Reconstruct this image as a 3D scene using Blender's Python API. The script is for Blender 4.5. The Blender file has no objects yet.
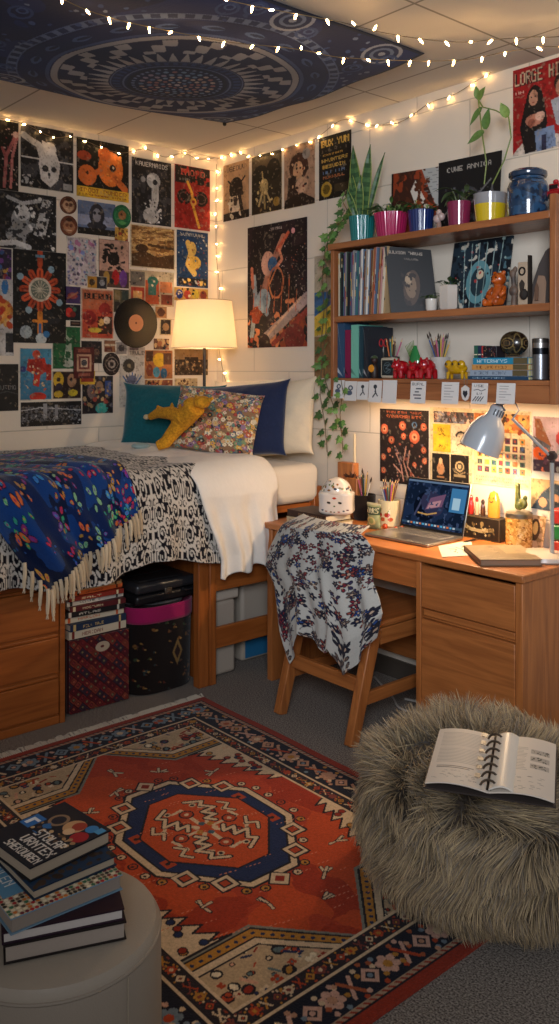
import bpy, math, random
import numpy as np
from mathutils import Vector, Matrix, Euler
random.seed(7)
PI = math.pi
SC = bpy.context.scene
COL = SC.collection

# ------------------------------------------------------------------ camera and pixel -> world helpers
F, CX, HZ, HC = 867.0, 279.5, 368.0, 1.5
_n = math.hypot(.654, .7565)
R2 = (.654 / _n, .7565 / _n); W2 = (-R2[1], R2[0])
CAM = (.0721 * 5.3 * R2[0] - 5.3 * W2[0], .0721 * 5.3 * R2[1] - 5.3 * W2[1], HC)
def hit(px, py, ax, v):
    a = px - CX
    d = (W2[0] * F + R2[0] * a, W2[1] * F + R2[1] * a, HZ - py)
    t = (v - CAM[ax]) / d[ax]
    return Vector([CAM[i] + t * d[i] for i in range(3)])
def depth(x, y): return (x - CAM[0]) * W2[0] + (y - CAM[1]) * W2[1]
def mpp(x, y): return depth(x, y) / F                     # metres per picture unit at a place
def zat(py, x, y): return HC - (py - HZ) * mpp(x, y)

# ------------------------------------------------------------------ colour
def hx(s):
    s = s.lstrip('#')
    if len(s) == 3: s = ''.join(c * 2 for c in s)
    o = []
    for i in (0, 2, 4):
        c = int(s[i:i + 2], 16) / 255
        o.append(c / 12.92 if c <= .04045 else ((c + .055) / 1.055) ** 2.4)
    return tuple(o)

# ------------------------------------------------------------------ materials
def newmat(name):
    m = bpy.data.materials.new(name); m.use_nodes = True
    return m, m.node_tree, m.node_tree.nodes['Principled BSDF']
def vmat(name, rough=.6, metal=0, spec=.4, bump=0, bscale=200, sheen=0, coat=0, var=0, trans=0):
    m, nt, b = newmat(name)
    a = nt.nodes.new('ShaderNodeAttribute'); a.attribute_name = 'Col'
    src = a.outputs['Color']
    if var:
        n = nt.nodes.new('ShaderNodeTexNoise'); n.inputs['Scale'].default_value = bscale * .5; n.inputs['Detail'].default_value = 4
        tc = nt.nodes.new('ShaderNodeTexCoord'); nt.links.new(tc.outputs['Object'], n.inputs['Vector'])
        mr = nt.nodes.new('ShaderNodeMapRange'); mr.inputs[1].default_value = .3; mr.inputs[2].default_value = .7
        mr.inputs[3].default_value = 1 - var; mr.inputs[4].default_value = 1 + var
        nt.links.new(n.outputs['Fac'], mr.inputs[0])
        mx = nt.nodes.new('ShaderNodeVectorMath'); mx.operation = 'SCALE'
        nt.links.new(src, mx.inputs[0]); nt.links.new(mr.outputs[0], mx.inputs['Scale']); src = mx.outputs[0]
    nt.links.new(src, b.inputs['Base Color'])
    b.inputs['Roughness'].default_value = rough; b.inputs['Metallic'].default_value = metal
    b.inputs['Specular IOR Level'].default_value = spec
    if coat: b.inputs['Coat Weight'].default_value = coat; b.inputs['Coat Roughness'].default_value = .08
    if sheen: b.inputs['Sheen Weight'].default_value = sheen
    if trans: b.inputs['Transmission Weight'].default_value = trans
    if bump:
        n = nt.nodes.new('ShaderNodeTexNoise'); n.inputs['Scale'].default_value = bscale
        tc = nt.nodes.new('ShaderNodeTexCoord'); nt.links.new(tc.outputs['Object'], n.inputs['Vector'])
        bp = nt.nodes.new('ShaderNodeBump'); bp.inputs['Strength'].default_value = bump; bp.inputs['Distance'].default_value = .002
        nt.links.new(n.outputs['Fac'], bp.inputs['Height']); nt.links.new(bp.outputs[0], b.inputs['Normal'])
    return m
M = {}
M['print'] = vmat('paper_print', .55, spec=.3)
M['glossy'] = vmat('glossy_print', .5, spec=.3)
M['paint'] = vmat('painted_surface', .5)
M['paper'] = vmat('page_edges', .85, spec=.1, bump=.3, bscale=400)
M['glaze'] = vmat('glazed_ceramic', .14, spec=.6, coat=.5)
M['plastic'] = vmat('plastic', .35, spec=.5)
M['metal'] = vmat('brushed_metal', .3, metal=.9)
M['cloth'] = vmat('woven_cloth', .92, spec=.1, bump=.5, bscale=500, sheen=.2)
M['soft'] = vmat('soft_cotton', .95, spec=.08, bump=.25, bscale=90, sheen=.15)
M['velvet'] = vmat('velvet', .9, spec=.1, bump=.3, bscale=160, sheen=.5, var=.12)
M['rug'] = vmat('knotted_wool', .97, spec=.05, bump=.9, bscale=260, sheen=.1, var=.16)
M['leather'] = vmat('leather', .42, spec=.4, bump=.25, bscale=300)
M['leaf'] = vmat('plant_leaf', .45, spec=.4, var=.2)
M['fur'] = vmat('long_fur', .8, spec=.15)
M['clay'] = vmat('matte_clay', .8, spec=.2, bump=.3, bscale=120)
M['fine'] = vmat('smooth_enamel', .25, spec=.5, coat=.3)

def wood(name, base, dark, ax, rough=.38, sc=1.0):
    m, nt, b = newmat(name)
    tc = nt.nodes.new('ShaderNodeTexCoord'); mp = nt.nodes.new('ShaderNodeMapping')
    s = [9 * sc, 9 * sc, 9 * sc]; s[ax] = .9 * sc; mp.inputs['Scale'].default_value = s
    nt.links.new(tc.outputs['Object'], mp.inputs['Vector'])
    n1 = nt.nodes.new('ShaderNodeTexNoise'); n1.inputs['Scale'].default_value = 1.3; n1.inputs['Detail'].default_value = 2; n1.inputs['Distortion'].default_value = .6
    nt.links.new(mp.outputs[0], n1.inputs['Vector'])
    mu = nt.nodes.new('ShaderNodeMath'); mu.operation = 'MULTIPLY'; mu.inputs[1].default_value = 9
    fr = nt.nodes.new('ShaderNodeMath'); fr.operation = 'PINGPONG'; fr.inputs[1].default_value = 1
    nt.links.new(n1.outputs['Fac'], mu.inputs[0]); nt.links.new(mu.outputs[0], fr.inputs[0])
    mp2 = nt.nodes.new('ShaderNodeMapping'); s2 = [160, 160, 160]; s2[ax] = 7; mp2.inputs['Scale'].default_value = s2
    nt.links.new(tc.outputs['Object'], mp2.inputs['Vector'])
    n2 = nt.nodes.new('ShaderNodeTexNoise'); n2.inputs['Scale'].default_value = 1; n2.inputs['Detail'].default_value = 3
    nt.links.new(mp2.outputs[0], n2.inputs['Vector'])
    ad = nt.nodes.new('ShaderNodeMath'); ad.operation = 'MULTIPLY_ADD'; ad.inputs[1].default_value = .55
    m3 = nt.nodes.new('ShaderNodeMath'); m3.operation = 'MULTIPLY'; m3.inputs[1].default_value = .75
    nt.links.new(n2.outputs['Fac'], m3.inputs[0]); nt.links.new(fr.outputs[0], ad.inputs[0]); nt.links.new(m3.outputs[0], ad.inputs[2])
    cr = nt.nodes.new('ShaderNodeValToRGB'); cr.color_ramp.elements[0].position = .1; cr.color_ramp.elements[1].position = .95
    cr.color_ramp.elements[0].color = (*hx(dark), 1); cr.color_ramp.elements[1].color = (*hx(base), 1)
    nt.links.new(ad.outputs[0], cr.inputs[0]); nt.links.new(cr.outputs[0], b.inputs['Base Color'])
    b.inputs['Roughness'].default_value = rough
    return m
for i, a in enumerate('xyz'):
    M['wood' + a] = wood('oak_wood_' + a, '#b8713a', '#8f5228', i)
    M['bed' + a] = wood('stained_bed_wood_' + a, '#a85f2a', '#85461c', i)
    M['shelf' + a] = wood('shelf_wood_' + a, '#a0653c', '#7c4829', i)

def emit(name, col, st):
    m = bpy.data.materials.new(name); m.use_nodes = True; nt = m.node_tree
    nt.nodes.remove(nt.nodes['Principled BSDF'])
    e = nt.nodes.new('ShaderNodeEmission'); e.inputs[0].default_value = (*col, 1); e.inputs[1].default_value = st
    nt.links.new(e.outputs[0], nt.nodes['Material Output'].inputs[0]); return m

# ------------------------------------------------------------------ tagging
def tag(o, label, cat=None, group=None, kind=None):
    if label: o['label'] = label
    if cat: o['category'] = cat
    if group: o['group'] = group
    if kind: o['kind'] = kind
    return o
def thing(name, label, cat, loc=(0, 0, 0), rz=0, group=None, rot=None):
    o = bpy.data.objects.new(name, None); COL.objects.link(o); o.empty_display_size = .05
    o.location = loc; o.rotation_euler = rot or (0, 0, rz)
    return tag(o, label, cat, group)

# ------------------------------------------------------------------ mesh builder
def rotm(axis_to):            # matrix turning +z to the given direction
    return Vector((0, 0, 1)).rotation_difference(Vector(axis_to).normalized()).to_matrix()
class MB:
    def __init__(s, col='#888'): s.v = []; s.f = []; s.c = []; s.col = hx(col) if isinstance(col, str) else col
    def _c(s, c): return s.col if c is None else (hx(c) if isinstance(c, str) else c)
    def add(s, vs, fs, col=None, M3=None, T=None):
        b = len(s.v)
        for p in vs:
            p = Vector(p)
            if M3 is not None: p = M3 @ p
            if T is not None: p = p + Vector(T)
            s.v.append(tuple(p))
        c = s._c(col) if not isinstance(col, list) else None
        for i, f in enumerate(fs):
            s.f.append(tuple(b + k for k in f)); s.c.append(c if c is not None else s._c(col[i]))
        return s
    def box(s, x0, y0, z0, x1, y1, z1, col=None, M3=None, T=None):
        x0, x1 = min(x0, x1), max(x0, x1); y0, y1 = min(y0, y1), max(y0, y1); z0, z1 = min(z0, z1), max(z0, z1)
        vs = [(x0, y0, z0), (x1, y0, z0), (x1, y1, z0), (x0, y1, z0), (x0, y0, z1), (x1, y0, z1), (x1, y1, z1), (x0, y1, z1)]
        return s.add(vs, [(0, 3, 2, 1), (4, 5, 6, 7), (0, 1, 5, 4), (1, 2, 6, 5), (2, 3, 7, 6), (3, 0, 4, 7)], col, M3, T)
    def bar(s, p0, p1, w, d, col=None, w1=None, d1=None, side=(0, 0, 1)):   # square bar between points, may taper
        p0, p1 = Vector(p0), Vector(p1); a = (p1 - p0).normalized(); u = a.cross(Vector(side))
        if u.length < 1e-4: u = a.cross(Vector((0, 1, 0)))
        u.normalize(); v = u.cross(a).normalized(); vs = []
        for p, ww, dd in ((p0, w, d), (p1, w1 or w, d1 or d)):
            for i, j in ((-1, -1), (1, -1), (1, 1), (-1, 1)): vs.append(p + u * ww / 2 * i + v * dd / 2 * j)
        return s.add(vs, [(0, 3, 2, 1), (4, 5, 6, 7), (0, 1, 5, 4), (1, 2, 6, 5), (2, 3, 7, 6), (3, 0, 4, 7)], col)
    def tube(s, pts, r, n=8, col=None, caps=True):
        pts = [Vector(p) for p in pts]; k = len(pts); rs = r if isinstance(r, (list, tuple)) else [r] * k
        vs = []; up = None
        for i in range(k):
            t = (pts[min(i + 1, k - 1)] - pts[max(i - 1, 0)]).normalized()
            if up is None: up = Vector((0, 0, 1)) if abs(t.z) < .9 else Vector((1, 0, 0))
            u = t.cross(up)
            if u.length < 1e-5: u = t.orthogonal()
            u.normalize(); v = u.cross(t); up = v
            for j in range(n):
                a = 2 * PI * j / n; vs.append(pts[i] + (u * math.cos(a) + v * math.sin(a)) * rs[i])
        fs = [(i * n + j, i * n + (j + 1) % n, (i + 1) * n + (j + 1) % n, (i + 1) * n + j) for i in range(k - 1) for j in range(n)]
        if caps: fs += [tuple(range(n))[::-1], tuple((k - 1) * n + j for j in range(n))]
        return s.add(vs, fs, col)
    def lathe(s, prof, c=(0, 0, 0), n=32, col=None, flute=None, M3=None, closed=False):
        vs = []; k = len(prof); fs = []; cols = []
        for (r, z) in [(p[0], p[1]) for p in prof]:
            for j in range(n):
                a = 2 * PI * j / n; rr = r
                if flute: rr = r * (1 + flute[1] * math.cos(flute[0] * a))
                vs.append((rr * math.cos(a), rr * math.sin(a), z))
        for i in range(k - 1):
            pc = prof[i][2] if len(prof[i]) > 2 else col
            for j in range(n):
                fs.append((i * n + j, i * n + (j + 1) % n, (i + 1) * n + (j + 1) % n, (i + 1) * n + j)); cols.append(pc)
        if prof[0][0] > 1e-6: fs.append(tuple(range(n))[::-1]); cols.append(prof[0][2] if len(prof[0]) > 2 else col)
        if prof[-1][0] > 1e-6 and not closed: fs.append(tuple((k - 1) * n + j for j in range(n))); cols.append(prof[-2][2] if len(prof[-2]) > 2 else col)
        return s.add(vs, fs, cols, M3, c)
    def ell(s, c, r, col=None, M3=None, n=16, m=10):
        if not isinstance(r, (tuple, list)): r = (r, r, r)
        vs = [(0, 0, -r[2])]
        for i in range(1, m):
            t = PI * i / m
            for j in range(n):
                a = 2 * PI * j / n; vs.append((r[0] * math.sin(t) * math.cos(a), r[1] * math.sin(t) * math.sin(a), -r[2] * math.cos(t)))
        vs.append((0, 0, r[2])); fs = []
        for j in range(n): fs.append((0, 1 + (j + 1) % n, 1 + j))
        for i in range(m - 2):
            for j in range(n): fs.append((1 + i * n + j, 1 + i * n + (j + 1) % n, 1 + (i + 1) * n + (j + 1) % n, 1 + (i + 1) * n + j))
        for j in range(n): fs.append((len(vs) - 1, 1 + (m - 2) * n + j, 1 + (m - 2) * n + (j + 1) % n))
        return s.add(vs, fs, col, M3, c)
    def prism(s, poly, z0, z1, col=None, M3=None, T=None):
        n = len(poly); vs = [(x, y, z0) for x, y in poly] + [(x, y, z1) for x, y in poly]
        fs = [tuple(range(n))[::-1], tuple(range(n, 2 * n))] + [(i, (i + 1) % n, n + (i + 1) % n, n + i) for i in range(n)]
        return s.add(vs, fs, col, M3, T)
    def blade(s, p, d, nrm, L, w, col=None, bend=0, segs=5, shape='leaf', col2=None):
        p, d, nrm = Vector(p), Vector(d).normalized(), Vector(nrm); sd = d.cross(nrm)
        if sd.length < 1e-4: sd = d.orthogonal()
        sd.normalize(); nn = sd.cross(d).normalized(); vs = []; q = p.copy(); dd = d.copy()
        for i in range(segs + 1):
            t = i / segs
            if shape == 'leaf': ww = w * math.sin(PI * min(1, .06 + .94 * t) ** .75)
            elif shape == 'blade': ww = w * (.55 + .45 * math.sin(PI * min(1, t * 1.3))) * (1 - t ** 4)
            else: ww = w * (1 - t)
            ww = max(ww, .0004)
            vs += [q + sd * ww / 2 + nn * ww * .12, q - nn * ww * .06, q - sd * ww / 2 + nn * ww * .12]
            dd = (dd - nn * bend / segs).normalized() if False else (dd + Vector((0, 0, -1)) * bend / segs).normalized()
            q = q + dd * L / segs
        fs = []; cc = []
        for i in range(segs):
            a = i * 3
            fs += [(a, a + 1, a + 4, a + 3), (a + 1, a + 2, a + 5, a + 4)]; cc += [col, col2 or col]
        return s.add(vs, fs, cc)
    def disc(s, c, r, nrm, col=None, n=16, th=.001):
        return s.lathe([(r, 0), (r, th)], c, n, col, M3=rotm(nrm))
    def build(s, name, mat, parent=None, bevel=0, seg=2, smooth=True, origin=False, ang=40, sub=0):
        me = bpy.data.meshes.new(name)
        vs = s.v; loc = Vector((0, 0, 0))
        if origin:
            a = np.array(vs); lo, hi = a.min(0), a.max(0); loc = Vector(((lo[0] + hi[0]) / 2, (lo[1] + hi[1]) / 2, lo[2]))
            vs = [tuple(Vector(p) - loc) for p in vs]
        me.from_pydata(vs, [], s.f); me.validate(clean_customdata=False)
        at = me.color_attributes.new('Col', 'FLOAT_COLOR', 'CORNER')
        if len(me.polygons) == len(s.c):
            lens = np.array([len(f) for f in s.f]); cc = np.ones((len(s.c), 4), dtype=np.float32); cc[:, :3] = np.array(s.c)
            at.data.foreach_set('color', np.repeat(cc, lens, axis=0).ravel())
        if smooth:
            me.shade_smooth(); me.set_sharp_from_angle(angle=math.radians(ang))
        me.materials.append(M[mat] if isinstance(mat, str) else mat)
        o = bpy.data.objects.new(name, me); COL.objects.link(o); o.location = loc
        if parent: o.parent = parent
        if bevel:
            b = o.modifiers.new('Bevel', 'BEVEL'); b.width = bevel; b.segments = seg; b.limit_method = 'ANGLE'; b.angle_limit = math.radians(50); b.harden_normals = False
        if sub: m = o.modifiers.new('Sub', 'SUBSURF'); m.levels = sub; m.render_levels = sub
        return o
def structure(o): o['kind'] = 'structure'; return o

# ------------------------------------------------------------------ canvas: patterns computed as colour grids on the meshes
FONT = dict(zip('ABCDEFGHIJKLMNOPQRSTUVWXYZ0123456789-.', [
 '0E11111F111111','1E11111E11111E','0E11101010110E','1E11111111111E','1F10101E10101F','1F10101E101010','0E11101711110F','1111111F111111','0E04040404040E','0702020202120C',
 '11121418141211','1010101010101F','111B1515111111','11191513111111','0E11111111110E','1E11111E101010','0E11111115120D','1E11111E141211','0F10100E01011E','1F040404040404',
 '1111111111110E','11111111110A04','11111115151B11','11110A040A1111','11110A04040404','1F01020408101F','0E11131519110E','040C040404040E','0E11010204081F','1F02040201110E',
 '02060A121F0202','1F101E0101110E','0608101E11110E','1F010204080808','0E11110E11110E','0E11110F01020C','0000001F000000','00000000000C0C']))
class Cv:
    def __init__(s, w, h, bg='#fff'):
        s.w, s.h = int(w), int(h); s.a = np.empty((s.h, s.w, 3), dtype=np.float32); s.a[:] = hx(bg)
        s.rnd = random.Random(s.w * 31 + s.h)
        s.U, s.V = np.meshgrid((np.arange(s.w) + .5) / s.w, (np.arange(s.h) + .5) / s.h)
        s.asp = s.w / s.h
    def put(s, m, c, al=1):
        c = np.array(hx(c) if isinstance(c, str) else c, dtype=np.float32); s.a[m] = s.a[m] * (1 - al) + c * al; return s
    def rect(s, x0, y0, x1, y1, c, al=1): return s.put((s.U >= x0) & (s.U < x1) & (s.V >= y0) & (s.V < y1), c, al)
    def ell(s, x, y, rx, c, ry=None, ang=0, ring=None, al=1):
        ry = rx * s.asp if ry is None else ry
        if ang:                                     # angle measured on the real (square) surface
            dx, dy = (s.U - x) * s.asp, (s.V - y); ca, sa = math.cos(ang), math.sin(ang)
            X, Y = dx * ca + dy * sa, -dx * sa + dy * ca; q = (X / (rx * s.asp)) ** 2 + (Y / ry) ** 2
        else: q = ((s.U - x) / rx) ** 2 + ((s.V - y) / ry) ** 2
        m = q < 1
        if ring: m &= q > ring ** 2
        return s.put(m, c, al)
    def poly(s, pts, c, al=1):
        m = np.zeros((s.h, s.w), bool); n = len(pts)
        for i in range(n):
            x0, y0 = pts[i]; x1, y1 = pts[(i + 1) % n]
            if y0 == y1: continue
            cond = ((y0 > s.V) != (y1 > s.V)) & (s.U < (x1 - x0) * (s.V - y0) / (y1 - y0) + x0); m ^= cond
        return s.put(m, c, al)
    def line(s, pts, wd, c, close=False, dash=None):
        pts = list(pts) + ([pts[0]] if close else []); m = np.zeros((s.h, s.w), bool); acc = 0
        for (x0, y0), (x1, y1) in zip(pts, pts[1:]):
            X0, Y0, X1, Y1 = x0 * s.asp, y0, x1 * s.asp, y1; dx, dy = X1 - X0, Y1 - Y0; L2 = dx * dx + dy * dy + 1e-12
            j0 = max(0, int((min(x0, x1) - wd) * s.w) - 1); j1 = min(s.w, int((max(x0, x1) + wd) * s.w) + 2)
            i0 = max(0, int((min(y0, y1) - wd * s.asp) * s.h) - 1); i1 = min(s.h, int((max(y0, y1) + wd * s.asp) * s.h) + 2)
            if j1 <= j0 or i1 <= i0: continue
            U = s.U[i0:i1, j0:j1] * s.asp; V = s.V[i0:i1, j0:j1]
            t = np.clip(((U - X0) * dx + (V - Y0) * dy) / L2, 0, 1)
            d = (U - X0 - t * dx) ** 2 + (V - Y0 - t * dy) ** 2
            q = d < (wd * s.asp / 2) ** 2
            if dash: q &= (((t * math.sqrt(L2) + acc) / dash) % 1) < .55
            m[i0:i1, j0:j1] |= q; acc += math.sqrt(L2)
        return s.put(m, c)
    def text(s, t, x, y, wd, hgt, c, ang=0, bold=0):
        n = len(t); cols = n * 6 - 1
        dx, dy = (s.U - x) * s.asp, (s.V - y); ca, sa = math.cos(ang), math.sin(ang)
        X = (dx * ca + dy * sa) / s.asp / wd * cols; Y = (-dx * sa + dy * ca) / hgt * 7
        ok = (X >= 0) & (X < cols) & (Y >= 0) & (Y < 7); bm = np.zeros((7, cols + 1), bool)
        for i, ch in enumerate(t.upper()):
            g = FONT.get(ch)
            if not g: continue
            for r in range(7):
                v = int(g[r * 2:r * 2 + 2], 16)
                for k in range(5):
                    if v >> (4 - k) & 1: bm[r, i * 6 + k] = True
        m = np.zeros((s.h, s.w), bool); m[ok] = bm[Y[ok].astype(int), X[ok].astype(int)]
        if bold:
            mm = np.zeros_like(m); mm[:, 1:] = m[:, :-1]; m |= mm
        return s.put(m, c)
    def noise(s, cols, sc=8, seed=0, thr=.5, al=1, box=None, soft=0, stretch=1):
        f = vnoise(s.U * sc * s.asp, s.V * sc * stretch, seed); m = f > thr
        if box: m &= (s.U > box[0]) & (s.V > box[1]) & (s.U < box[2]) & (s.V < box[3])
        return s.put(m, cols, al)
    def splat(s, n, cols, box=(0, 0, 1, 1), size=(.02, .06), seed=1, asp=1.6):
        r = random.Random(seed)
        for _ in range(n):
            k = r.uniform(*size); s.ell(r.uniform(box[0], box[2]), r.uniform(box[1], box[3]), k, r.choice(cols), ry=k * s.asp / r.uniform(1, asp), ang=r.uniform(0.01, PI))
        return s
    def grain(s, amt=.1, seed=0):
        rs = np.random.RandomState(seed); s.a *= (1 + (rs.rand(s.h, s.w, 1).astype(np.float32) - .5) * 2 * amt); return s
    def border(s, c, w): return s.rect(0, 0, 1, w * s.asp, c).rect(0, 1 - w * s.asp, 1, 1, c).rect(0, 0, w, 1, c).rect(1 - w, 0, 1, 1, c)
def vnoise(X, Y, seed=0, octs=3):
    out = np.zeros(X.shape); amp = 1; tot = 0
    for o in range(octs):
        rs = np.random.RandomState(seed + o * 17); T = rs.rand(64, 64)
        xi, yi = np.floor(X).astype(int), np.floor(Y).astype(int); fx, fy = X - xi, Y - yi
        fx = fx * fx * (3 - 2 * fx); fy = fy * fy * (3 - 2 * fy)
        g = lambda a, b: T[a % 64, b % 64]
        out += amp * ((g(xi, yi) * (1 - fx) + g(xi + 1, yi) * fx) * (1 - fy) + (g(xi, yi + 1) * (1 - fx) + g(xi + 1, yi + 1) * fx) * fy)
        tot += amp; amp *= .5; X = X * 2.03; Y = Y * 2.03
    return out / tot
def vn(x, y, seed=0):
    return float(vnoise(np.array([[x]]), np.array([[y]]), seed)[0, 0])

def surf(name, cv, fn, mat, parent=None, wrap=False, solid=0, back=0, capz=False, origin=True, W=None, H=None, flip=False, offset=-1):
    """grid surface; fn(U,V) -> X,Y,Z arrays; colours from the canvas cells"""
    W = W or cv.w; H = H or cv.h
    U, V = np.meshgrid(np.linspace(0, 1, W + (1 if wrap else 0))[:W] if wrap else np.linspace(0, 1, W), np.linspace(0, 1, H))
    X, Y, Z = fn(U, V); P = np.stack([X, Y, Z], -1).reshape(-1, 3).astype(np.float64)
    iu = np.clip((U * cv.w).astype(int), 0, cv.w - 1); iv = np.clip((V * cv.h).astype(int), 0, cv.h - 1)
    C = cv.a[iv, iu].reshape(-1, 3)
    idx = np.arange(W * H).reshape(H, W)
    if wrap: r = np.concatenate([idx, idx[:, :1]], 1)
    else: r = idx
    q = np.stack([r[:-1, :-1], r[1:, :-1], r[1:, 1:], r[:-1, 1:]], -1).reshape(-1, 4)
    if flip: q = q[:, ::-1]
    faces = [tuple(x) for x in q.tolist()]
    if back:
        per = list(idx[0, :]) + list(idx[1:, -1]) + list(idx[-1, :-1][::-1]) + list(idx[1:-1, 0][::-1]); per = [int(i) for i in per]
        e1 = P[idx[0, -1]] - P[idx[0, 0]]; e2 = P[idx[-1, 0]] - P[idx[0, 0]]; nn = np.cross(e2, e1); nn /= np.linalg.norm(nn)
        if flip: nn = -nn
        b0 = len(P); P = np.concatenate([P, P[per] - nn * back]); C = np.concatenate([C, C[per]]); k = len(per)
        fl = [(per[i], per[(i + 1) % k], b0 + (i + 1) % k, b0 + i) for i in range(k)] + [tuple(b0 + i for i in range(k))]
        faces += [f[::-1] for f in fl] if flip else fl
    loc = Vector((0, 0, 0))
    if origin:
        lo, hi = P.min(0), P.max(0); loc = Vector(((lo[0] + hi[0]) / 2, (lo[1] + hi[1]) / 2, lo[2])); P = P - np.array(loc)
    me = bpy.data.meshes.new(name); me.from_pydata(P.tolist(), [], faces)
    at = me.color_attributes.new('Col', 'FLOAT_COLOR', 'POINT'); cc = np.ones((len(P), 4), dtype=np.float32); cc[:, :3] = C
    at.data.foreach_set('color', cc.ravel())
    me.shade_smooth(); me.set_sharp_from_angle(angle=math.radians(50)); me.materials.append(M[mat] if isinstance(mat, str) else mat)
    o = bpy.data.objects.new(name, me); COL.objects.link(o); o.location = loc
    if parent: o.parent = parent
    if solid: m = o.modifiers.new('Solid', 'SOLIDIFY'); m.thickness = solid; m.offset = offset
    return o
def quad(tl, tr, bl, br):
    tl, tr, bl, br = [np.array(p, float) for p in (tl, tr, bl, br)]
    def fn(U, V):
        P = (tl * (1 - U[..., None]) + tr * U[..., None]) * (1 - V[..., None]) + (bl * (1 - U[..., None]) + br * U[..., None]) * V[..., None]
        return P[..., 0], P[..., 1], P[..., 2]
    return fn
# ================================================================== ROOM
CEIL = 2.784
def wallmat(name, ax, base='#d9cdbb', bw=.61, rh=.305, off=0):
    m, nt, b = newmat(name)
    tc = nt.nodes.new('ShaderNodeTexCoord'); sp = nt.nodes.new('ShaderNodeSeparateXYZ'); cb = nt.nodes.new('ShaderNodeCombineXYZ')
    nt.links.new(tc.outputs['Object'], sp.inputs[0]); nt.links.new(sp.outputs[ax], cb.inputs[0]); nt.links.new(sp.outputs[2], cb.inputs[1])
    br = nt.nodes.new('ShaderNodeTexBrick'); br.inputs['Scale'].default_value = 1; br.inputs['Brick Width'].default_value = bw; br.inputs['Row Height'].default_value = rh
    br.inputs['Mortar Size'].default_value = .004; br.inputs['Mortar Smooth'].default_value = .6
    br.inputs['Color1'].default_value = br.inputs['Color2'].default_value = (*hx(base), 1)
    br.inputs['Mortar'].default_value = (*[c * .72 for c in hx(base)], 1)
    mp = nt.nodes.new('ShaderNodeMapping'); mp.inputs['Location'].default_value = (off, .045, 0)
    nt.links.new(cb.outputs[0], mp.inputs[0]); nt.links.new(mp.outputs[0], br.inputs['Vector'])
    nt.links.new(br.outputs['Color'], b.inputs['Base Color'])
    n = nt.nodes.new('ShaderNodeTexNoise'); n.inputs['Scale'].default_value = 60; nt.links.new(tc.outputs['Object'], n.inputs['Vector'])
    mu = nt.nodes.new('ShaderNodeMath'); mu.operation = 'MULTIPLY_ADD'; mu.inputs[1].default_value = -2.0
    nt.links.new(br.outputs['Fac'], mu.inputs[0]); m2 = nt.nodes.new('ShaderNodeMath'); m2.operation = 'MULTIPLY'; m2.inputs[1].default_value = .35
    nt.links.new(n.outputs['Fac'], m2.inputs[0]); nt.links.new(m2.outputs[0], mu.inputs[2])
    bp = nt.nodes.new('ShaderNodeBump'); bp.inputs['Strength'].default_value = .35; bp.inputs['Distance'].default_value = .004
    nt.links.new(mu.outputs[0], bp.inputs['Height']); nt.links.new(bp.outputs[0], b.inputs['Normal']); b.inputs['Roughness'].default_value = .55
    return m
def simple(name, x0, y0, z0, x1, y1, z1, m):
    return structure(MB().box(x0, y0, z0, x1, y1, z1).build(name, m))
def carpet():
    m, nt, b = newmat('grey_loop_carpet')
    tc = nt.nodes.new('ShaderNodeTexCoord'); n = nt.nodes.new('ShaderNodeTexNoise'); n.inputs['Scale'].default_value = 190; n.inputs['Detail'].default_value = 3
    nt.links.new(tc.outputs['Object'], n.inputs['Vector']); cr = nt.nodes.new('ShaderNodeValToRGB')
    e = cr.color_ramp.elements; e[0].position = .36; e[0].color = (*hx('#544d48'), 1); e[1].position = .64; e[1].color = (*hx('#a59c92'), 1)
    nt.links.new(n.outputs['Fac'], cr.inputs[0]); nt.links.new(cr.outputs[0], b.inputs['Base Color'])
    bp = nt.nodes.new('ShaderNodeBump'); bp.inputs['Strength'].default_value = .6; bp.inputs['Distance'].default_value = .004
    nt.links.new(n.outputs['Fac'], bp.inputs['Height']); nt.links.new(bp.outputs[0], b.inputs['Normal']); b.inputs['Roughness'].default_value = .95
    b.inputs['Specular IOR Level'].default_value = .1
    return m
def ceilmat():
    m, nt, b = newmat('ceiling_tiles')
    tc = nt.nodes.new('ShaderNodeTexCoord'); br = nt.nodes.new('ShaderNodeTexBrick'); br.offset = 0; br.inputs['Scale'].default_value = 1
    br.inputs['Brick Width'].default_value = .79; br.inputs['Row Height'].default_value = .58; br.inputs['Mortar Size'].default_value = .006; br.inputs['Mortar Smooth'].default_value = .3
    mp = nt.nodes.new('ShaderNodeMapping'); mp.inputs['Location'].default_value = (-.68, .24, 0); nt.links.new(tc.outputs['Object'], mp.inputs[0]); nt.links.new(mp.outputs[0], br.inputs['Vector'])
    n = nt.nodes.new('ShaderNodeTexNoise'); n.inputs['Scale'].default_value = 220; nt.links.new(tc.outputs['Object'], n.inputs['Vector'])
    br.inputs['Color1'].default_value = br.inputs['Color2'].default_value = (*hx('#cfc8bf'), 1); br.inputs['Mortar'].default_value = (*hx('#8d867c'), 1)
    nt.links.new(br.outputs['Color'], b.inputs['Base Color']); bp = nt.nodes.new('ShaderNodeBump'); bp.inputs['Strength'].default_value = .3; bp.inputs['Distance'].default_value = .002
    nt.links.new(n.outputs['Fac'], bp.inputs['Height']); nt.links.new(bp.outputs[0], b.inputs['Normal']); b.inputs['Roughness'].default_value = .9
    return m
simple('floor', 0, -5.2, -.06, 5.2, 0, 0, carpet())
simple('ceiling', 0, -5.2, CEIL, 5.2, 0, CEIL + .06, ceilmat())
simple('wall_left', -.1, -5.2, 0, 0, .1, CEIL + .06, wallmat('painted_block_left', 1, off=.2))
simple('wall_back', 0, 0, 0, 5.2, .1, CEIL + .06, wallmat('painted_block_back', 0, off=.25))
structure(MB('#4c443c').box(.001, -.012, 0, 5.2, 0, .09).build('baseboard_back', 'paint'))
structure(MB('#4c443c').box(0, -5.2, 0, .012, -.013, .09).build('baseboard_left', 'paint'))

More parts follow.
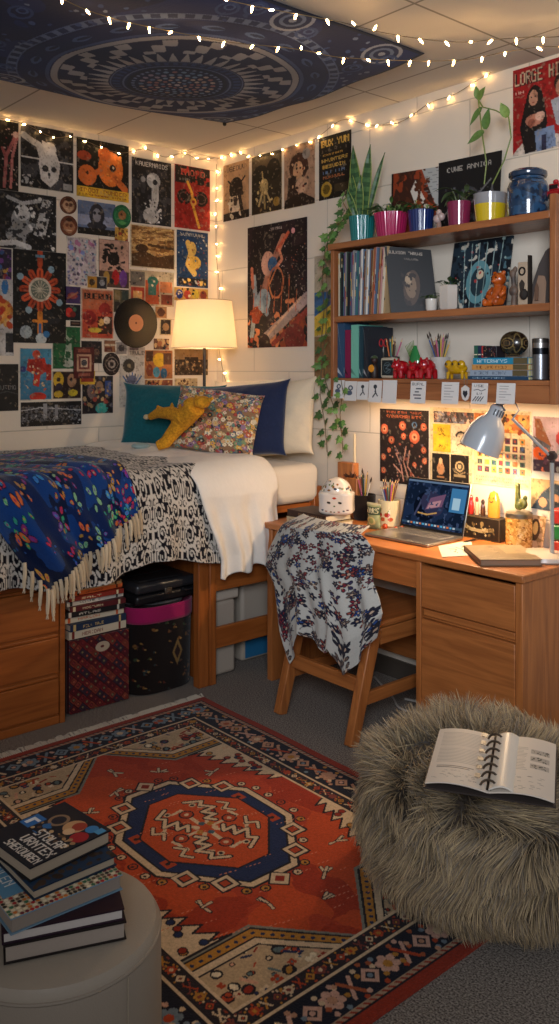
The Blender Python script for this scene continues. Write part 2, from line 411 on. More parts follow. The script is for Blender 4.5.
# ================================================================== RUG
RX0, RX1, RY0, RY1 = 1.06, 2.90, -2.175, -.868
def rug_art():
    L, W_ = RX1 - RX0, RY1 - RY0                   # u along x, v along y (v=0 at y=RY1)
    w = 620; c = Cv(w, w * W_ / L, '#a93c1f')
    def P(x, y): return ((x - RX0) / L, (RY1 - y) / W_)
    def PP(*pts): return [P(x, y) for x, y in pts]
    cx, cy = 1.98, -1.522; q = lambda dx, dy: P(cx + dx, cy + dy)
    k = 1 / L
    # field with slight colour wash
    c.noise('#b9481f', 5, 3, .5); c.noise('#9c3318', 9, 5, .62)
    cream, navy, rust, dk, gold, red = '#cdb391', '#1d2a4e', '#a8401f', '#1f1a1f', '#b07a2e', '#8d2a18'
    rr = random.Random(4)
    def floral(x0, x1, y0, y1, n, cols, s=(.006, .02)):
        for _ in range(n):
            x, y = rr.uniform(x0, x1), rr.uniform(y0, y1); r = rr.uniform(*s) * k; co = rr.choice(cols)
            u, v = P(x, y); t = rr.random()
            if t < .5:
                c.ell(u, v, r, dk); c.ell(u, v, r * .75, co, ang=rr.uniform(.1, 3), ry=r * .75 * c.asp / rr.uniform(1, 1.8))
            elif t < .8:
                for a in range(4):
                    c.ell(u + r * .7 * math.cos(a * PI / 2 + .6), v + r * .7 * math.sin(a * PI / 2 + .6) * c.asp, r * .48, co)
                c.ell(u, v, r * .35, rr.choice(cols))
            else:
                a = rr.uniform(0, PI); c.line([(u - r * math.cos(a), v - r * math.sin(a) * c.asp), (u + r * math.cos(a), v + r * math.sin(a) * c.asp)], r * .6, co)
    # corner spandrels: mask outside field
    fx0, fx1, fy = 1.235, 2.745, (RY1 - .235, RY0 + .235)
    tipx = .70; sh = .47; hy = (fy[0] - fy[1]) / 2
    def offpoly(d):        # spandrel inner line, d = offset outward
        return [q(-tipx - d * 1.2, 0), q(-sh - d, .20 + d * .4), q(-sh - d, hy + .1), q(sh + d, hy + .1), q(sh + d, .20 + d * .4), q(tipx + d * 1.2, 0),
                q(sh + d, -.20 - d * .4), q(sh + d, -hy - .1), q(-sh - d, -hy - .1), q(-sh - d, -.20 - d * .4)]
    keep = c.a.copy()
    c.a[:] = hx('#b89d7a')
    floral(fx0, fx1, fy[1], fy[0], 1000, [cream, rust, gold, '#5c6b6a', navy, red, '#c9977a', '#e0cfae'], (.007, .020))
    def inpoly(pts):
        m = np.zeros((c.h, c.w), bool); n = len(pts)
        for i in range(n):
            x0, y0 = pts[i]; x1, y1 = pts[(i + 1) % n]
            if y0 == y1: continue
            m ^= ((y0 > c.V) != (y1 > c.V)) & (c.U < (x1 - x0) * (c.V - y0) / (y1 - y0) + x0)
        return m
    for d, co in ((.078, dk), (.072, cream), (.052, dk), (.046, gold), (.018, dk), (.01, '#7d7a6c')):
        c.put(inpoly(offpoly(d)), co)
    # dotted gold band
    for d in (.033,):
        pts = offpoly(d)
        for (a, b) in zip(pts, pts[1:] + pts[:1]):
            n_ = int(math.hypot((a[0] - b[0]) * c.asp, a[1] - b[1]) / (.026 / W_))
            for i in range(n_): t = i / max(1, n_); c.ell(a[0] + (b[0] - a[0]) * t, a[1] + (b[1] - a[1]) * t, .006 * k, navy)
    m = inpoly(offpoly(0)); c.a[m] = keep[m]
    # cream serrated mountains along the long sides
    for sy in (1, -1):
        for sx in (1, -1):
            x0, x1 = cx + sx * .10, cx + sx * (sh - .0); base = cy + sy * (hy + .01); n_ = 7
            pts = [(x0, base)]
            for i in range(n_):
                t = (i + .5) / n_; xx = x0 + (x1 - x0) * t; hgt = .02 + .10 * t
                pts += [(xx, base - sy * (hgt + .035)), (xx + sx * .012, base - sy * (hgt - .005))]
            pts += [(x1, base - sy * .17), (x1, base)]
            c.poly(PP(*pts), cream); c.line(PP(*pts), .007 * k, dk, close=True)
            for _ in range(10):
                t = rr.uniform(.3, .95); u, v = P(x0 + (x1 - x0) * t, base - sy * rr.uniform(.02, .09 * t + .02)); c.ell(u, v, .014 * k, dk); c.ell(u, v, .010 * k, rr.choice([red, navy, gold]))
    # medallion
    def hexa(a, b, e, g): return [q(-a, e), q(-b, g), q(b, g), q(a, e), q(a, -e), q(b, -g), q(-b, -g), q(-a, -e)]
    hooks = []
    H0 = hexa(.345, .12, .085, .262)
    for (a, b) in zip(H0, H0[1:] + H0[:1]):
        L_ = math.hypot((a[0] - b[0]) * L, (a[1] - b[1]) * W_); n_ = max(2, int(L_ / .055))
        for i in range(n_):
            t = (i + .5) / n_; u, v = a[0] + (b[0] - a[0]) * t, a[1] + (b[1] - a[1]) * t
            du, dv = u - q(0, 0)[0], v - q(0, 0)[1]; l = math.hypot(du * L, dv * W_); ou, ov = du / l, dv / l
            c.ell(u + ou * .030, v + ov * .030, .017 * k, dk); c.ell(u + ou * .030, v + ov * .030, .012 * k, rr.choice([cream, rust, gold])); c.ell(u + ou * .032, v + ov * .032, .005 * k, dk)
    c.poly(hexa(.355, .125, .09, .272), dk); c.poly(hexa(.347, .12, .086, .264), cream); c.poly(hexa(.325, .112, .08, .244), dk); c.poly(hexa(.317, .108, .077, .238), navy)
    for sx, sy in ((1, 1), (1, -1), (-1, 1), (-1, -1)):
        for t in (.3, .72):                        # stepped diamonds on the slanted sides
            x = sx * (.12 + .225 * t); y = sy * (.262 - .175 * t)
            for r, co in ((.046, dk), (.039, cream), (.024, dk), (.017, rust)):
                c.poly([q(x - r * .75, y - r * .75), q(x - r * .75, y + r * .75), q(x + r * .75, y + r * .75), q(x + r * .75, y - r * .75)], co)
    for sx in (-1, 1):
        for r, co in ((.045, dk), (.038, cream), (.02, red)): c.poly([q(sx * .365 - r, 0), q(sx * .365, r), q(sx * .365 + r, 0), q(sx * .365, -r)], co)
    for sx, sy in ((1, .205), (1, -.205), (-1, .205), (-1, -.205)):
        x = sx * .09
        c.poly([q(x - .022, sy - .018), q(x - .022, sy + .018), q(x + .022, sy + .018), q(x + .022, sy - .018)], rust); c.ell(*q(x, sy), .008 * k, dk)
    c.poly(hexa(.250, .085, .06, .200), dk); c.poly(hexa(.243, .08, .057, .194), '#b8491f')
    for a in range(8):                             # inner florals
        an = a * PI / 4; X, Y = .115 * math.cos(an), .1 * math.sin(an)
        c.line([q(X * .3, Y * .3), q(X * 1.25, Y * 1.25)], .014 * k, cream); c.line([q(X * 1.25, Y * 1.25), q(X * 1.2 - .035 * math.sin(an), Y * 1.2 + .035 * math.cos(an))], .012 * k, cream)
        c.ell(*q(X * .95, Y * .95), .026 * k, dk); c.ell(*q(X * .95, Y * .95), .020 * k, red if a % 2 else rust); c.ell(*q(X * .95, Y * .95), .008 * k, cream)
        c.ell(*q(.16 * math.cos(an + .39), .13 * math.sin(an + .39)), .012 * k, cream); c.ell(*q(.16 * math.cos(an + .39), .13 * math.sin(an + .39)), .007 * k, dk)
    for s1 in (-1, 1):
        for s2 in (-1, 1):
            zz = [q(.02 * s1, .055 * s2), q(.05 * s1, .035 * s2), q(.05 * s1, .075 * s2), q(.09 * s1, .05 * s2), q(.09 * s1, .10 * s2), q(.13 * s1, .07 * s2), q(.15 * s1, .09 * s2), q(.18 * s1, .04 * s2)]
            c.line(zz, .022 * k, dk); c.line(zz, .012 * k, cream)
            z2 = [q(.03 * s1, .14 * s2), q(.06 * s1, .12 * s2), q(.08 * s1, .15 * s2), q(.11 * s1, .13 * s2)]; c.line(z2, .018 * k, dk); c.line(z2, .010 * k, cream)
    for a in range(6): c.ell(*q(.03 * math.cos(a), .03 * math.sin(a)), .011 * k, ['#3f5a66', cream, gold][a % 3])
    # small field motifs
    for x, y in ((-.43, .1), (-.40, -.1), (.43, .12), (.43, -.1), (-.30, .25), (-.33, -.24), (.33, .27), (.33, -.25), (.52, .03), (-.53, -.03)):
        u, v = q(x, y)
        for j in range(4):
            a = rr.uniform(0, PI * 2); e = (u + .03 * k * math.cos(a), v + .03 * k * math.sin(a) * c.asp)
            c.line([(u, v), e], .014 * k, dk)
            c.line([(u, v), e], .008 * k, cream)
    # scratches (worn pile)
    for _ in range(90):
        x, y = rr.uniform(-.6, .6), rr.uniform(-.4, .4); a = rr.uniform(.02, .05)
        c.line([q(x, y), q(x + a * .2, y + a)], .0016 * k, '#d08060')
    # borders
    def ring(x0, x1, y0, y1, co):
        u0, v0 = P(x0, y1); u1, v1 = P(x1, y0)
        m = ~((c.U > u0) & (c.U < u1) & (c.V > v0) & (c.V < v1)); c.put(m, co); return m
    def frame_m(d0, d1): 
        X = c.U * L; Y = c.V * W_; d = np.minimum(np.minimum(X, L - X), np.minimum(Y, W_ - Y)); return (d >= d0) & (d < d1)
    def band(d0, d1, co): c.put(frame_m(d0, d1), co)
    band(0, .235, dk)
    def band_floral(d0, d1, step, cols, s, bg):
        band(d0, d1, bg); per = []
        dm = (d0 + d1) / 2; save = frame_m(d0, d1); before = c.a.copy()
        x = dm
        i = 0
        for (ax, length) in ((0, L), (1, W_)):
            n_ = int(length / step)
            for j in range(n_ + 1):
                t = j / n_ * (length - 2 * dm) + dm
                for side in (dm, (W_ if ax == 0 else L) - dm):
                    X, Y = (t, side) if ax == 0 else (side, t)
                    u, v = X / L, Y / W_; r = s * k; co = cols[(i * 3 + j) % len(cols)]; i += 1
                    ty = j % 3
                    if ty == 0:
                        for a in range(6): c.ell(u + r * .72 * math.cos(a * PI / 3), v + r * .72 * math.sin(a * PI / 3) * c.asp, r * .38, co)
                        c.ell(u, v, r * .42, cols[(j + 2) % len(cols)])
                    elif ty == 1:
                        c.poly([(u - r, v), (u, v - r * c.asp), (u + r, v), (u, v + r * c.asp)], co); c.poly([(u - r * .5, v), (u, v - r * .5 * c.asp), (u + r * .5, v), (u, v + r * .5 * c.asp)], bg); c.ell(u, v, r * .25, cols[j % len(cols)])
                    else:
                        c.line([(u - r, v - r * .6 * c.asp), (u + r, v + r * .6 * c.asp)], r * .35, co); c.line([(u + r, v - r * .6 * c.asp), (u - r, v + r * .6 * c.asp)], r * .35, cols[(j + 1) % len(cols)])
                    for e in range(5):
                        a = rr.uniform(0, 6.3); c.ell(u + r * 1.5 * math.cos(a), v + r * 1.3 * math.sin(a) * c.asp, r * .25, rr.choice(cols))
        c.a[~save] = before[~save]
    band_floral(.052, .158, .076, ['#b5876a', cream, rust, '#6d7c86', gold, '#a0522f', '#c49a86'], .031, '#191a26')
    band_floral(.176, .222, .05, [cream, rust, gold, '#7a3a30'], .014, '#2a2226')
    for d0, d1, co in ((0, .034, '#8f2f1a'), (.034, .038, dk), (.038, .052, '#a58a70'), (.158, .163, dk), (.163, .172, cream), (.172, .176, dk), (.222, .226, dk), (.226, .235, cream)): band(d0, d1, co)
    X = c.U * L; Y = c.V * W_; fm = frame_m(.04, .05); c.put(fm & (((X + Y) / .022 % 1) < .4), red)
    return c.grain(.09, 3)
def rug_fn(U, V):
    x = RX0 + (RX1 - RX0) * U; y = RY1 - (RY1 - RY0) * V
    z = .011 + .0015 * np.sin(x * 9) * np.cos(y * 7); return x, y, z
rug = surf('area_rug', rug_art(), rug_fn, 'rug', back=.009)
tag(rug, 'red and navy patterned wool rug with central medallion on the carpet', 'rug')
fr = MB('#cfc4b0'); r_ = random.Random(2); y = RY0 + .005
while y < RY1:
    l = r_.uniform(.035, .055); dy = r_.uniform(-.012, .012)
    fr.tube([(RX0 + .004, y, .008), (RX0 - l * .5, y + dy * .5, .010 + r_.uniform(0, .006)), (RX0 - l, y + dy, .004)], [.0038, .0042, .0022], 5); y += .0085
f_ = fr.build('fringe', 'cloth', rug); f_.location = -rug.location; tag(f_, 'cream knotted fringe', kind='stuff')

# ================================================================== BED
BX, BZ = .95, .81     # front of the bed frame, mattress underside
bed = thing('lofted_bed', 'raised brown wooden bed frame with ladder-like end rails by the corner', 'bed', (0, -1.1, 0))
def bp(name, mb, mat='bedy', bevel=.004): o = mb.build(name, mat, bed, bevel=bevel); o.location = (0, 1.1, 0); return o
bp('side_rail', MB().box(BX - .03, -2.25, .64, BX, -.80, .80))
bp('side_rail', MB().box(.02, -2.25, .64, .05, 0 - .03, .80))
bp('deck', MB().box(.051, -2.24, .76, BX - .031, -.03, .795))
bp('end_panel', MB().box(.03, -.747, .0, BX - .05, -.725, .755), 'bedz')
bp('post', MB().box(BX - .045, -.815, 0, BX + .0, -.755, .795), 'bedz')
bp('post', MB().box(BX - .03, -.753, 0, BX + .004, -.715, .70), 'bedz')
bp('post', MB().box(BX - .045, -.075, 0, BX, -.02, .88), 'bedz')
bp('post', MB().box(BX - .045, -2.30, 0, BX, -2.252, .88), 'bedz')
bp('post', MB().box(.02, -2.30, 0, .065, -2.252, .88), 'bedz')
r1 = MB()      # broad rail with a slot
r1.box(BX - .028, -.714, .44, BX - .002, -.076, .56).box(BX - .028, -.714, .64, BX - .002, -.076, .735)
for a, b in ((-.714, -.555), (-.49, -.30), (-.235, -.076)): r1.box(BX - .028, a, .56, BX - .002, b, .64)
bp('upper_rail', r1, bevel=0)
bp('lower_rail', MB().box(BX - .026, -.714, .165, BX - .004, -.076, .265))
bp('head_board', MB().box(.07, -.028, .64, BX - .046, -.006, .86), 'bedx')
# mattress
def mat_fn(x0, x1, y0, y1, z0, z1, r=.05):
    pass
mb = MB('#e0d4c2'); mb.box(.035, -2.22, .80, BX + .005, -.032, 1.0)
mt = mb.build('mattress', 'soft', None, bevel=.045, seg=5, origin=True); tag(mt, 'cream fitted mattress on the raised wooden bed frame', 'mattress')

# ---- cloth over the bed: profile coordinate s runs from the wall across the top and down the front
TOPL = .90; RAD = .075
def prof(y, s, off=0.0, puff=0.0, flare=.05, base=1.0, xf=.985):
    """arrays y,s -> x,z ; top height base+off"""
    r = RAD; xe = xf - r; a = PI / 2 * r
    s = np.asarray(s, float); x = np.where(s < xe, s, 0); z = np.zeros_like(x) + base + off
    t = np.clip((s - xe) / a, 0, 1) * PI / 2
    xa = xe + (r + off) * np.sin(t); za = base - r + (r + off) * np.cos(t)
    d = np.maximum(s - xe - a, 0)
    x = np.where(s < xe, s, xa); z = np.where(s < xe, z, za)
    x = x + d * flare; z = z - d
    return x, z
S_EDGE = .985 - RAD + PI / 2 * RAD
def damask(w, h, per, dark='#15141c', light='#c4bdb2', seed=0):
    c = Cv(w, h, dark); rr = random.Random(seed)
    X = c.U * w; Y = c.V * h
    cell = per; m = np.zeros((c.h, c.w), bool)
    def tile(f):
        pass
    # mirrored scroll tile sampled everywhere
    tx = np.abs(((X / cell) % 1) * 2 - 1); shift = (np.floor(X / cell) % 2) * .5
    ty = ((Y / cell / 1.15 + shift) % 1)
    for (cx_, cy_, r, turns, sgn, lw) in ((.42, .25, .30, 1.6, 1, .055), (.50, .72, .27, 1.5, -1, .05), (.12, .50, .16, 1.2, 1, .045), (.85, .48, .2, 1.4, -1, .05), (.88, .95, .2, 1.4, 1, .05), (.15, .0, .16, 1.2, -1, .045), (.15, 1.0, .16, 1.2, -1, .045)):
        dx, dy = tx - cx_, ty - cy_; rad = np.hypot(dx, dy); an = np.arctan2(dy, dx) * sgn
        ph = (an / (2 * PI)) % 1
        rr_ = r * (1 - ph * .0)
        for kk in range(3):
            rs = r * (1 - (ph + kk) / (turns + .6)); ok = ((ph + kk) < turns) & (rs > .02)
            m |= ok & (np.abs(rad - rs) < lw * (.33 + .46 * rs / r))
        m |= rad < .045
    for (cx_, cy_, a, l, wd) in ((.08, .25, 1.57, .16, .05), (.0, .75, 1.57, .2, .09), (.68, .1, .7, .14, .05), (.68, .45, 2.3, .14, .05), (.3, .95, .3, .13, .045), (.3, .52, -.5, .1, .035), (.72, .80, .6, .11, .04), (.99, .22, 1.57, .15, .06), (1., .7, 1.57, .12, .05)):
        dx, dy = tx - cx_, ty - cy_; ca, sa = math.cos(a), math.sin(a); p, q_ = dx * ca + dy * sa, -dx * sa + dy * ca
        m |= np.abs(q_) < wd * np.clip(1 - (p / l) ** 2, 0, 1)
    c.put(m, light); return c.grain(.06, 5)
def cloth_z(Y, S, seed, amp, sc=3.0): return (vnoise((Y + 5) * sc, (S + 3) * sc, seed, 2) - .5) * 2 * amp
DY0, DY1 = -2.35, -.74
def duvet_fn(U, V):                      # U along y (left -> right), V from wall to hem
    y = DY0 + (DY1 - DY0) * U; L_ = S_EDGE + .30 + .03 * np.sin(U * 14) + .02 * (1 - U); s = .02 + (L_ - .02) * V
    puff = .028 + .05 * np.clip(1 - s / .8, 0, 1) + cloth_z(y, s, 11, .022)
    hang = np.clip((s - S_EDGE) / .3, 0, 1)
    x, z = prof(y, s, .02)
    top = np.clip((S_EDGE + .02 - s) / .12, 0, 1); z = z + (puff + .0) * top
    x = x + hang * (.016 * np.sin(y * 23 + 1.2) + .012 * np.sin(y * 41)) + (1 - top) * cloth_z(y, s, 5, .010, 5) + .012 * (1 - top)
    return x, y, z
dv = surf('duvet', damask(420, 340, 43), duvet_fn, 'soft', solid=.022, offset=-1)
tag(dv, 'black and cream scroll patterned duvet covering the left part of the bed', 'duvet')
FY0, FY1 = -.80, -.40
def fold_fn(U, V):
    yl = -.93 + .17 * np.clip((V - .52) / .42, 0, 1) ** 1.3; y = yl + (FY1 - yl) * U
    L_ = S_EDGE + .40 - .05 * U + .012 * np.sin(U * 19); s = .03 + (L_ - .03) * V
    x, z = prof(y, s, .03); top = np.clip((S_EDGE + .02 - s) / .12, 0, 1); hang = np.clip((s - S_EDGE) / .25, 0, 1)
    b = np.sin(np.clip(U, 0, 1) * PI) ** .5
    z = z + top * (.012 + .045 * b * (1 - .4 * V) + cloth_z(y, s, 23, .016, 7) + .03 * np.clip(.5 - V, 0, 1) * (1 - U))
    x = x + (1 - top) * (.02 + .018 * b) + hang * (.014 * np.sin(U * 15 + V * 3) + .010 * np.sin(U * 31)) + (1 - top) * cloth_z(y, s, 8, .012, 8)
    return x, y, z
fl = surf('turned_back_edge', Cv(110, 200, '#e6dfd4').grain(.02), fold_fn, 'soft', solid=.014, origin=False)
fl.parent = dv; fl.location = -dv.location; tag(fl, 'plain white turned-back edge')

# blanket
def blanket_art():
    c = Cv(330, 300, '#0e2350'); c.noise('#123a78', 7, 3, .52); c.noise('#0a1838', 12, 8, .6)
    rr = random.Random(9); cols = ['#2f8f8f', '#b5304f', '#6a3f9a', '#cf6a3a', '#2a62b8', '#7fb089', '#b58a3a', '#3c7fc0', '#8b2f6a', '#37a06d']
    for i in range(150):
        u, v, a, r = rr.random(), rr.random(), rr.uniform(0, 6.3), rr.uniform(.020, .034); co = rr.choice(cols); c2 = rr.choice(cols)
        for sx in (-1, 1):
            for k, (dd, rrx, cc) in enumerate(((.55, 1.0, co), (2.2, .7, c2))):
                an = a + sx * dd; X = u + r * math.cos(an) * .95; Y = v + r * math.sin(an) * .95 * c.asp
                c.ell(X, Y, r * .62 * rrx, '#081430', ang=an, ry=r * .42 * rrx * c.asp); c.ell(X, Y, r * .54 * rrx, cc, ang=an, ry=r * .32 * rrx * c.asp)
                c.ell(X, Y, r * .2 * rrx, rr.choice(cols), ang=an, ry=r * .12 * c.asp)
    c.splat(160, ['#16407f', '#2a4f90', '#275f7a'], size=(.003, .007), seed=3)
    return c.grain(.1, 2)
BQ = [(-1.34, .36), (-1.20, S_EDGE + .05), (-1.63, S_EDGE + .315), (-2.55, .07)]   # back-right, right corner, hanging tip, far left (y, s)
def blanket_ys(U, V):      # U from back (0) to fringe edge(1); V from right corner (0) to tip (1)
    B1, Rc, T, B2 = [np.array(p) for p in BQ]
    a = B1[None, None] * (1 - V[..., None]) + B2[None, None] * V[..., None]; b = Rc[None, None] * (1 - V[..., None]) + T[None, None] * V[..., None]
    p = a * (1 - U[..., None]) + b * U[..., None]; return p[..., 0], p[..., 1]
def blanket_fn(U, V, base=0):
    y, s = blanket_ys(U, V)
    X0, Y0, Z0 = duvet_surface(y, s)
    rip = (.016 * np.sin(V * 17 + 1) + .009 * np.sin(V * 37 + U * 3)) * (.25 + .75 * U)
    hang = np.clip((s - S_EDGE + .05) / .15, 0, 1)
    return X0 + hang * (.034 + rip * 1.2) , y, Z0 + (1 - hang) * (.026 + np.abs(rip) * .9)
def duvet_surface(y, s):
    puff = .028 + .05 * np.clip(1 - s / .8, 0, 1) + cloth_z(y, s, 11, .022)
    x, z = prof(y, s, .02); top = np.clip((S_EDGE + .02 - s) / .12, 0, 1); hang = np.clip((s - S_EDGE) / .3, 0, 1); z = z + puff * top
    x = x + hang * (.016 * np.sin(y * 23 + 1.2) + .012 * np.sin(y * 41)) + (1 - top) * .012 + (1 - top) * .004
    return x, y, z
bl = surf('throw_blanket', blanket_art(), blanket_fn, 'cloth', solid=.006, offset=1, flip=True)
tag(bl, 'navy throw blanket with colourful butterflies and cream tassels over the duvet', 'blanket')
r_ = random.Random(5)
def tassel(p, L_, lean):
    t = MB(random.choice(['#cbb594', '#bda585', '#d6c3a4']))
    p = Vector(p); q = [p + Vector((.004 * math.sin(k), lean * k / 5, -L_ * k / 5)) for k in range(6)]
    t.tube(q, [.0075, .008, .0085, .0085, .008, .006], 6)
    for a in range(3): t.tube([q[5], q[5] + Vector((.004 * math.cos(a * 2), .006 * math.sin(a * 2) + lean * .1, -.02))], [.003, .0015], 4)
    o = t.build('tassel', 'cloth', bl); o.location = -bl.location
NT = 27
for i in range(NT):
    V = np.array([[(i + .3) / NT]]); U = np.array([[.995]]); X, Y, Z = blanket_fn(U, V)
    tassel((X[0, 0] + .006, Y[0, 0], Z[0, 0] + .004), r_.uniform(.070, .098) * (1.0 + .15 * (i > NT - 3)), r_.uniform(.0, .02))
for i in range(4):
    V = np.array([[.995]]); U = np.array([[.985 - i * .028]]); X, Y, Z = blanket_fn(U, V)
    tassel((X[0, 0] + .006, Y[0, 0], Z[0, 0] + .004), .10, .0)

# ================================================================== PILLOWS
def pillow(name, label, w, h, t, cv, loc, normal, up=(0, 0, 1), roll=0, mat='soft', wr=.004, seed=0, sag=0, pinch=.10):
    n = Vector(normal).normalized(); u = Vector(up).cross(n).normalized(); v = n.cross(u).normalized()
    if roll: R = Matrix.Rotation(roll, 3, n); u, v = R @ u, R @ v
    o = thing(name, label, 'pillow', loc) if False else None
    def mk(side):
        def fn(U, V):
            a, b = U * 2 - 1, 1 - V * 2
            e = np.clip((1 - np.abs(a) ** 2.6), 0, 1) ** .55 * np.clip((1 - np.abs(b) ** 2.6), 0, 1) ** .55
            k = 1 - pinch * (b ** 2) * (1 - np.abs(a) ** 6) * .8; k2 = 1 - pinch * (a ** 2) * (1 - np.abs(b) ** 6) * .8
            A, B = a * w / 2 * k2, b * h / 2 * k
            th = side * (t / 2 * e + e * wr * (vnoise(U * 7 + 3, V * 7 + 3, seed + int(side)) - .5) * 4)
            B = B - sag * (1 - np.abs(a)) * np.clip(b, 0, 1)
            P = np.stack([loc[i] + A * u[i] + B * v[i] + th * n[i] for i in range(3)], -1)
            return P[..., 0], P[..., 1], P[..., 2]
        return fn
    o = surf(name, cv, mk(1), mat)
    b = surf('back', cv, mk(-1), mat, origin=False, flip=True); b.parent = o; b.location = -o.location
    # join both faces into one mesh
    import bmesh
    bm = bmesh.new(); bm.from_mesh(o.data); n0 = len(bm.verts)
    me = b.data.copy(); me.transform(Matrix.Translation(-o.location)); bm.from_mesh(me)
    bmesh.ops.remove_doubles(bm, verts=bm.verts[:], dist=.0004); bm.to_mesh(o.data); bm.free(); bpy.data.objects.remove(b)
    o.data.shade_smooth()
    return tag(o, label, 'pillow', None)
def floral_pillow():
    c = Cv(150, 130, '#8a6a50'); rr = random.Random(8)
    cols = ['#c9a97a', '#b35c43', '#cfc3a8', '#5e7f78', '#a8433f', '#d0a24b', '#7a8f6a', '#c98a7a', '#456078', '#e0d2b4', '#8e6d92', '#3c3a38']
    for i in range(620):
        u, v, r = rr.random(), rr.random(), rr.uniform(.016, .036); co = rr.choice(cols)
        c.ell(u, v, r * 1.0, rr.choice(['#3a2d28', '#4f5c44', '#7a3a34', '#b09468']))
        for a in range(5): c.ell(u + r * .5 * math.cos(a * 1.26), v + r * .5 * math.sin(a * 1.26) * c.asp, r * .5, co)
        c.ell(u, v, r * .3, rr.choice(cols))
    return c.grain(.05)
flat = lambda col, n=60: Cv(n, n, col).grain(.02)
# sleeping pillows against the back wall
pillow('pillow', 'cream pillow leaning at the head of the bed, nearest the ivy', .60, .44, .15, flat('#d9c9ae'), (.66, -.14, 1.22), (.25, -1, .35), roll=.14, seed=3)
pillow('pillow', 'white pillow behind the dark blue one, its corner peeking above the teal pillow', .56, .40, .13, flat('#e2d7c4'), (.40, -.10, 1.25), (.2, -1, .35), roll=.05, seed=5)
pillow('pillow', 'dark navy blue velvet pillow behind the floral cushion', .60, .43, .13, flat('#1a2747'), (.60, -.31, 1.22), (.45, -1, .42), roll=.10, mat='velvet', seed=7)
pillow('pillow', 'teal velvet pillow beside the lamp pole', .58, .37, .14, flat('#13565e'), (.27, -.50, 1.24), (.95, -.75, .40), roll=-.03, mat='velvet', seed=9)
pillow('pillow', 'square cushion with a dense floral print in front of the navy pillow', .46, .35, .13, floral_pillow(), (.64, -.485, 1.225), (.72, -.75, .42), roll=-.14, mat='cloth', seed=11, pinch=.06)
# ================================================================== UNDER THE BED
t = thing('chest_of_drawers', 'brown wooden chest of three drawers under the left end of the bed', 'chest', (.47, -1.9, 0))
def cp(parent, name, mb, mat, loc, bevel=.003, **k): o = mb.build(name, mat, parent, bevel=bevel, **k); o.location = [-v for v in loc]; return o
L0 = (.47, -1.9, 0)
cp(t, 'carcass', MB().box(.06, -2.35, 0, .872, -1.462, .60).box(.872, -1.485, 0, .888, -1.462, .60).box(.872, -2.35, 0, .888, -2.33, .60).box(.872, -2.329, 0, .884, -1.486, .035), 'bedy', L0)
for z0, z1 in ((.045, .205), (.217, .378), (.390, .585)):
    d = cp(t, 'drawer', MB().box(.873, -2.325, z0, .886, -1.49, z1 - .014).box(.873, -2.325, z1 - .012, .879, -1.49, z1), 'bedy', L0)
# trunk box with diamond pattern
def kilim(w, h, seed=1):
    c = Cv(w, h, '#2b0f12')
    nx = 7; ny = max(2, round(nx * h / w))
    for i in range(nx + 1):
        for j in range(ny * 2 + 1):
            x, y = (i + (j % 2) * .5) / nx, j / 2 / ny; r = .5 / nx
            k = (i * 5 + j * 3) % 4; co = ['#7a2226', '#5e1a22', '#3c2a3a', '#8a3a2c'][k]
            P = lambda q: [(x - r * q, y), (x, y - r * q * c.asp), (x + r * q, y), (x, y + r * q * c.asp)]
            c.poly(P(.85), co); c.poly(P(.5), '#1d0c12'); c.poly(P(.3), ['#a3543c', '#7c6a4c', '#8a2f33'][(i + j) % 3])
    return c.grain(.15, seed)
def boxpaint(name, label, cat, x0, y0, z0, x1, y1, z1, cvf, cvs, mat='cloth'):
    o = surf(name, cvf, quad((x1, y0, z1), (x1, y1, z1), (x1, y0, z0), (x1, y1, z0)), mat, origin=False)
    return o
tb = thing('storage_box', 'dark red diamond patterned fabric box under the bed, books piled on it', 'box', (.66, -1.28, 0))
lb = (.66, -1.28, 0)
cp(tb, 'body', MB('#3a1216').box(.56, -1.425, .004, .838, -1.126, .325), 'cloth', lb, .008)
ft = surf('front_panel', kilim(120, 130), quad((.845, -1.42, .322), (.850, -1.130, .322), (.845, -1.42, .006), (.850, -1.130, .006)), 'cloth', tb, back=.005, origin=False); ft.location = [-v for v in lb]
bdg = MB('#b9a58c').lathe([(.020, 0), (.030, .003), (.032, .006), (.024, .006), (.024, .004), (0, .004)], n=24, M3=rotm((1, 0, 0)) @ Matrix.Diagonal((.7, 1.1, 1)), c=(.848, -1.265, .272), col='#b9a58c').lathe([(.021, 0), (0, .005)], n=20, M3=rotm((1, 0, 0)) @ Matrix.Diagonal((.7, 1.1, 1)), c=(.849, -1.265, .272), col='#5a1f22')
tag(cp(tb, 'badge', bdg, 'plastic', lb, 0), 'cream oval badge')
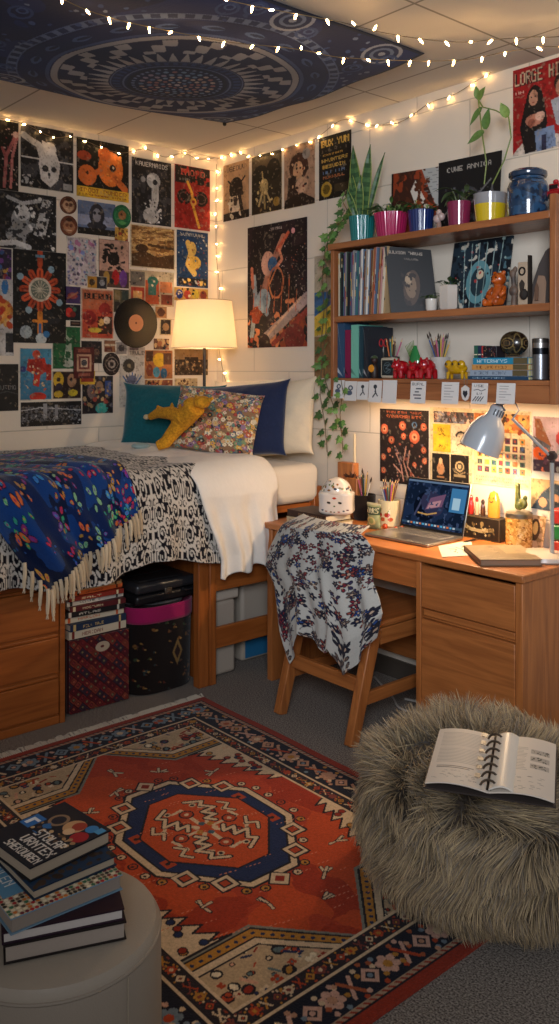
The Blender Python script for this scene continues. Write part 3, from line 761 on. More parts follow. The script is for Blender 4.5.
# books: thing with cover and pages
def book(label, w, d, t_, M3, loc, cover, cat='book', name='book', spine='-y', cv=None, pages='#cdbfa6', group=None, mat='glossy', hard=.003):
    """w along local x, d along local y, thickness t_ along z; spine on the given side. loc = centre of the base"""
    o = thing(name, label, cat, loc, group=group); o.matrix_world = Matrix.Translation(loc) @ M3.to_4x4()
    th = hard; mb = MB(cover); mb.box(-w / 2, -d / 2, 0, w / 2, d / 2, th); mb.box(-w / 2, -d / 2, t_ - th, w / 2, d / 2, t_)
    s = {'-y': (-w / 2, -d / 2, th, w / 2, -d / 2 + th, t_ - th), '+y': (-w / 2, d / 2 - th, th, w / 2, d / 2, t_ - th), '-x': (-w / 2, -d / 2, th, -w / 2 + th, d / 2, t_ - th), '+x': (w / 2 - th, -d / 2, th, w / 2, d / 2, t_ - th)}[spine]
    mb.box(*s); mb.build('cover', mat, o)
    i = .004; p = [-w / 2 + i, -d / 2 + i, w / 2 - i, d / 2 - i]
    k = {'-x': 0, '-y': 1, '+x': 2, '+y': 3}[spine]; p[k] = p[k] - i + th + .0002 if k < 2 else p[k] + i - th - .0002
    MB(pages).box(p[0], p[1], th + .0002, p[2], p[3], t_ - th - .0002).build('pages', 'paper', o)
    if cv is not None:
        surf('cover_print', cv, quad((-w / 2, d / 2, t_ + .0008), (w / 2, d / 2, t_ + .0008), (-w / 2, -d / 2, t_ + .0008), (w / 2, -d / 2, t_ + .0008)), mat, o, back=.0006, origin=False)
    return o
zc = lambda a: Matrix.Rotation(a, 3, 'Z')
rb = random.Random(21)
spn = [('pale cream', '#cfc2a8'), ('dark blue', '#27364e'), ('cream with orange title', '#d4c6aa'), ('black', '#1d1b1c'), ('wine red', '#5c1f22'), ('white', '#cfc8bb'), ('red', '#8a2d22'), ('orange', '#c4602f'), ('tan', '#b08a5e'), ('brown', '#4a3226'), ('charcoal', '#2d2a2a')]
zz = .328; places = ['lowest of the pile under the bed', 'second from the bottom of the pile under the bed', 'third from the bottom of the pile under the bed', 'fourth from the bottom of the pile under the bed', 'fifth from the bottom of the pile under the bed', 'sixth up, mid pile under the bed', 'fifth from the top of the pile under the bed', 'fourth from the top of the pile under the bed', 'third from the top of the pile under the bed', 'second from the top of the pile under the bed', 'topmost of the pile under the bed']
for i, (nm, co) in enumerate(spn):
    t_ = [.034, .030, .027, .024, .022, .022, .020, .018, .018, .016, .014][i]; w_ = .30 - i * .006 + rb.uniform(-.02, .015)
    a = PI / 2 + rb.uniform(-.07, .07)
    b = book(f'{nm} spined book, {places[i]}', w_, .19, t_, zc(a), (.745 + rb.uniform(-.012, .012), -1.283 + rb.uniform(-.01, .01), zz), co, group='books piled under the bed', hard=.0025)
    c = Cv(110, 12, co)
    tc = ['#7a2a22', '#d0b070', '#c85a2a', '#c9c0b0', '#d8c8a0', '#2a2a2a', '#e0d0a8', '#3a1a10', '#3a2414', '#c9a060', '#b8b0a0'][i]
    c.text(['MERIDAN', 'FOLK TALE', 'HARLOW', 'ATLAS', 'NOCTURN', 'VOLUME 2', 'SALT', 'ORCHARD', 'REEDS', 'THE ROAD', 'WINTER'][i], .22, .32, .36, .40, tc); c.rect(.05, 0, .09, 1, tc); c.rect(.86, 0, .9, 1, tc)
    surf('spine_print', c, quad((-w_ / 2 + .002, -.0958, t_ - .001), (w_ / 2 - .002, -.0958, t_ - .001), (-w_ / 2 + .002, -.0958, .001), (w_ / 2 - .002, -.0958, .001)), 'print', b, back=.0007, origin=False)
    zz += t_ + .0006
# round bin with pink rim
tb = thing('hamper', 'round dark floral hamper with a bright pink rim under the bed', 'hamper', (.700, -.935, 0)); lb = (.700, -.935, 0)
c = Cv(300, 110, '#1a1210'); rr = random.Random(3)
for i in range(150):
    u, v = rr.random(), rr.random(); r = rr.uniform(.004, .011)
    co = rr.choice(['#6e4a26', '#5a2a1a', '#2c3a3a', '#7a5a2c', '#40201c', '#33402a'])
    c.ell(u, v, r, co, ang=rr.uniform(.1, 3), ry=r * c.asp * .6); c.ell(u + r, v + .01, r * .5, rr.choice(['#8a6a3c', '#52362a']))
for u in (.02, .27, .52, .77): c.poly([(u, .5), (u + .025, .32), (u + .05, .5), (u + .025, .68)], '#7d6238'); c.poly([(u + .01, .5), (u + .025, .4), (u + .04, .5), (u + .025, .6)], '#2a1a18')
def rb_fn(r0, r1, z0, z1, c0, sx=.182, sy=.182, p=3.2):
    def fn(U, V):
        a = U * 2 * PI; k = (np.abs(np.cos(a)) ** p + np.abs(np.sin(a)) ** p) ** (-1 / p); r = r0 + (r1 - r0) * V
        return c0[0] + k * r * np.cos(a) * sx, c0[1] + k * r * np.sin(a) * sy, z0 + (z1 - z0) * V
    return fn
o = surf('body', c, lambda U, V: rb_fn(.97, 1.0, .006, .345, (0, 0))(U, 1 - V), 'cloth', tb, wrap=True, origin=False, flip=False)
pk = surf('rim', Cv(64, 6, '#9c1c55'), lambda U, V: rb_fn(1.03, 1.03, .33, .405, (0, 0))(U, 1 - V), 'cloth', tb, wrap=True, origin=False, solid=.006); tag(pk, 'bright pink band')
MB('#1d1718').lathe([(.165, .395), (.165, .407), (0, .412)], n=40).build('lid', 'cloth', tb)
# briefcase
tb = thing('case', 'black hard case with a silver latch lying on the pink-rimmed hamper', 'case', (.700, -.932, .418))
LS = MB('#17171a').box(-.17, -.17, .0, .17, .17, .045).build('lower_shell', 'plastic', tb, bevel=.014, seg=3)
MB('#2a2a2d').box(-.17, -.17, .048, .17, .17, .098).build('lid', 'plastic', tb, bevel=.018, seg=3)
lt = MB('#8c857a').box(.17, -.02, .034, .176, .02, .062).box(.176, -.012, .04, .180, .012, .05); lt.build('latch', 'metal', LS, bevel=.002)
MB('#232326').tube([(.171, .08, .046), (.188, .082, .04), (.188, .138, .04), (.171, .14, .046)], .005, 8).build('handle', 'plastic', LS)
MB('#2a2a2c').box(.04, -.13, .098, .13, .11, .101).box(-.12, -.13, .098, .0, .11, .101).build('ridge', 'plastic', tb, bevel=.002)
# plastic bins behind the rails
def bin_(label, x0, y0, x1, y1, h, blue=False):
    L = ((x0 + x1) / 2, (y0 + y1) / 2, 0); t = thing('storage_bin', label, 'storage bin', L, group=None)
    w, d = (x1 - x0) / 2, (y1 - y0) / 2
    MB('#b5a898').box(-w, -d, .004, w, d, h - .055).build('body', 'plastic', t, bevel=.018, seg=3)
    MB('#c4b7a6').box(-w - .012, -d - .012, h - .052, w + .012, d + .012, h).build('lid', 'plastic', t, bevel=.012, seg=3)
    if blue: MB('#2a6f9a').box(w + .0015, -d + .02, .02, w + .006, d - .02, .11).build('label_panel', 'plastic', t, bevel=.002)
    return t
bin_('tall beige lidded plastic bin under the bed, next to the bed post', .55, -.70, .88, -.54, .42)
bin_('beige lidded plastic bin with a blue panel behind the bed rails', .50, -.44, .80, -.10, .46, True)

# ================================================================== DESK
DX0, DX1, DY, DZ = 1.06, 2.485, -.50, .76
t = thing('desk', 'orange-brown oak desk with a drawer pedestal against the back wall', 'desk', (1.77, -.26, 0)); lb = (1.77, -.26, 0)
dp = lambda n, mb, mat='woodx', **k: cp(t, n, mb, mat, lb, **k)
dp('desktop', MB().box(DX0 - .012, DY - .012, DZ - .028, DX1 + .012, -.016, DZ), bevel=.005)
dp('side_panel', MB().box(DX0, DY + .01, 0, DX0 + .035, -.018, DZ - .029), 'woodz')
dp('side_panel', MB().box(DX1 - .03, DY + .004, 0, DX1, -.018, DZ - .029), 'woodz')
dp('side_panel', MB().box(1.992, DY + .004, 0, 2.018, -.018, DZ - .029), 'woodz')
dp('modesty_panel', MB().box(DX0 + .036, -.06, .14, 1.991, -.04, .40), 'woodx')
dp('back_panel', MB().box(2.019, -.06, .02, DX1 - .031, -.04, .73), 'woodx')
d = dp('drawer', MB().box(DX0 + .038, DY + .022, .612, 1.989, DY + .045, .728).box(DX0 + .038, DY + .046, .612, 1.989, -.07, .62), 'woodx')
def drawer(z0, z1, lip):
    b = MB().box(2.020, DY + .004, z0, DX1 - .032, DY + .024, z1)
    d = dp('drawer', b, 'woodx', bevel=.004)
    return d
drawer(.548, .716, 1); drawer(.03, .505, 0)
dp('pull_rail', MB().box(2.020, DY + .018, .507, DX1 - .032, DY + .03, .546), 'woodx', bevel=0)
dp('pull_lip', MB().box(2.03, DY + .004, .520, DX1 - .032, DY + .017, .545), 'woodx', bevel=.003)

# ================================================================== CHAIR
t = thing('wooden_chair', 'low-backed oak chair tucked under the desk with a patterned shirt on it', 'chair', (1.62, -.45, 0)); lb = (1.62, -.45, 0)
dp = lambda n, mb, mat='woodz', **k: cp(t, n, mb, mat, lb, **k)
X0, X1 = 1.415, 1.845
for x in (X0, X1):
    m = MB(); m.bar((x, -.715, 0), (x, -.585, .44), .040, .048, w1=.044, d1=.060, side=(0, 1, 0)); m.bar((x, -.585, .44), (x, -.685, .80), .042, .058, w1=.036, d1=.04, side=(0, 1, 0)); dp('rear_leg', m, bevel=.005)
    dp('front_leg', MB().bar((x, -.19, 0), (x, -.17, .415), .036, .045, side=(0, 1, 0)), bevel=.005)
    dp('side_stretcher', MB().bar((x, -.655, .17), (x, -.20, .17), .022, .05), 'woody', bevel=.003)
    dp('seat_rail', MB().bar((x, -.555, .405), (x, -.15, .405), .026, .065), 'woody', bevel=.003)
dp('seat_rail', MB().bar((X0 + .02, -.60, .40), (X1 - .02, -.60, .40), .026, .06), 'woodx', bevel=.003)
dp('rear_stretcher', MB().bar((X0 + .02, -.655, .225), (X1 - .02, -.655, .225), .024, .058), 'woodx', bevel=.003)
dp('seat', MB().box(X0 - .02, -.575, .44, X1 + .02, -.13, .466), 'woody', bevel=.010)
dp('backrest', MB().bar((X0 + .02, -.668, .745), (X1 - .02, -.668, .745), .022, .11), 'woodx', bevel=.005)
dp('back_slat', MB().bar((X0 + .02, -.635, .60), (X1 - .02, -.635, .60), .018, .05), 'woodx', bevel=.004)
# shirt draped over the chair back
def shirt_art():
    c = Cv(230, 270, '#bab8b0'); rr = random.Random(14)
    for i in range(330):
        u, v, r = rr.random(), rr.random(), rr.uniform(.018, .034); co = rr.choice(['#7d2b33', '#22263a', '#2a4a86', '#8a4438', '#2b2b33', '#6b5a50', '#3a3550'])
        n = rr.choice([3, 5, 5]); a0 = rr.uniform(0, 6)
        for a in range(n):
            an = a0 + a * 2 * PI / n
            c.ell(u + r * .8 * math.cos(an), v + r * .8 * math.sin(an) * c.asp, r * .62, '#1f2030', ang=an + .01, ry=r * .42 * c.asp); c.ell(u + r * .8 * math.cos(an), v + r * .8 * math.sin(an) * c.asp, r * .40, co, ang=an + .01, ry=r * .24 * c.asp)
        c.ell(u, v, r * .3, '#b9a08a')
        if rr.random() < .5: c.line([(u, v), (u + rr.uniform(-.05, .05), v + .05)], .004, '#23263a')
    return c.grain(.05)
LO = [(284, 516.5), (272, 533), (262, 552), (259, 566), (268, 584), (271, 606), (273, 628), (277, 645)]
RO = [(350, 529), (361, 540), (368, 553), (364, 570), (364, 584), (369, 598), (372, 612), (366, 635)]
HEM = [(0, 0), (.06, 22), (.16, 6), (.26, -17), (.40, -2), (.52, 14), (.64, 8), (.74, 38), (.84, 30), (.93, 18), (1, 6)]
def shirt_fn(U, V):
    k = np.linspace(0, 1, 8)
    xl, yl = np.interp(V, k, [q[0] for q in LO]), np.interp(V, k, [q[1] for q in LO]); xr, yr = np.interp(V, k, [q[0] for q in RO]), np.interp(V, k, [q[1] for q in RO])
    hem = np.interp(U, [h[0] for h in HEM], [h[1] for h in HEM]) * V ** 2.2
    px = xl + (xr - xl) * U; pyy = yl + (yr - yl) * U + hem
    fold = .020 * np.sin(U * 19 + V * 2) * V ** .8 + .012 * np.sin(U * 41 + 1) * V + .01 * np.sin(U * 8 - V * 6) * V
    yy = -.752 - fold - .012 * np.sin(U * PI) + .085 * (np.abs(U * 2 - 1) ** 3.5) * (.35 + V * .65) + .09 * np.clip(.07 - V, 0, 1) / .07
    y0 = -.745; t = (y0 - CAM[1]) / (W2[1] * F + R2[1] * (px - CX)); X = CAM[0] + t * (W2[0] * F + R2[0] * (px - CX)); Z = HC + t * (HZ - pyy)
    return X, yy, Z
sh = surf('draped_shirt', shirt_art(), shirt_fn, 'soft', solid=.004)
tag(sh, 'pale blue-grey shirt with red and navy floral print draped over the chair back', 'shirt')
def shirt_back(U, V):
    x = 1.44 + .40 * U; s = V
    z = .826 - .008 * np.cos(U * 9) - .26 * s * (1 - .35 * np.sin(U * 3)); y = -.672 + .03 * np.clip(s * 6, 0, 1) + .012 * np.sin(U * 17) * s
    z = z + .012 * (1 - np.clip(s * 8, 0, 1)); y = y - .045 * (1 - np.clip(s * 6, 0, 1))
    return x, y, z
b_ = surf('back_panel', shirt_art(), shirt_back, 'soft', sh, solid=.004, origin=False, W=90, H=60, flip=True); b_.location = -sh.location
def sleeve(x0, x1, z0, z1, y0, seed, dx):
    def fn(U, V):
        a = U * 2 * PI; cx = x0 + dx * V; cz = z0 + (z1 - z0) * V; r = (x1 - x0) * (1 - .12 * V) * (1 + .10 * np.sin(a * 3 + V * 7 + seed))
        return cx + r * np.cos(a), y0 + .5 * r * np.sin(a) + .01 * np.sin(V * 9), cz + .0 * a + .012 * np.sin(a + seed) * V
    o = surf('sleeve', shirt_art(), fn, 'soft', sh, wrap=True, origin=False, W=60, H=70, solid=.003); o.location = -sh.location

# ================================================================== POUF with long fur
PX, PY, PR = 2.742, -1.080, .345
pf = thing('fur_pouf', 'round grey-brown long-haired fur pouf on the edge of the rug', 'pouf', (PX, PY, .012))
def pouf_r(z, H=.43): 
    t = np.clip(z / H, 0, 1); return PR * (np.clip(1 - np.abs(2 * t - 1.0) ** 2.6, 0, 1) ** .42)
body = MB('#463d35'); prof_ = [(max(.002, float(pouf_r(z)) if 0 < z < .43 else .17), z) for z in np.linspace(0, .425, 22)]
prof_[0] = (.20, 0.0); prof_ = prof_ + [(.10, .435), (0.0, .430)]
body.lathe(prof_, n=48).build('cushion_body', 'cloth', pf)
rs = np.random.RandomState(3); N = 52000; SEG = 5
th = rs.rand(N) * 2 * PI; tt = rs.rand(N)
# points over the profile surface, area-weighted
pr = np.array([p[0] for p in prof_]); pz = np.array([p[1] for p in prof_]); sl = np.hypot(np.diff(pr), np.diff(pz)); wgt = sl * (pr[1:] + pr[:-1]) / 2; cum = np.concatenate([[0], np.cumsum(wgt)]) / wgt.sum()
k = np.clip(np.searchsorted(cum, tt) - 1, 0, len(sl) - 1); fr_ = (tt - cum[k]) / (cum[k + 1] - cum[k] + 1e-9)
r = pr[k] + (pr[k + 1] - pr[k]) * fr_; z = pz[k] + (pz[k + 1] - pz[k]) * fr_
nr = (pz[k + 1] - pz[k]) / sl[k]; nz = -(pr[k + 1] - pr[k]) / sl[k]
ct, st = np.cos(th), np.sin(th); Pp = np.stack([r * ct, r * st, z], -1); Nn = np.stack([nr * ct, nr * st, nz], -1)
tang = np.stack([-st, ct, 0 * st], -1)
# clumps give a comb direction
c1 = vnoise(th * 2.6 + 20, z * 17 + 5, 5, 2) - .5; c2 = vnoise(th * 2.6 + 40, z * 17 + 9, 9, 2) - .5
down = np.stack([ct * np.where(z > .40, .5, .05), st * np.where(z > .40, .5, .05), -np.ones(N)], -1)
Dv = Nn * .55 + tang * (c1 * 3.4)[:, None] + np.stack([ct * c2 * .9, st * c2 * .9, c2 * 1.8], -1) + down * np.clip(.55 - nz * .4, 0.08, 1)[:, None] + rs.randn(N, 3) * .12
Dv /= np.linalg.norm(Dv, axis=1)[:, None]
Ln = .052 + .030 * rs.rand(N) + .02 * (c2 + .3); wd = .0010 + .0007 * rs.rand(N)
side = np.cross(Dv, Nn + rs.randn(N, 3) * .5); side /= np.linalg.norm(side, axis=1)[:, None] + 1e-9
V_ = np.zeros((N, SEG + 1, 2, 3)); q = Pp.copy(); d = Dv.copy()
for s in range(SEG + 1):
    ww = wd * (1 - (s / SEG) ** 2 * .85); V_[:, s, 0] = q + side * ww[:, None]; V_[:, s, 1] = q - side * ww[:, None]
    d = d + np.array([0, 0, -1.0]) * (.22 * np.clip(1.1 - nz, 0.2, 1))[:, None] + tang * (c1 * .35)[:, None]; d /= np.linalg.norm(d, axis=1)[:, None]; q = q + d * (Ln / SEG)[:, None]
V_[..., 2] = np.maximum(V_[..., 2], .002)
base = (np.arange(N) * (SEG + 1) * 2)[:, None, None]; s_ = np.arange(SEG)[None, :, None] * 2
quadf = (base + s_ + np.array([0, 1, 3, 2])[None, None, :]).reshape(-1, 4)
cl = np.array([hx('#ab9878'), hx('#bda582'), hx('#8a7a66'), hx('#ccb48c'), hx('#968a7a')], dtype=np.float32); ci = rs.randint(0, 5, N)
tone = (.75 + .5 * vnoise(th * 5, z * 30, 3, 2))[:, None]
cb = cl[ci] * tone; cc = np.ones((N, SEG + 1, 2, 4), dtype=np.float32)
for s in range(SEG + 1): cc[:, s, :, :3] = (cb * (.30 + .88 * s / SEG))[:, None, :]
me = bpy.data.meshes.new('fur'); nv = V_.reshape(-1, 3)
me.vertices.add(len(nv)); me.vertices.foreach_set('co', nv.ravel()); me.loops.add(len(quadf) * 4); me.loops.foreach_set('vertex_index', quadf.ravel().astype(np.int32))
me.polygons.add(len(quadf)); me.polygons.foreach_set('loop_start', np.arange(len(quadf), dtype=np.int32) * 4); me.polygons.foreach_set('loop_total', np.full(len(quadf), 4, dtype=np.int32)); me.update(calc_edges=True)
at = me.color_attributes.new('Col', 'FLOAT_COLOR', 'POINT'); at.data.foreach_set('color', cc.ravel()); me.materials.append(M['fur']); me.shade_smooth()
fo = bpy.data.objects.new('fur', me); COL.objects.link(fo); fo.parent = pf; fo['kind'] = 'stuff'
pf.scale = (1, 1, .965)
# planner on the pouf
def frame_from(o, xdir, ydir):
    x = Vector(xdir).normalized(); z = x.cross(Vector(ydir)).normalized(); y = z.cross(x); return Matrix((x, y, z)).transposed()
pl = thing('ring_planner', 'open ring-bound planner with plastic page sleeves lying on the fur pouf', 'planner', (0, 0, 0))
A = hit(497, 741, 2, .482); B = hit(488, 799, 2, .452)   # spine back / front
ax = (B - A); ln = ax.length; ay = ax.normalized()
right = Vector((ay.y * -1, ay.x, 0)).normalized()          # towards the right page
if right.dot(Vector((R2[0], R2[1], 0))) < 0: right = -right
up = right.cross(-ay).normalized()
if up.z < 0: up = -up
def page(w, art, curl, name, lift=0, shrink=0):
    def fn(U, V):
        s = U * abs(w); hh = .010 + lift + .026 * np.sin(np.clip(U * 1.0, 0, 1) * PI * .62 + .15) * curl - .018 * U
        P = [A[i] + ay[i] * (shrink + (ln - 2 * shrink) * V) + right[i] * (s if w > 0 else s - abs(w)) + up[i] * (hh if w > 0 else .010 + lift + .026 * np.sin(np.clip(1 - U, 0, 1) * PI * .62 + .15) * curl - .018 * (1 - U)) for i in range(3)]
        return P[0], P[1], P[2]
    o = surf(name, art, fn, 'print' if 'page' in name else 'plastic', pl, solid=.003, origin=False); return o
def pg(seed, left=True):
    c = Cv(130, 190, '#cfc3b4'); rr = random.Random(seed)
    if left:
        for i in range(22): c.rect(.10, .08 + i * .026, rr.uniform(.74, .80), .09 + i * .026, '#8f867c', .7)
        c.rect(.12, .70, .72, .712, '#4c4640'); c.rect(.12, .725, .66, .737, '#4c4640')
        for i in range(30): u, v = rr.uniform(.08, .75), rr.uniform(.78, .93); c.line([(u, v), (u + .05, v + rr.uniform(-.01, .01))], .006, '#6b635b')
    else:
        for i in range(16): c.rect(.16, .2 + i * .026, rr.uniform(.48, .56), .21 + i * .026, '#8f867c', .7)
        for j in range(3): c.rect(.60, .22 + j * .13, .90, .30 + j * .13, '#9b9286', .8); c.splat(14, ['#4c4640'], (.62, .23 + j * .13, .88, .29 + j * .13), (.008, .02), j + seed)
        for i in range(26): u, v = rr.uniform(.1, .8), rr.uniform(.66, .92); c.line([(u, v), (u + .06, v)], .006, '#6b635b')
    return c
LW = .158
cvm = MB('#3a3330'); 
for sgn in (-1, 1):
    q0 = A + up * .002; P4 = [q0, q0 + right * sgn * LW, q0 + right * sgn * LW + ay * ln, q0 + ay * ln]; n_ = up * .004
    cvm.add([p for p in P4] + [p + n_ for p in P4], [(0, 1, 2, 3), (7, 6, 5, 4), (0, 4, 5, 1), (1, 5, 6, 2), (2, 6, 7, 3), (3, 7, 4, 0)] if sgn < 0 else [(3, 2, 1, 0), (4, 5, 6, 7), (1, 5, 4, 0), (2, 6, 5, 1), (3, 7, 6, 2), (0, 4, 7, 3)])
cvm.build('cover', 'leather', pl)
page(-LW + .004, pg(1), 1, 'page', .0, .004); page(LW - .004, pg(2, False), 1, 'page', .0, .004)
page(.06, Cv(30, 60, '#d9d0c2'), 1.1, 'plastic_sleeve', .006, .006)
rg = MB('#3b332d')
rg.tube([A + up * .014 + ay * .012, A + up * .014 + ay * (ln - .012)], .007, 8, '#2c2622')
for i in range(7):
    p = A + ay * (ln * (i + .7) / 7.4) + up * .008
    pts = [p + right * (.022 * math.cos(a)) + up * (.026 * math.sin(a)) for a in np.linspace(0, PI, 9)]
    rg.tube(pts, .0032, 6, '#6d6258')
rg.build('ring_binding', 'metal', pl)
tabs = MB('#6f665c')
for i in range(6):
    p = A + ay * (ln * (i + .8) / 7) + up * .034 - right * .035; tabs.add([p, p + right * .014, p + right * .014 + ay * .018, p + ay * .018, p + up * .001, p + right * .014 + up * .001, p + right * .014 + ay * .018 + up * .001, p + ay * .018 + up * .001], [(0, 1, 2, 3), (7, 6, 5, 4), (0, 4, 5, 1), (1, 5, 6, 2), (2, 6, 7, 3), (3, 7, 4, 0)])
tabs.build('index_tab', 'plastic', pl)

# ================================================================== OTTOMAN and its books
_o = hit(57, 917, 2, .42); OX, OY = _o.x, _o.y
ot = thing('ottoman', 'round cream leather ottoman with piped seams holding a pile of books', 'ottoman', (OX, OY, 0))
MB('#988d7f').lathe([(.175, 0), (.195, .01), (.202, .05), (.204, .2), (.203, .385), (.201, .392)], n=72).build('body', 'leather', ot)
MB('#a09586').lathe([(.201, .392), (.200, .402), (.192, .414), (.17, .4195), (.1, .421), (0, .4215)], n=72).build('seat_top', 'leather', ot)
MB('#93887a').lathe([(.200 + .004 * math.cos(a), .393 + .004 * math.sin(a)) for a in np.linspace(0, 2 * PI, 9)], n=72, closed=True).build('piping', 'leather', ot)
for a in (-1.9, .2, 2.3): sm = MB('#a89b88').tube([(.2042 * math.cos(a), .2042 * math.sin(a), z) for z in (.02, .1, .2, .3, .388)], .0016, 5); sm.build('seam', 'leather', ot)
def cover1():
    c = Cv(190, 200, '#141a26')
    c.ell(.35, .28, .13, '#8d7358'); c.ell(.35, .28, .09, '#1c2230'); c.ell(.62, .24, .14, '#c59a6e'); c.ell(.66, .2, .09, '#9e3b2b'); c.ell(.66, .34, .07, '#d8b48a'); c.ell(.86, .33, .11, '#a3222a')
    c.ell(.82, .14, .08, '#3c7fb5'); c.rect(.88, .05, .98, .16, '#4f95c0'); c.noise('#2d6aa5', 9, 2, .62, box=(0, .2, .5, .6)); c.splat(22, ['#a7825a', '#c9a77a', '#5c4330'], (.1, .42, .95, .58), (.015, .04), 5)
    c.rect(.02, .36, .22, .60, '#2b6db0'); c.rect(.06, .42, .12, .56, '#dfe6ea'); c.rect(.06, .42, .2, .46, '#dfe6ea')
    c.text('STOLAP', .38, .50, .54, .13, '#d9d4ca', bold=1); c.text('URNTEX', .36, .66, .6, .13, '#d9d4ca', bold=1); c.text('SHEKDUREN', .30, .83, .66, .11, '#d9d4ca', bold=1); return c
def cover2():
    c = Cv(190, 200, '#14304c'); c.splat(40, ['#2a6a9a', '#3f8f9f', '#d9cfb0', '#c29a4a'], (0, .1, .4, 1), (.02, .05), 2); c.splat(40, ['#3c2c20', '#2a1c14'], (.5, 0, 1, 1), (.03, .07), 4); return c
def cover3():
    c = Cv(190, 200, '#b9aa90'); rr = random.Random(3)
    for i in range(24):
        for j in range(24):
            if i < 4 or j > 19 or j < 5 or i > 14: c.ell((i + .5) / 24, (j + .5) / 24, .019, rr.choice(['#a3222a', '#1d1a1a', '#2f6a4a', '#d9cfb0', '#c4702a', '#6a2030', '#e4d8bd', '#5a4a3a']))
    c.rect(.1, .55, .7, .95, '#5d8fae'); c.text('STULUN', .12, .6, .5, .13, '#dfe0dc', bold=1); c.text('NALEN', .14, .78, .4, .1, '#dfe0dc'); return c
def bookq(label, B_, R_, F_, z1, t_, cover, cv, spine, pages='#b9aa94', pcol=None):
    b, r, f = [hit(*p, 2, z1) for p in (B_, R_, F_)]; l = b + f - r        # back, right, front, left
    xd = (f - l); yd = (b - l); w, d = xd.length, yd.length; M3 = frame_from(None, xd, yd)
    c_ = (b + f) / 2; return book(label, w, d, t_, M3, (c_.x, c_.y, z1 - t_), cover, spine=spine, cv=cv, pages=pages, hard=.0022)
Z = .4225
bookq('thick pale-paged hardback at the bottom of the ottoman pile', (108, 850), (125.6, 919), (4, 950), Z + .033, .033, '#1c1514', Cv(20, 20, '#1f1816'), '-x', '#a3968a')
bookq('hardback with wine cover and white pages, second from the ottoman', (104, 836), (122, 903), (3, 940), Z + .055, .0215, '#2a1526', Cv(20, 20, '#2a1420'), '-x', '#c6bdb6')
bookq('book with colourful dotted cover in the middle of the ottoman pile', (72, 826), (120, 872), (13, 922), Z + .086, .030, '#6c8ba0', cover3(), '-x', '#8f8378')
bookq('dark blue hardback directly under the top book on the ottoman', (66, 815), (111, 852), (39, 895), Z + .106, .0195, '#12283e', cover2(), '-x', '#a39581')
bookq('black illustrated hardback with white title, topmost on the ottoman', (61, 800), (107, 828), (34, 871), Z + .134, .027, '#10141c', cover1(), '-x', '#a3937f')
# ================================================================== WALL SHELF
SF = -.25; SX0, SX1 = 1.25, 2.475
t = thing('wall_shelf', 'brown wooden open wall shelf unit mounted above the desk', 'shelf', ((SX0 + SX1) / 2, -.125, 1.362)); lb = ((SX0 + SX1) / 2, -.125, 1.362)
dp = lambda n, mb, mat='shelfx', **k: cp(t, n, mb, mat, lb, **k)
Z1, Z2, Z3 = 1.452, 1.748, 2.098
dp('side_panel', MB().box(SX0, SF, 1.362, SX0 + .022, -.004, Z3 - .031), 'shelfz')
dp('side_panel', MB().box(SX1 - .028, SF - .012, 1.362, SX1, -.004, Z3 + .06), 'shelfz')
dp('shelf_board', MB().box(SX0 + .0225, SF + .002, Z1 - .02, SX1 - .0285, -.006, Z1))
dp('shelf_board', MB().box(SX0 + .0225, SF, Z2 - .030, SX1 - .0285, -.006, Z2))
dp('shelf_board', MB().box(SX0 - .01, SF - .010, Z3 - .030, SX1 - .0285, -.006, Z3))
dp('apron', MB().box(SX0 + .0225, SF - .002, 1.362, SX1 - .0285, SF + .016, Z1 - .0205))
dp('back_rail', MB().box(SX0 + .0225, -.02, 1.362, SX1 - .0285, -.006, Z1 - .0205))
def X_at(px, y): return hit(px, HZ, 1, y).x
def at_mb(o, loc): o.location = loc; return o

# ---- record sleeves
rr = random.Random(12)
sl_c = [('cream', '#c9bda6'), ('faded blue', '#5b6f86'), ('black', '#26242a'), ('rust', '#9a5a3c'), ('grey', '#8d8a88'), ('ivory', '#d6ccb8'), ('brown', '#6b4a38'), ('teal', '#3f6e70'), ('pink', '#b88a86'), ('white', '#d9d4ca'), ('dark green', '#36483c'), ('tan', '#b0936c'), ('violet', '#5c4a6c')]
x = X_at(337, -.24); xe = X_at(384, -.24); n = 36; st = (xe - x) / n
ords = ['1st', '2nd', '3rd'] + [f'{i}' + {1: 'st', 2: 'nd', 3: 'rd'}.get(i % 10 if i > 20 else 0, 'th') for i in range(4, 37)]
for i in range(n):
    nm, c_ = sl_c[(i * 5 + i // 7) % len(sl_c)]; h = .302 + rr.uniform(-.006, .006); le = .0007 * i
    mb = MB(c_); w_ = st * .84; y0 = -.238 + rr.uniform(0, .012)
    mb.add([(x, y0, 0), (x + w_, y0, 0), (x + w_, -.02, 0), (x, -.02, 0), (x + le - .05 * 0, y0, h), (x + w_ + le, y0, h), (x + w_ + le, -.02, h), (x + le, -.02, h)], [(0, 3, 2, 1), (4, 5, 6, 7), (0, 1, 5, 4), (1, 2, 6, 5), (2, 3, 7, 6), (3, 0, 4, 7)])
    for k in range(2):
        z0 = rr.uniform(.04, .25); mb.box(x + le * z0 / h + w_ * .2, y0 - .0006, z0, x + le * z0 / h + w_ * .8, y0, z0 + rr.uniform(.01, .05), rr.choice(['#d0c4a8', '#2a2a2e', '#a3422f', '#c9a25c']))
    mb.v = [(a, b, c + Z2 + .0008) for a, b, c in mb.v]
    o = mb.build('record_sleeve', 'print', origin=True)
    tag(o, f'thin {nm}-edged record sleeve, {ords[i]} from the left end of the shelf row', 'record', 'row of record sleeves on the middle shelf'); x += st
def panel(name, label, cat, art, bl_, br_, tl_, tr_, th=.004, mat='glossy', group=None):
    o = surf(name, art, quad(tl_, tr_, bl_, br_), mat, back=th); return tag(o, label, cat, group)
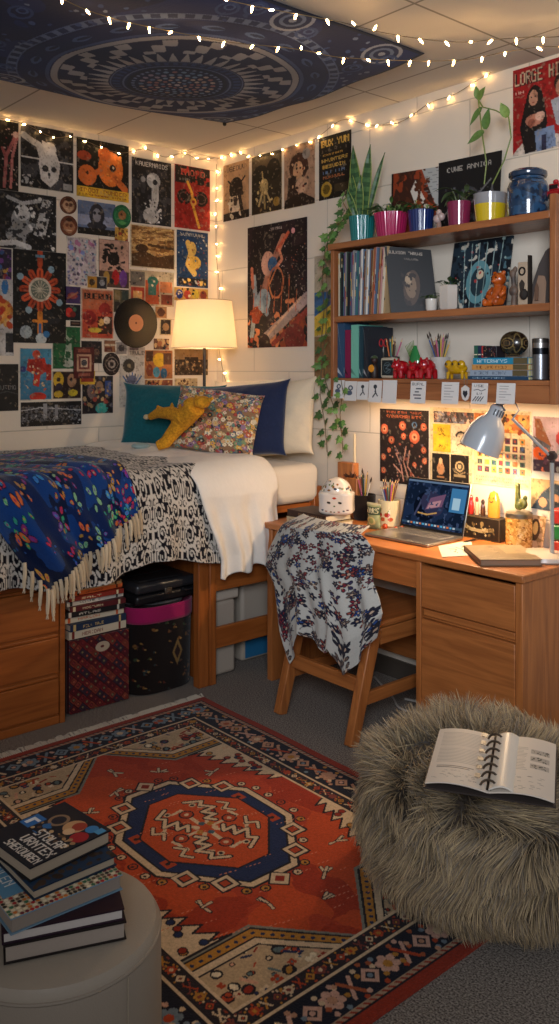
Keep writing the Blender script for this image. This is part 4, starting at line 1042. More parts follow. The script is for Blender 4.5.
def lean(name, label, art, pl_, pr_, pyt, y0, zb, tilt=.06, skew=0, cat='album', th=.006, mat='glossy', group=None):
    xl, xr = X_at(pl_, y0), X_at(pr_, y0); zt = zat(pyt, (xl + xr) / 2, y0)
    return panel(name, label, cat, art, (xl + skew, y0, zb), (xr + skew, y0, zb), (xl, min(y0 + tilt, -.012), zt), (xr, min(y0 + tilt, -.012), zt), th, mat, group)
c = Cv(110, 130, '#121214'); c.text('BULKSON THRUWS', .08, .06, .72, .05, '#b8a99a'); c.text('VOLUME', .4, .16, .3, .03, '#7c7168'); c.ell(.5, .62, .17, '#4a3a30', ry=.28, ang=.25); c.ell(.48, .58, .12, '#7a6450', ry=.2); c.ell(.44, .5, .07, '#a08a70'); c.noise('#2a2220', 14, 3, .6, box=(.3, .35, .7, .9))
A_ = [X_at(390, -.20), X_at(435, -.13)]
o = panel('album', 'black record sleeve with a pale face, leaning beside the record row', 'album', c, (X_at(391, -.246), -.246, Z2 + .001), (X_at(438, -.11), -.11, Z2 + .001), (X_at(384.5, -.243), -.243, zat(246, X_at(385, -.243), -.243)), (X_at(431, -.10), -.10, Z2 + .285), .004)
c = Cv(130, 130, '#22303a'); c.noise('#4d6a72', 5, 2, .52); c.noise('#12181f', 8, 6, .55); c.noise('#c0b8a8', 12, 9, .68); c.ell(.5, .6, .2, '#5d8a90', ry=.3); c.ell(.5, .6, .13, '#22343c', ry=.2); c.ell(.52, .5, .06, '#c9b89a'); c.splat(26, ['#8fa6a0', '#a33c3c', '#1a2028'], size=(.01, .03), seed=8)
for i in range(6): c.line([(.3 + i * .1, 1), (.2 + i * .13, .05)], .012, '#90a5a0')
lean('album', 'album cover with a blue-grey swirling design leaning at the back of the middle shelf', c, 446, 505, 238, -.085, Z2 + .001, .06)
# white pots
def pot(prof, col, name='pot', mat='glaze', parent=None, fl=None, n=40):
    return MB(col).lathe(prof, n=n, flute=fl).build(name, mat, parent)
def soil(r, z, parent): return MB('#2a1f18').lathe([(r, z - .006), (r, z), (r * .5, z + .004), (0, z + .005)], n=24).build('soil', 'clay', parent)
def leafy(parent, n, z0, L, w, cols, seed, spread=.6, bend=.9, shape='leaf', up=1.0, r0=.012):
    rr = random.Random(seed); mb = MB(); st = MB('#4c5a2c')
    for i in range(n):
        a = rr.uniform(0, 2 * PI); e = rr.uniform(.15, spread); d = Vector((math.cos(a) * e, math.sin(a) * e, up)).normalized(); l = L * rr.uniform(.5, 1)
        p0 = Vector((math.cos(a) * r0 * rr.random(), math.sin(a) * r0 * rr.random(), z0)); p1 = p0 + d * l * .55
        st.tube([p0, (p0 + p1) / 2 + Vector((0, 0, .003)), p1], .0012, 4)
        a2 = a + rr.uniform(-.6, .6); mb.blade(p1, (math.cos(a2) * 1.0, math.sin(a2) * 1.0, rr.uniform(-.1, .9)), (0, 0, 1), l * .6, w * rr.uniform(.7, 1.1), rr.choice(cols), bend * rr.uniform(.5, 1.2), 4)
    st.build('stems', 'leaf', parent); f = mb.build('foliage', 'leaf', parent); return f
G1 = ['#3d5a2c', '#2f4a26', '#55703a', '#456634']
px, y = 459 - 1, -.19; x = X_at(448, -.2)
t = thing('potted_plant', 'small green plant in a tall white faceted pot on the middle shelf', 'plant', (X_at(449, -.19), -.19, Z2))
pot([(.034, .001), (.042, .01), (.044, .105), (.040, .108), (.037, .10), (.036, .092)], '#c2b8ac', parent=t, n=6); soil(.0355, .094, t); leafy(t, 20, .094, .07, .02, ['#2f4a2a', '#3a5632', '#26402a'], 3, 1.1)
t = thing('potted_plant', 'tiny sprout in a short white pot beside the black record sleeve', 'plant', (X_at(432, -.20), -.205, Z2))
pot([(.020, .001), (.024, .008), (.026, .052), (.023, .054), (.021, .046)], '#cfc8bd', parent=t); soil(.021, .047, t); leafy(t, 14, .046, .055, .015, G1, 5, 1.2)
# seated orange animal figure
def fuse(name, mb, mat, parent=None, vox=.004, origin=False, smooth=6, disp=0):
    o = mb.build(name, mat, parent, origin=origin)
    m = o.modifiers.new('R', 'REMESH'); m.mode = 'VOXEL'; m.voxel_size = vox
    s = o.modifiers.new('S', 'SMOOTH'); s.iterations = smooth; s.factor = .5
    return o
def solidmat(name, col, rough=.3, coat=0, noise=None, scale=60, bump=0):
    m, nt, b = newmat(name); b.inputs['Roughness'].default_value = rough; b.inputs['Coat Weight'].default_value = coat
    tc = nt.nodes.new('ShaderNodeTexCoord'); n = nt.nodes.new('ShaderNodeTexNoise'); n.inputs['Scale'].default_value = scale; nt.links.new(tc.outputs['Object'], n.inputs['Vector'])
    cr = nt.nodes.new('ShaderNodeValToRGB'); cr.color_ramp.elements[0].position = .35; cr.color_ramp.elements[1].position = .65
    cr.color_ramp.elements[0].color = (*hx(noise or col), 1); cr.color_ramp.elements[1].color = (*hx(col), 1); nt.links.new(n.outputs['Fac'], cr.inputs[0]); nt.links.new(cr.outputs[0], b.inputs['Base Color'])
    if bump:
        bp = nt.nodes.new('ShaderNodeBump'); bp.inputs['Strength'].default_value = bump; bp.inputs['Distance'].default_value = .004; nt.links.new(n.outputs['Fac'], bp.inputs['Height']); nt.links.new(bp.outputs[0], b.inputs['Normal'])
    return m
t = thing('bear_figurine', 'orange glazed seated bear figurine on the middle shelf', 'figurine', (X_at(499, -.20), -.20, Z2)); t.rotation_euler.z = -PI / 2 - .15
m = MB(); m.ell((0, 0, .05), (.032, .03, .045)).ell((.002, 0, .112), (.030, .033, .028)).ell((-.002, .024, .138), (.010,) * 3).ell((-.002, -.024, .138), (.010,) * 3).ell((.028, 0, .105), (.013, .014, .010))
for s in (-1, 1): m.tube([(.0, s * .03, .08), (.018, s * .042, .055), (.032, s * .03, .04)], [.010, .011, .011], 8).tube([(.01, s * .022, .02), (.045, s * .028, .014)], [.017, .013], 8).ell((.052, s * .028, .018), (.010, .013, .017))
fuse('body', m, solidmat('orange_glaze', '#b8561a', .22, .4, '#8f3c10', 25), t)
e = MB('#241208'); [e.ell((.030, s * .012, .118), .0035, n=8, m=6) for s in (-1, 1)]; e.ell((.041, 0, .108), .004, n=8, m=6); e.build('face', 'glaze', t)
# carved figures
def mx(px, y): return X_at(px, y)
t = thing('carved_figure', 'pale carved wooden post figure with a black ring emblem on the middle shelf', 'figurine', (X_at(524, -.17), -.17, Z2))
MB('#b09a82').box(-.022, -.012, 0, .022, .012, .175).build('post', 'clay', t, bevel=.003)
MB('#2c2520').box(.024, -.012, 0, .031, .012, .20).build('edge_strip', 'clay', t, bevel=.001)
rg = MB('#241f1c'); rg.tube([(.0 + .013 * math.cos(a), -.014, .138 + .015 * math.sin(a)) for a in np.linspace(0, 2 * PI, 17)], .0035, 6); rg.build('ring_emblem', 'clay', t)
MB('#3a322c').prism([(-.008, 0), (.008, 0), (.012, .03), (0, .045), (-.012, .03)], -.0015, .0015, M3=Matrix.Rotation(PI / 2, 3, 'X'), T=(0, -.0145, .06)).build('emblem', 'clay', t)
MB('#2f2a27').ell((.012, -.02, .045), (.017, .014, .022)).build('stone', 'clay', t)
t = thing('stone_figure', 'brown and grey pebble figure left of the carved post on the middle shelf', 'figurine', (X_at(514, -.20), -.20, Z2))
fuse('body', MB().tube([(0, 0, .0), (0, 0, .04)], [.013, .010], 10).ell((-.002, 0, .06), (.020, .016, .022)).tube([(0, 0, .07), (-.004, 0, .12)], [.009, .011], 8).ell((-.006, 0, .13), (.014, .012, .018)).ell((.006, 0, .145), (.009, .009, .014)), solidmat('pebble', '#7d6452', .6, 0, '#332d2a', 14), t, .003)
t = thing('arch_ornament', 'dark arched stone ornament standing against the right side of the middle shelf', 'ornament', (X_at(540, -.14), -.14, Z2))
ap = [(-.045, 0), (.045, 0)] + [(.045, .10)] + [(.045 - .09 * (1 - math.cos(a)) , .10 + .13 * math.sin(a)) for a in np.linspace(.3, PI / 2, 8)] if False else [(-.05, 0), (.045, 0), (.045, .225), (.03, .215), (.0, .165), (-.025, .10), (-.04, .05)]
MB('#4a4340').prism(ap, -.01, .01, M3=Matrix.Rotation(PI / 2, 3, 'X')).build('slab', 'clay', t, bevel=.003)
MB('#8f7460').prism([(-.03, .0), (.03, 0), (.035, .09), (.028, .115), (.0, .12), (-.012, .08)], -.014, .0, M3=Matrix.Rotation(PI / 2, 3, 'X'), T=(0, -.014, .0)).build('carved_face', 'clay', t, bevel=.003)
MB('#6a5040').prism([(-.006, .02), (.008, .02), (.01, .07), (.002, .09), (-.006, .07)], -.004, .0, M3=Matrix.Rotation(PI / 2, 3, 'X'), T=(0, -.0285, .0)).build('carving', 'clay', t)

# ---- lower shelf
zb = Z1 + .0008
def upbook(label, pl_, pr_, top, col, tcol, txt, group='upright books on the lower shelf', y=-.225):
    x0, x1 = X_at(pl_, y), X_at(pr_, y); h = zat(top, x0, y) - zb; w_ = x1 - x0 - .001; L = ((x0 + x1) / 2, (y - .02) / 2 - .02, zb)
    M3 = Matrix(((0, 0, 1), (0, 1, 0), (-1, 0, 0))).transposed() if False else Matrix.Rotation(-PI / 2, 3, 'Y')
    o = book(label, h, .17, w_, M3, (x1, y + .085, zb + h / 2), col, spine='-y', group=group, hard=.002)
    c = Cv(14, 110, col); 
    for i, ch in enumerate(txt): c.text(ch, .22, .10 + i * .62 / len(txt), .56, .5 / len(txt), tcol)
    c.rect(0, .82, 1, .90, tcol); c.rect(0, .04, 1, .06, tcol)
    s = surf('spine_print', c, quad((h / 2 - .002, -.0856, w_ - .001), (h / 2 - .002, -.0856, .001), (-h / 2 + .002, -.0856, w_ - .001), (-h / 2 + .002, -.0856, .001)), 'print', o, back=.0006, origin=False, flip=True)
    return o
upbook('upright blue patterned book at the left end of the lower shelf', 337.5, 344.5, 322, '#2f4a66', '#b9c4cc', 'STORMTIDE')
upbook('upright magenta and black spined book, second on the lower shelf', 345, 350.5, 330, '#7c1e42', '#1a1418', 'CANTO')
upbook('upright mint green book, third on the lower shelf', 351, 358.5, 325, '#6fb09a', '#3c6a60', 'GARDENS')
upbook('upright dark teal book, fourth on the lower shelf', 359, 363, 326, '#1f3c46', '#8fa8a8', 'INLET')
upbook('upright grey-blue book, rightmost of the upright row on the lower shelf', 363.5, 368.5, 327, '#23272e', '#a8a8a8', 'PRISM')
def place(px, y): return X_at(px, y)
# dark figure with orange disc
t = thing('doll', 'dark doll with an orange round belly beside the upright books', 'doll', (place(374.5, -.20), -.20, zb))
MB('#2a1d18').lathe([(.016, 0), (.019, .01), (.019, .05), (.013, .062), (.006, .07)], n=20).build('body', 'paint', t)
MB('#3a2420').ell((0, 0, .083), (.015, .015, .017)).build('head', 'paint', t)
MB('#3d4a2e').lathe([(.018, .092), (.013, .102), (0, .108)], n=20).build('hat', 'cloth', t)
MB('#d68a22').lathe([(.0, 0), (.016, 0), (.018, .003), (.016, .006), (0, .007)], n=24, M3=rotm((0, -1, 0)), c=(0, -.019, .045)).build('belly_disc', 'paint', t)
# cube with slate face
t = thing('desk_clock', 'cream square clock with a dark chalk face on the lower shelf', 'clock', (place(388, -.215), -.205, zb)); t.rotation_euler.z = .05
MB('#b6a992').box(-.043, -.015, 0, .043, .02, .095).build('case', 'paint', t, bevel=.010, seg=3)
c = Cv(60, 60, '#1c2224'); c.ell(.5, .5, .36, '#4d5a5c', ring=.88); c.line([(.25, .35), (.7, .3), (.35, .55), (.75, .6), (.4, .75)], .05, '#59666a')
surf('face', c, quad((-.032, -.0155, .083), (.032, -.0155, .083), (-.032, -.0155, .013), (.032, -.0155, .013)), 'glossy', t, back=.0005, origin=False)
# pencil cups
PC = [('red', '#a32a2a'), ('dark green', '#24452e'), ('black', '#1d1c1e'), ('brown', '#6a432c'), ('orange', '#c4652a'), ('blue', '#2a4a86'), ('yellow', '#c9a23a'), ('white', '#cfc8bc'), ('pink', '#b85a7a'), ('teal', '#2f7a7a'), ('wine', '#5c1c2a'), ('tan', '#a88458')]
def pencils(cx, cy, z0, n, r, L, seed, where, group, brush=False, lean_=.28, zr=.15):
    rr = random.Random(seed); 
    for i in range(n):
        a = 2 * PI * (i / n) + rr.uniform(-.3, .3); rad = r * (.35 + .65 * ((i * 7) % n) / n); nm, co = PC[(i * 5 + seed) % len(PC)]
        d = Vector((math.cos(a) * lean_ * rad / r, math.sin(a) * lean_ * .7 * rad / r, 1)).normalized(); l = L * rr.uniform(.85, 1.05)
        p = Vector((cx - math.cos(a) * rad * .3, cy - math.sin(a) * rad * .3, z0)); m = MB(co); rp = .0032
        m.tube([p, p + d * (l - .018)], rp, 6)
        if brush and i % 2: m.tube([p + d * (l - .018), p + d * (l - .010)], [rp * 1.1, rp * 1.1], 6, '#8f8a80'); m.tube([p + d * (l - .010), p + d * l, p + d * (l + .016)], [rp * 1.3, rp * 1.5, .0006], 6, '#3a2a1e'); kind = 'paintbrush'
        else: m.tube([p + d * (l - .018), p + d * (l - .006)], [rp, .0018], 6, '#c9a878'); m.tube([p + d * (l - .006), p + d * l], [.0018, .0004], 6, co); kind = 'pencil'
        side = ['leaning right', 'leaning back', 'leaning left', 'leaning forward'][int(((a % (2 * PI)) + PI / 4) // (PI / 2)) % 4]
        tag(m.build(kind, 'plastic', origin=True), f'{nm} {kind}, {side}, {where}', kind, group)
def cup(label, px, y, z, r0, r1, h, col, mat='glaze', cat='cup'):
    x = X_at(px, y); t = thing('pencil_cup', label, cat, (x, y, z)); pot([(r0 * .95, 0), (r0, .004), (r1, h), (r1 - .003, h + .001), (r1 - .004, h - .004), (r0 - .004, .006), (0, .0065)], col, 'cup_body', mat, t); return x, t
x, t = cup('black mesh pencil cup behind the cream clock on the lower shelf', 392, -.14, zb, .034, .036, .10, '#1e1a1c', 'plastic')
pencils(x, -.14, zb + .01, 8, .028, .19, 3, 'in the black cup behind the clock', 'pencils in the black cup on the lower shelf', lean_=.4)
# scissors with red handle in that cup
t = thing('scissors', 'scissors with red handles standing in the black cup on the shelf', 'scissors', (x - .03, -.155, zb + .09))
hd = MB('#a3202a'); [hd.tube([(s * .014 + .012 * math.cos(a) - .01, 0, .075 + .017 * math.sin(a)) for a in np.linspace(0, 2 * PI, 13)], .0032, 6) for s in (-1, 1)]; hd.build('handles', 'plastic', t)
MB('#8d8a86').bar((-.006, 0, -.04), (-.012, 0, .062), .006, .002).bar((-.014, .002, -.04), (-.008, .002, .062), .006, .002).build('blades', 'metal', t)
# green glass leaf vase
t = thing('glass_vase', 'green glass leaf-shaped vase behind the red toys', 'vase', (X_at(415, -.12), -.12, zb)); m_, nt, b = newmat('green_glass'); b.inputs['Base Color'].default_value = (.04, .30, .08, 1); b.inputs['Roughness'].default_value = .1; b.inputs['Coat Weight'].default_value = .5; b.inputs['Transmission Weight'].default_value = .35
MB().lathe([(.02, 0), (.030, .02), (.034, .06), (.028, .10), (.014, .135), (.008, .15), (.006, .148)], n=32, M3=Matrix.Diagonal((1, .6, 1))).build('body', m_, t)
ap = MB('#5c7d3a'); rr = random.Random(2)
for i in range(7): ap.tube([(-.02 + i * .004, 0, .08), (-.05 + i * .008, -.01, .15 + i * .004)], [.003, .0012], 5)
ap.build('grass_stem', 'leaf', t)
# red animal toys
redm = solidmat('glossy_red', '#a80f1c', .12, .8, '#960c18', 10)
def toy(label, px, y, col, s=1.0, rz=0, name='pig_figurine'):
    t = thing(name, label, 'figurine', (X_at(px, y), y, zb)); t.rotation_euler.z = rz
    m = MB(); m.ell((0, 0, .052 * s), (.034 * s, .040 * s, .034 * s)).ell((0, -.035 * s, .062 * s), (.024 * s, .020 * s, .024 * s)).ell((0, -.055 * s, .058 * s), (.010 * s, .008 * s, .009 * s))
    for a in (-1, 1):
        m.ell((a * .016 * s, -.032 * s, .086 * s), (.008 * s, .005 * s, .010 * s))
        for b_ in (-1, 1): m.tube([(a * .020 * s, b_ * .022 * s, .04 * s), (a * .022 * s, b_ * .024 * s, 0)], [.013 * s, .011 * s], 10)
    fuse('body', m, col, t, .0035 * s, smooth=4)
    e = MB('#140c0c'); [e.ell((a * .010 * s, -.053 * s, .069 * s), .003 * s, n=8, m=6) for a in (-1, 1)]; e.build('eyes', 'glaze', t); return t
toy('glossy red pig figurine beside the clock, left of the red trio', 402, -.205, redm, .95, -.2); toy('glossy red pig figurine in the middle of the red trio', 415, -.212, redm, .85, .3); toy('glossy red pig figurine, right of the red trio', 428, -.205, redm, 1.0, .1)
yel = solidmat('glossy_yellow', '#c99a10', .2, .6, '#b8890c', 10)
t = thing('critter_figurine', 'yellow round-eyed critter figurine on the lower shelf', 'figurine', (X_at(457, -.205), -.205, zb))
m = MB(); m.ell((0, 0, .046), (.052, .026, .026)); 
for s in (-1, 0, 1): m.ell((s * .033, -.014, .062), (.019, .016, .019))
for a in (-.036, .036):
    for b_ in (-.012, .012): m.tube([(a, b_, .03), (a * 1.08, b_ * 1.2, 0)], [.009, .006], 8)
fuse('body', m, yel, t, .003, smooth=3)
e = MB('#3a2a08')
for s in (-1, 0, 1): e.ell((s * .033, -.031, .064), (.006, .003, .006), n=10, m=6)
e.build('eyes', 'glaze', t)
x, t = cup('white ceramic pencil pot behind the yellow figurine', 440, -.12, zb, .040, .046, .095, '#b9b2aa')
pencils(x, -.12, zb + .01, 16, .038, .185, 8, 'in the white pot on the lower shelf', 'pencils and brushes in the white shelf pot', True, .42)
# stacked books on the lower shelf
z = zb
for i, (lab, co, t_, l, r, tc, tx) in enumerate([('navy book at the bottom of the shelf stack', '#23405a', .014, 468, 528, '#8fa8b8', 'SEAFARE'), ('pale grey-blue book, second in the shelf stack', '#8d9aa8', .024, 470, 528, '#4a5666', 'A SHORT HISTORY'), ('orange-tan book, third in the shelf stack', '#c08a4c', .022, 472, 528, '#6a3a1c', 'THE LONG FIELD'), ('turquoise book on top of the shelf stack', '#2580a0', .026, 473, 528, '#c9dcdc', 'WATERWAYS')]):
    x0, x1 = X_at(l, -.235), X_at(r, -.235); w_ = x1 - x0
    o = book(lab, w_, .17, t_, Matrix.Identity(3), ((x0 + x1) / 2, -.15, z), co, spine='-y', group='books stacked flat on the lower shelf', hard=.002)
    c = Cv(90, 12, co); c.text(tx, .08, .25, .55, .5, tc); c.rect(.74, 0, 1, 1, '#5a4e34' if i > 0 else co)
    surf('spine_print', c, quad((-w_ / 2 + .002, -.0856, t_ - .001), (w_ / 2 - .002, -.0856, t_ - .001), (-w_ / 2 + .002, -.0856, .001), (w_ / 2 - .002, -.0856, .001)), 'print', o, back=.0006, origin=False)
    z += t_ + .0008
zs = z
for i, (lab, co, a, b) in enumerate([('small green upright booklet at the left end on the shelf stack', '#2f5a48', 474, 477.5), ('small navy upright booklet on the shelf stack', '#1d2a44', 478, 481), ('small red upright booklet on the shelf stack', '#9a2f2c', 481.5, 484), ('small tan upright booklet on the shelf stack', '#b08a62', 484.5, 487)]):
    o = MB(co).box(X_at(a, -.20), -.20, zs, X_at(b, -.20), -.10, zs + .052 - i * .002).box(X_at(a, -.20) + .001, -.2003, zs + .012, X_at(b, -.20) - .001, -.20, zs + .016, '#d6c9a8').build('booklet', 'print', origin=True, bevel=.0008); tag(o, lab, 'booklet', 'small upright booklets on the shelf stack')
t = thing('trinket_box', 'small dark floral trinket box on top of the shelf book stack', 'box', (X_at(494, -.17), -.17, zs))
MB('#231b20').box(-.034, -.03, 0, .034, .03, .048).build('body', 'paint', t, bevel=.003); c = Cv(60, 40, '#1c161a'); c.splat(40, ['#6a3a4a', '#8a6a4a', '#3a4a5a', '#7a2a2a'], seed=4, size=(.02, .05)); surf('front_print', c, quad((-.032, -.0305, .046), (.032, -.0305, .046), (-.032, -.0305, .002), (.032, -.0305, .002)), 'glossy', t, back=.0005, origin=False)
# carved ball
t = thing('carved_ball', 'dark carved oval ball with gold rings standing on the shelf stack', 'ornament', (X_at(514, -.15), -.15, zs))
MB('#6a5a48').lathe([(.030, 0), (.030, .004), (.020, .006), (.016, .008)], n=24).build('stand', 'clay', t)
c = Cv(120, 70, '#231a14'); c.noise('#3f3424', 12, 3, .55)
for u in (.0, .25, .5, .75, 1.0): c.ell(u, .5, .085, '#8a7448', ring=.86); c.ell(u, .5, .045, '#7a5f3c', ring=.8); c.ell(u + .125, .5, .05, '#6d5a36', ring=.8, ry=.3)
c.rect(0, .12, 1, .15, '#8a7448'); c.rect(0, .85, 1, .88, '#8a7448')
surf('ball', c, lambda U, V: (.060 * np.sin(V * PI) * np.cos(U * 2 * PI), .050 * np.sin(V * PI) * np.sin(U * 2 * PI), .058 + .050 * np.cos(V * PI)), 'fine', t, wrap=True, origin=False)
# tumbler
t = thing('tumbler', 'tall silver tumbler with a dark band at the right end of the lower shelf', 'tumbler', (X_at(540.5, -.20), -.20, zb))
MB().lathe([(.026, 0, '#8f9296'), (.030, .004, '#8f9296'), (.031, .10, '#26282c'), (.031, .125, '#a8a6a2'), (.032, .145, '#6f6b66'), (.032, .160, '#6f6b66'), (.028, .163, '#6f6b66'), (0, .163, '#6f6b66')], n=40).build('body', 'metal', t)
t = thing('candle', 'short pale green candle between the stack and the tumbler', 'candle', (X_at(528.5, -.21), -.215, zb)); MB('#b8b478').lathe([(.012, 0), (.012, .085), (.010, .088), (0, .086)], n=20).build('wax', 'soft', t); MB('#222').tube([(0, 0, .085), (.001, 0, .095)], .001, 5).build('wick', 'paint', t)

# ---- notes clipped to the shelf apron
def note(l, r, tp, b, label, art, mat='print'):
    y = SF - .0045; o = surf('paper_note', art, lambda U, V: (X_at(l, y) + (X_at(r, y) - X_at(l, y)) * U, y - .008 * V, zat(tp, X_at(l, y), y) + (zat(b, X_at(l, y), y) - zat(tp, X_at(l, y), y)) * V), mat, back=.0022)
    return tag(o, label, 'note', 'notes taped along the shelf edge')
def nart(seed, kind):
    c = Cv(44, 64, '#d3cfca'); rr = random.Random(seed)
    if kind == 'blob': c.ell(.5, .35, .2, '#3b4658'); c.ell(.42, .6, .25, '#4d586a', ry=.12); c.ell(.5, .35, .1, '#c9c6c2')
    if kind == 'figure': c.ell(.5, .28, .14, '#33363c'); c.line([(.5, .3), (.55, .55), (.35, .75)], .09, '#3c4046'); c.line([(.5, .5), (.7, .7)], .08, '#3c4046')
    if kind == 'text':
        for i in range(6): c.rect(.15, .14 + i * .13, rr.uniform(.5, .85), .17 + i * .13, '#8d8a88')
    if kind == 'title': c.text('BUFNL', .12, .08, .76, .12, '#33343a'); [c.rect(rr.uniform(.2, .4), .32 + i * .14, rr.uniform(.5, .8), .38 + i * .14, '#5a5c62') for i in range(4)]
    if kind == 'script': c.text('VSE', .15, .08, .6, .12, '#3c3c40'); c.line([(.15, .35), (.4, .3), (.6, .38), (.85, .3)], .05, '#4a4a50'); c.text('LV', .35, .45, .3, .12, '#3c3c40'); [c.line([(.12 + i * .15, .85), (.3 + i * .15, .65)], .06, '#3c3c42') for i in range(4)]
    return c
note(334, 344.4, 380, 398, 'white note with a blue-grey sketch, at the left end of the shelf edge', nart(1, 'blob')); note(345.2, 356.8, 381, 400.5, 'white note with a dark round drawing, second along the shelf edge', nart(2, 'blob'))
note(357.4, 368.6, 381.5, 399.5, 'white note with a small dancing figure, third along the shelf edge', nart(3, 'figure')); note(369.3, 382, 380.5, 402, 'white note with two inked figures, fourth along the shelf edge', nart(4, 'figure'))
note(383.2, 397, 380, 403, 'nearly blank white note, fifth along the shelf edge', nart(5, '')); note(411, 426, 381, 403, 'white note headed BUFNL hanging alone under the red toys', nart(6, 'title'))
note(442, 459, 382, 403.6, 'white note with faint typed lines under the yellow figurine', nart(7, 'text')); note(472, 488, 383, 403.6, 'white note with bold black lettering under the book stack', nart(8, 'script')); note(497, 515.5, 383, 403.6, 'rightmost white note, typed lines, on the shelf edge', nart(9, 'text'))
t = thing('hanging_tag', 'shield-shaped white tag with a dark heart hanging on the shelf edge', 'tag', (X_at(465.5, SF - .006), SF - .006, zat(400, X_at(465.5, SF), SF)))
MB('#cfcac4').prism([(-.02, .02), (-.014, .004), (0, -.004), (.014, .004), (.02, .02), (.02, .05), (.0, .062), (-.02, .05)], 0, .002, M3=Matrix.Rotation(PI / 2, 3, 'X')).build('card', 'print', t)
MB('#2c2e34').prism([(0, .008), (.012, .025), (.010, .038), (.004, .040), (0, .034), (-.004, .040), (-.010, .038), (-.012, .025)], 0, .001, M3=Matrix.Rotation(PI / 2, 3, 'X'), T=(0, -.002, 0)).build('heart_print', 'print', t)
MB('#7c7468').tube([(-.006, 0, .058), (-.008, .001, .08), (0, .002, .088), (.008, .001, .08), (.006, 0, .058)], .0009, 5).build('string', 'cloth', t)

# ---- top of the shelf: plants, jar, albums
zt = Z3 + .0006
def potxy(px, y): return (X_at(px, y), y, zt)
P_ = potxy(362, -.17)
t = thing('snake_plant', 'snake plant with tall striped leaves in a ribbed teal pot on top of the shelf', 'plant', P_)
pot([(.040, 0), (.046, .004), (.056, .105), (.057, .112), (.053, .113), (.051, .100)], '#16706e', parent=t, fl=(26, .02), n=208); soil(.051, .102, t)
def sleaf(mb, p, d, L, w, seed):
    rr = random.Random(seed); d = Vector(d).normalized(); segs = 16; s = Vector((1, .35, 0)).cross(d).cross(d).normalized() * -1; s = d.cross(Vector((0.35, -1, 0))).normalized(); nn = s.cross(d).normalized()
    for k in range(segs):
        a, b = k / segs, (k + 1) / segs; f = lambda t: w * (.62 + .38 * math.sin(min(1, t * 1.6) * PI / 2)) * (1 - max(0, (t - .45) / .55) ** 1.8) / 2
        vs = []; 
        for t_ in (a, b):
            q = Vector(p) + d * L * t_ + nn * .02 * math.sin(t_ * 2.2) + Vector((0, 0, 0)); ww = max(f(t_), .0008); vs += [q - s * ww, q - s * ww * .8 + nn * .001, q + nn * -.004, q + s * ww * .8 + nn * .001, q + s * ww]
        dk = '#2c4a2c' if k % 2 else '#3f6238'
        mb.add(vs, [(0, 1, 6, 5), (1, 2, 7, 6), (2, 3, 8, 7), (3, 4, 9, 8)], ['#7f8a40', dk, '#31522f' if k % 2 else '#4a6c3e', '#7f8a40'])
LV = [((-.012, .0, .10), (-.10, .0, 1), .33, .056), ((.012, .0, .10), (.20, -.05, 1), .315, .050), ((.0, -.012, .10), (.10, -.02, 1), .19, .040), ((-.022, -.005, .10), (-.14, .0, 1), .22, .046), ((.02, .01, .10), (.32, .1, 1), .29, .028), ((-.01, -.02, .1), (-.28, -.1, 1), .14, .036)]
for i, (p, d, L_, w_) in enumerate(LV): m = MB(); sleaf(m, p, d, L_, w_, i); m.build('leaf', 'leaf', t)
t = thing('potted_plant', 'leafy green plant in a hot pink ribbed pot on top of the shelf', 'plant', potxy(391, -.165))
pot([(.050, 0), (.057, .004), (.072, .098), (.073, .106), (.069, .107), (.066, .094)], '#a31d50', parent=t, fl=(30, .016), n=240); soil(.066, .096, t)
leafy(t, 70, .094, .105, .020, ['#3f5f30', '#587a40', '#6d8f52', '#2f4c2a', '#7c9a62'], 7, 1.5, 1.2, r0=.05)
t = thing('potted_plant', 'small trailing plant in a cobalt blue pot on top of the shelf', 'plant', potxy(421, -.16))
pot([(.038, 0), (.044, .004), (.052, .088), (.053, .094), (.049, .095), (.047, .084)], '#14285e', parent=t, fl=(24, .014), n=192); soil(.047, .086, t)
leafy(t, 55, .084, .075, .018, ['#3f5f30', '#4f6f3a', '#6b8550', '#2c4628'], 9, 1.9, 1.5, r0=.035)
t = thing('mushroom_figurine', 'small pinkish ceramic figurine between the blue and maroon pots', 'figurine', potxy(439, -.19))
MB('#8d7268').lathe([(.012, 0), (.010, .02), (.009, .03)], n=16).build('stem', 'glaze', t); MB('#b09a94').ell((-.008, 0, .045), (.018, .016, .018)).ell((.012, 0, .052), (.015, .014, .016)).ell((.0, 0, .07), (.012, .011, .013)).build('head', 'glaze', t)
t = thing('potted_plant', 'sparse plant in a maroon pot on top of the shelf', 'plant', potxy(459, -.17))
pot([(.036, 0), (.040, .004), (.046, .088), (.047, .098), (.043, .099), (.041, .088)], '#7a2444', parent=t); soil(.041, .09, t)
leafy(t, 16, .088, .13, .026, ['#4c5c3a', '#3c5030', '#5e6f48'], 11, 1.0, 1.0, r0=.02)
t = thing('potted_plant', 'tall vine in a yellow and grey dipped pot on top of the shelf', 'plant', potxy(490, -.165))
MB().lathe([(.044, 0, '#c4a81a'), (.050, .004, '#c4a81a'), (.056, .066, '#8a8a8c'), (.059, .104, '#8a8a8c'), (.055, .105, '#77787a'), (.052, .09, '#77787a')], n=48).build('pot', 'glaze', t); soil(.052, .092, t)
def vine(t, pts, leaves):
    x0, y0, z0 = t.location; W = []
    for (px, py, dy) in pts: y = y0 + dy; x = X_at(px, y); W.append(Vector((x - x0, dy, zat(py, x, y) - z0)))
    m = MB('#6b7c3a'); m.tube(W, .0026, 6); m.build('stem', 'leaf', t)
    f = MB()
    for (px, py, dy, ax, az, L_, w_, co) in leaves: y = y0 + dy; x = X_at(px, y); f.blade((x - x0, dy, zat(py, x, y) - z0), (ax, -.15, az), (.2, -1, .3), L_, w_, co, .25, 6)
    f.build('foliage', 'leaf', t)
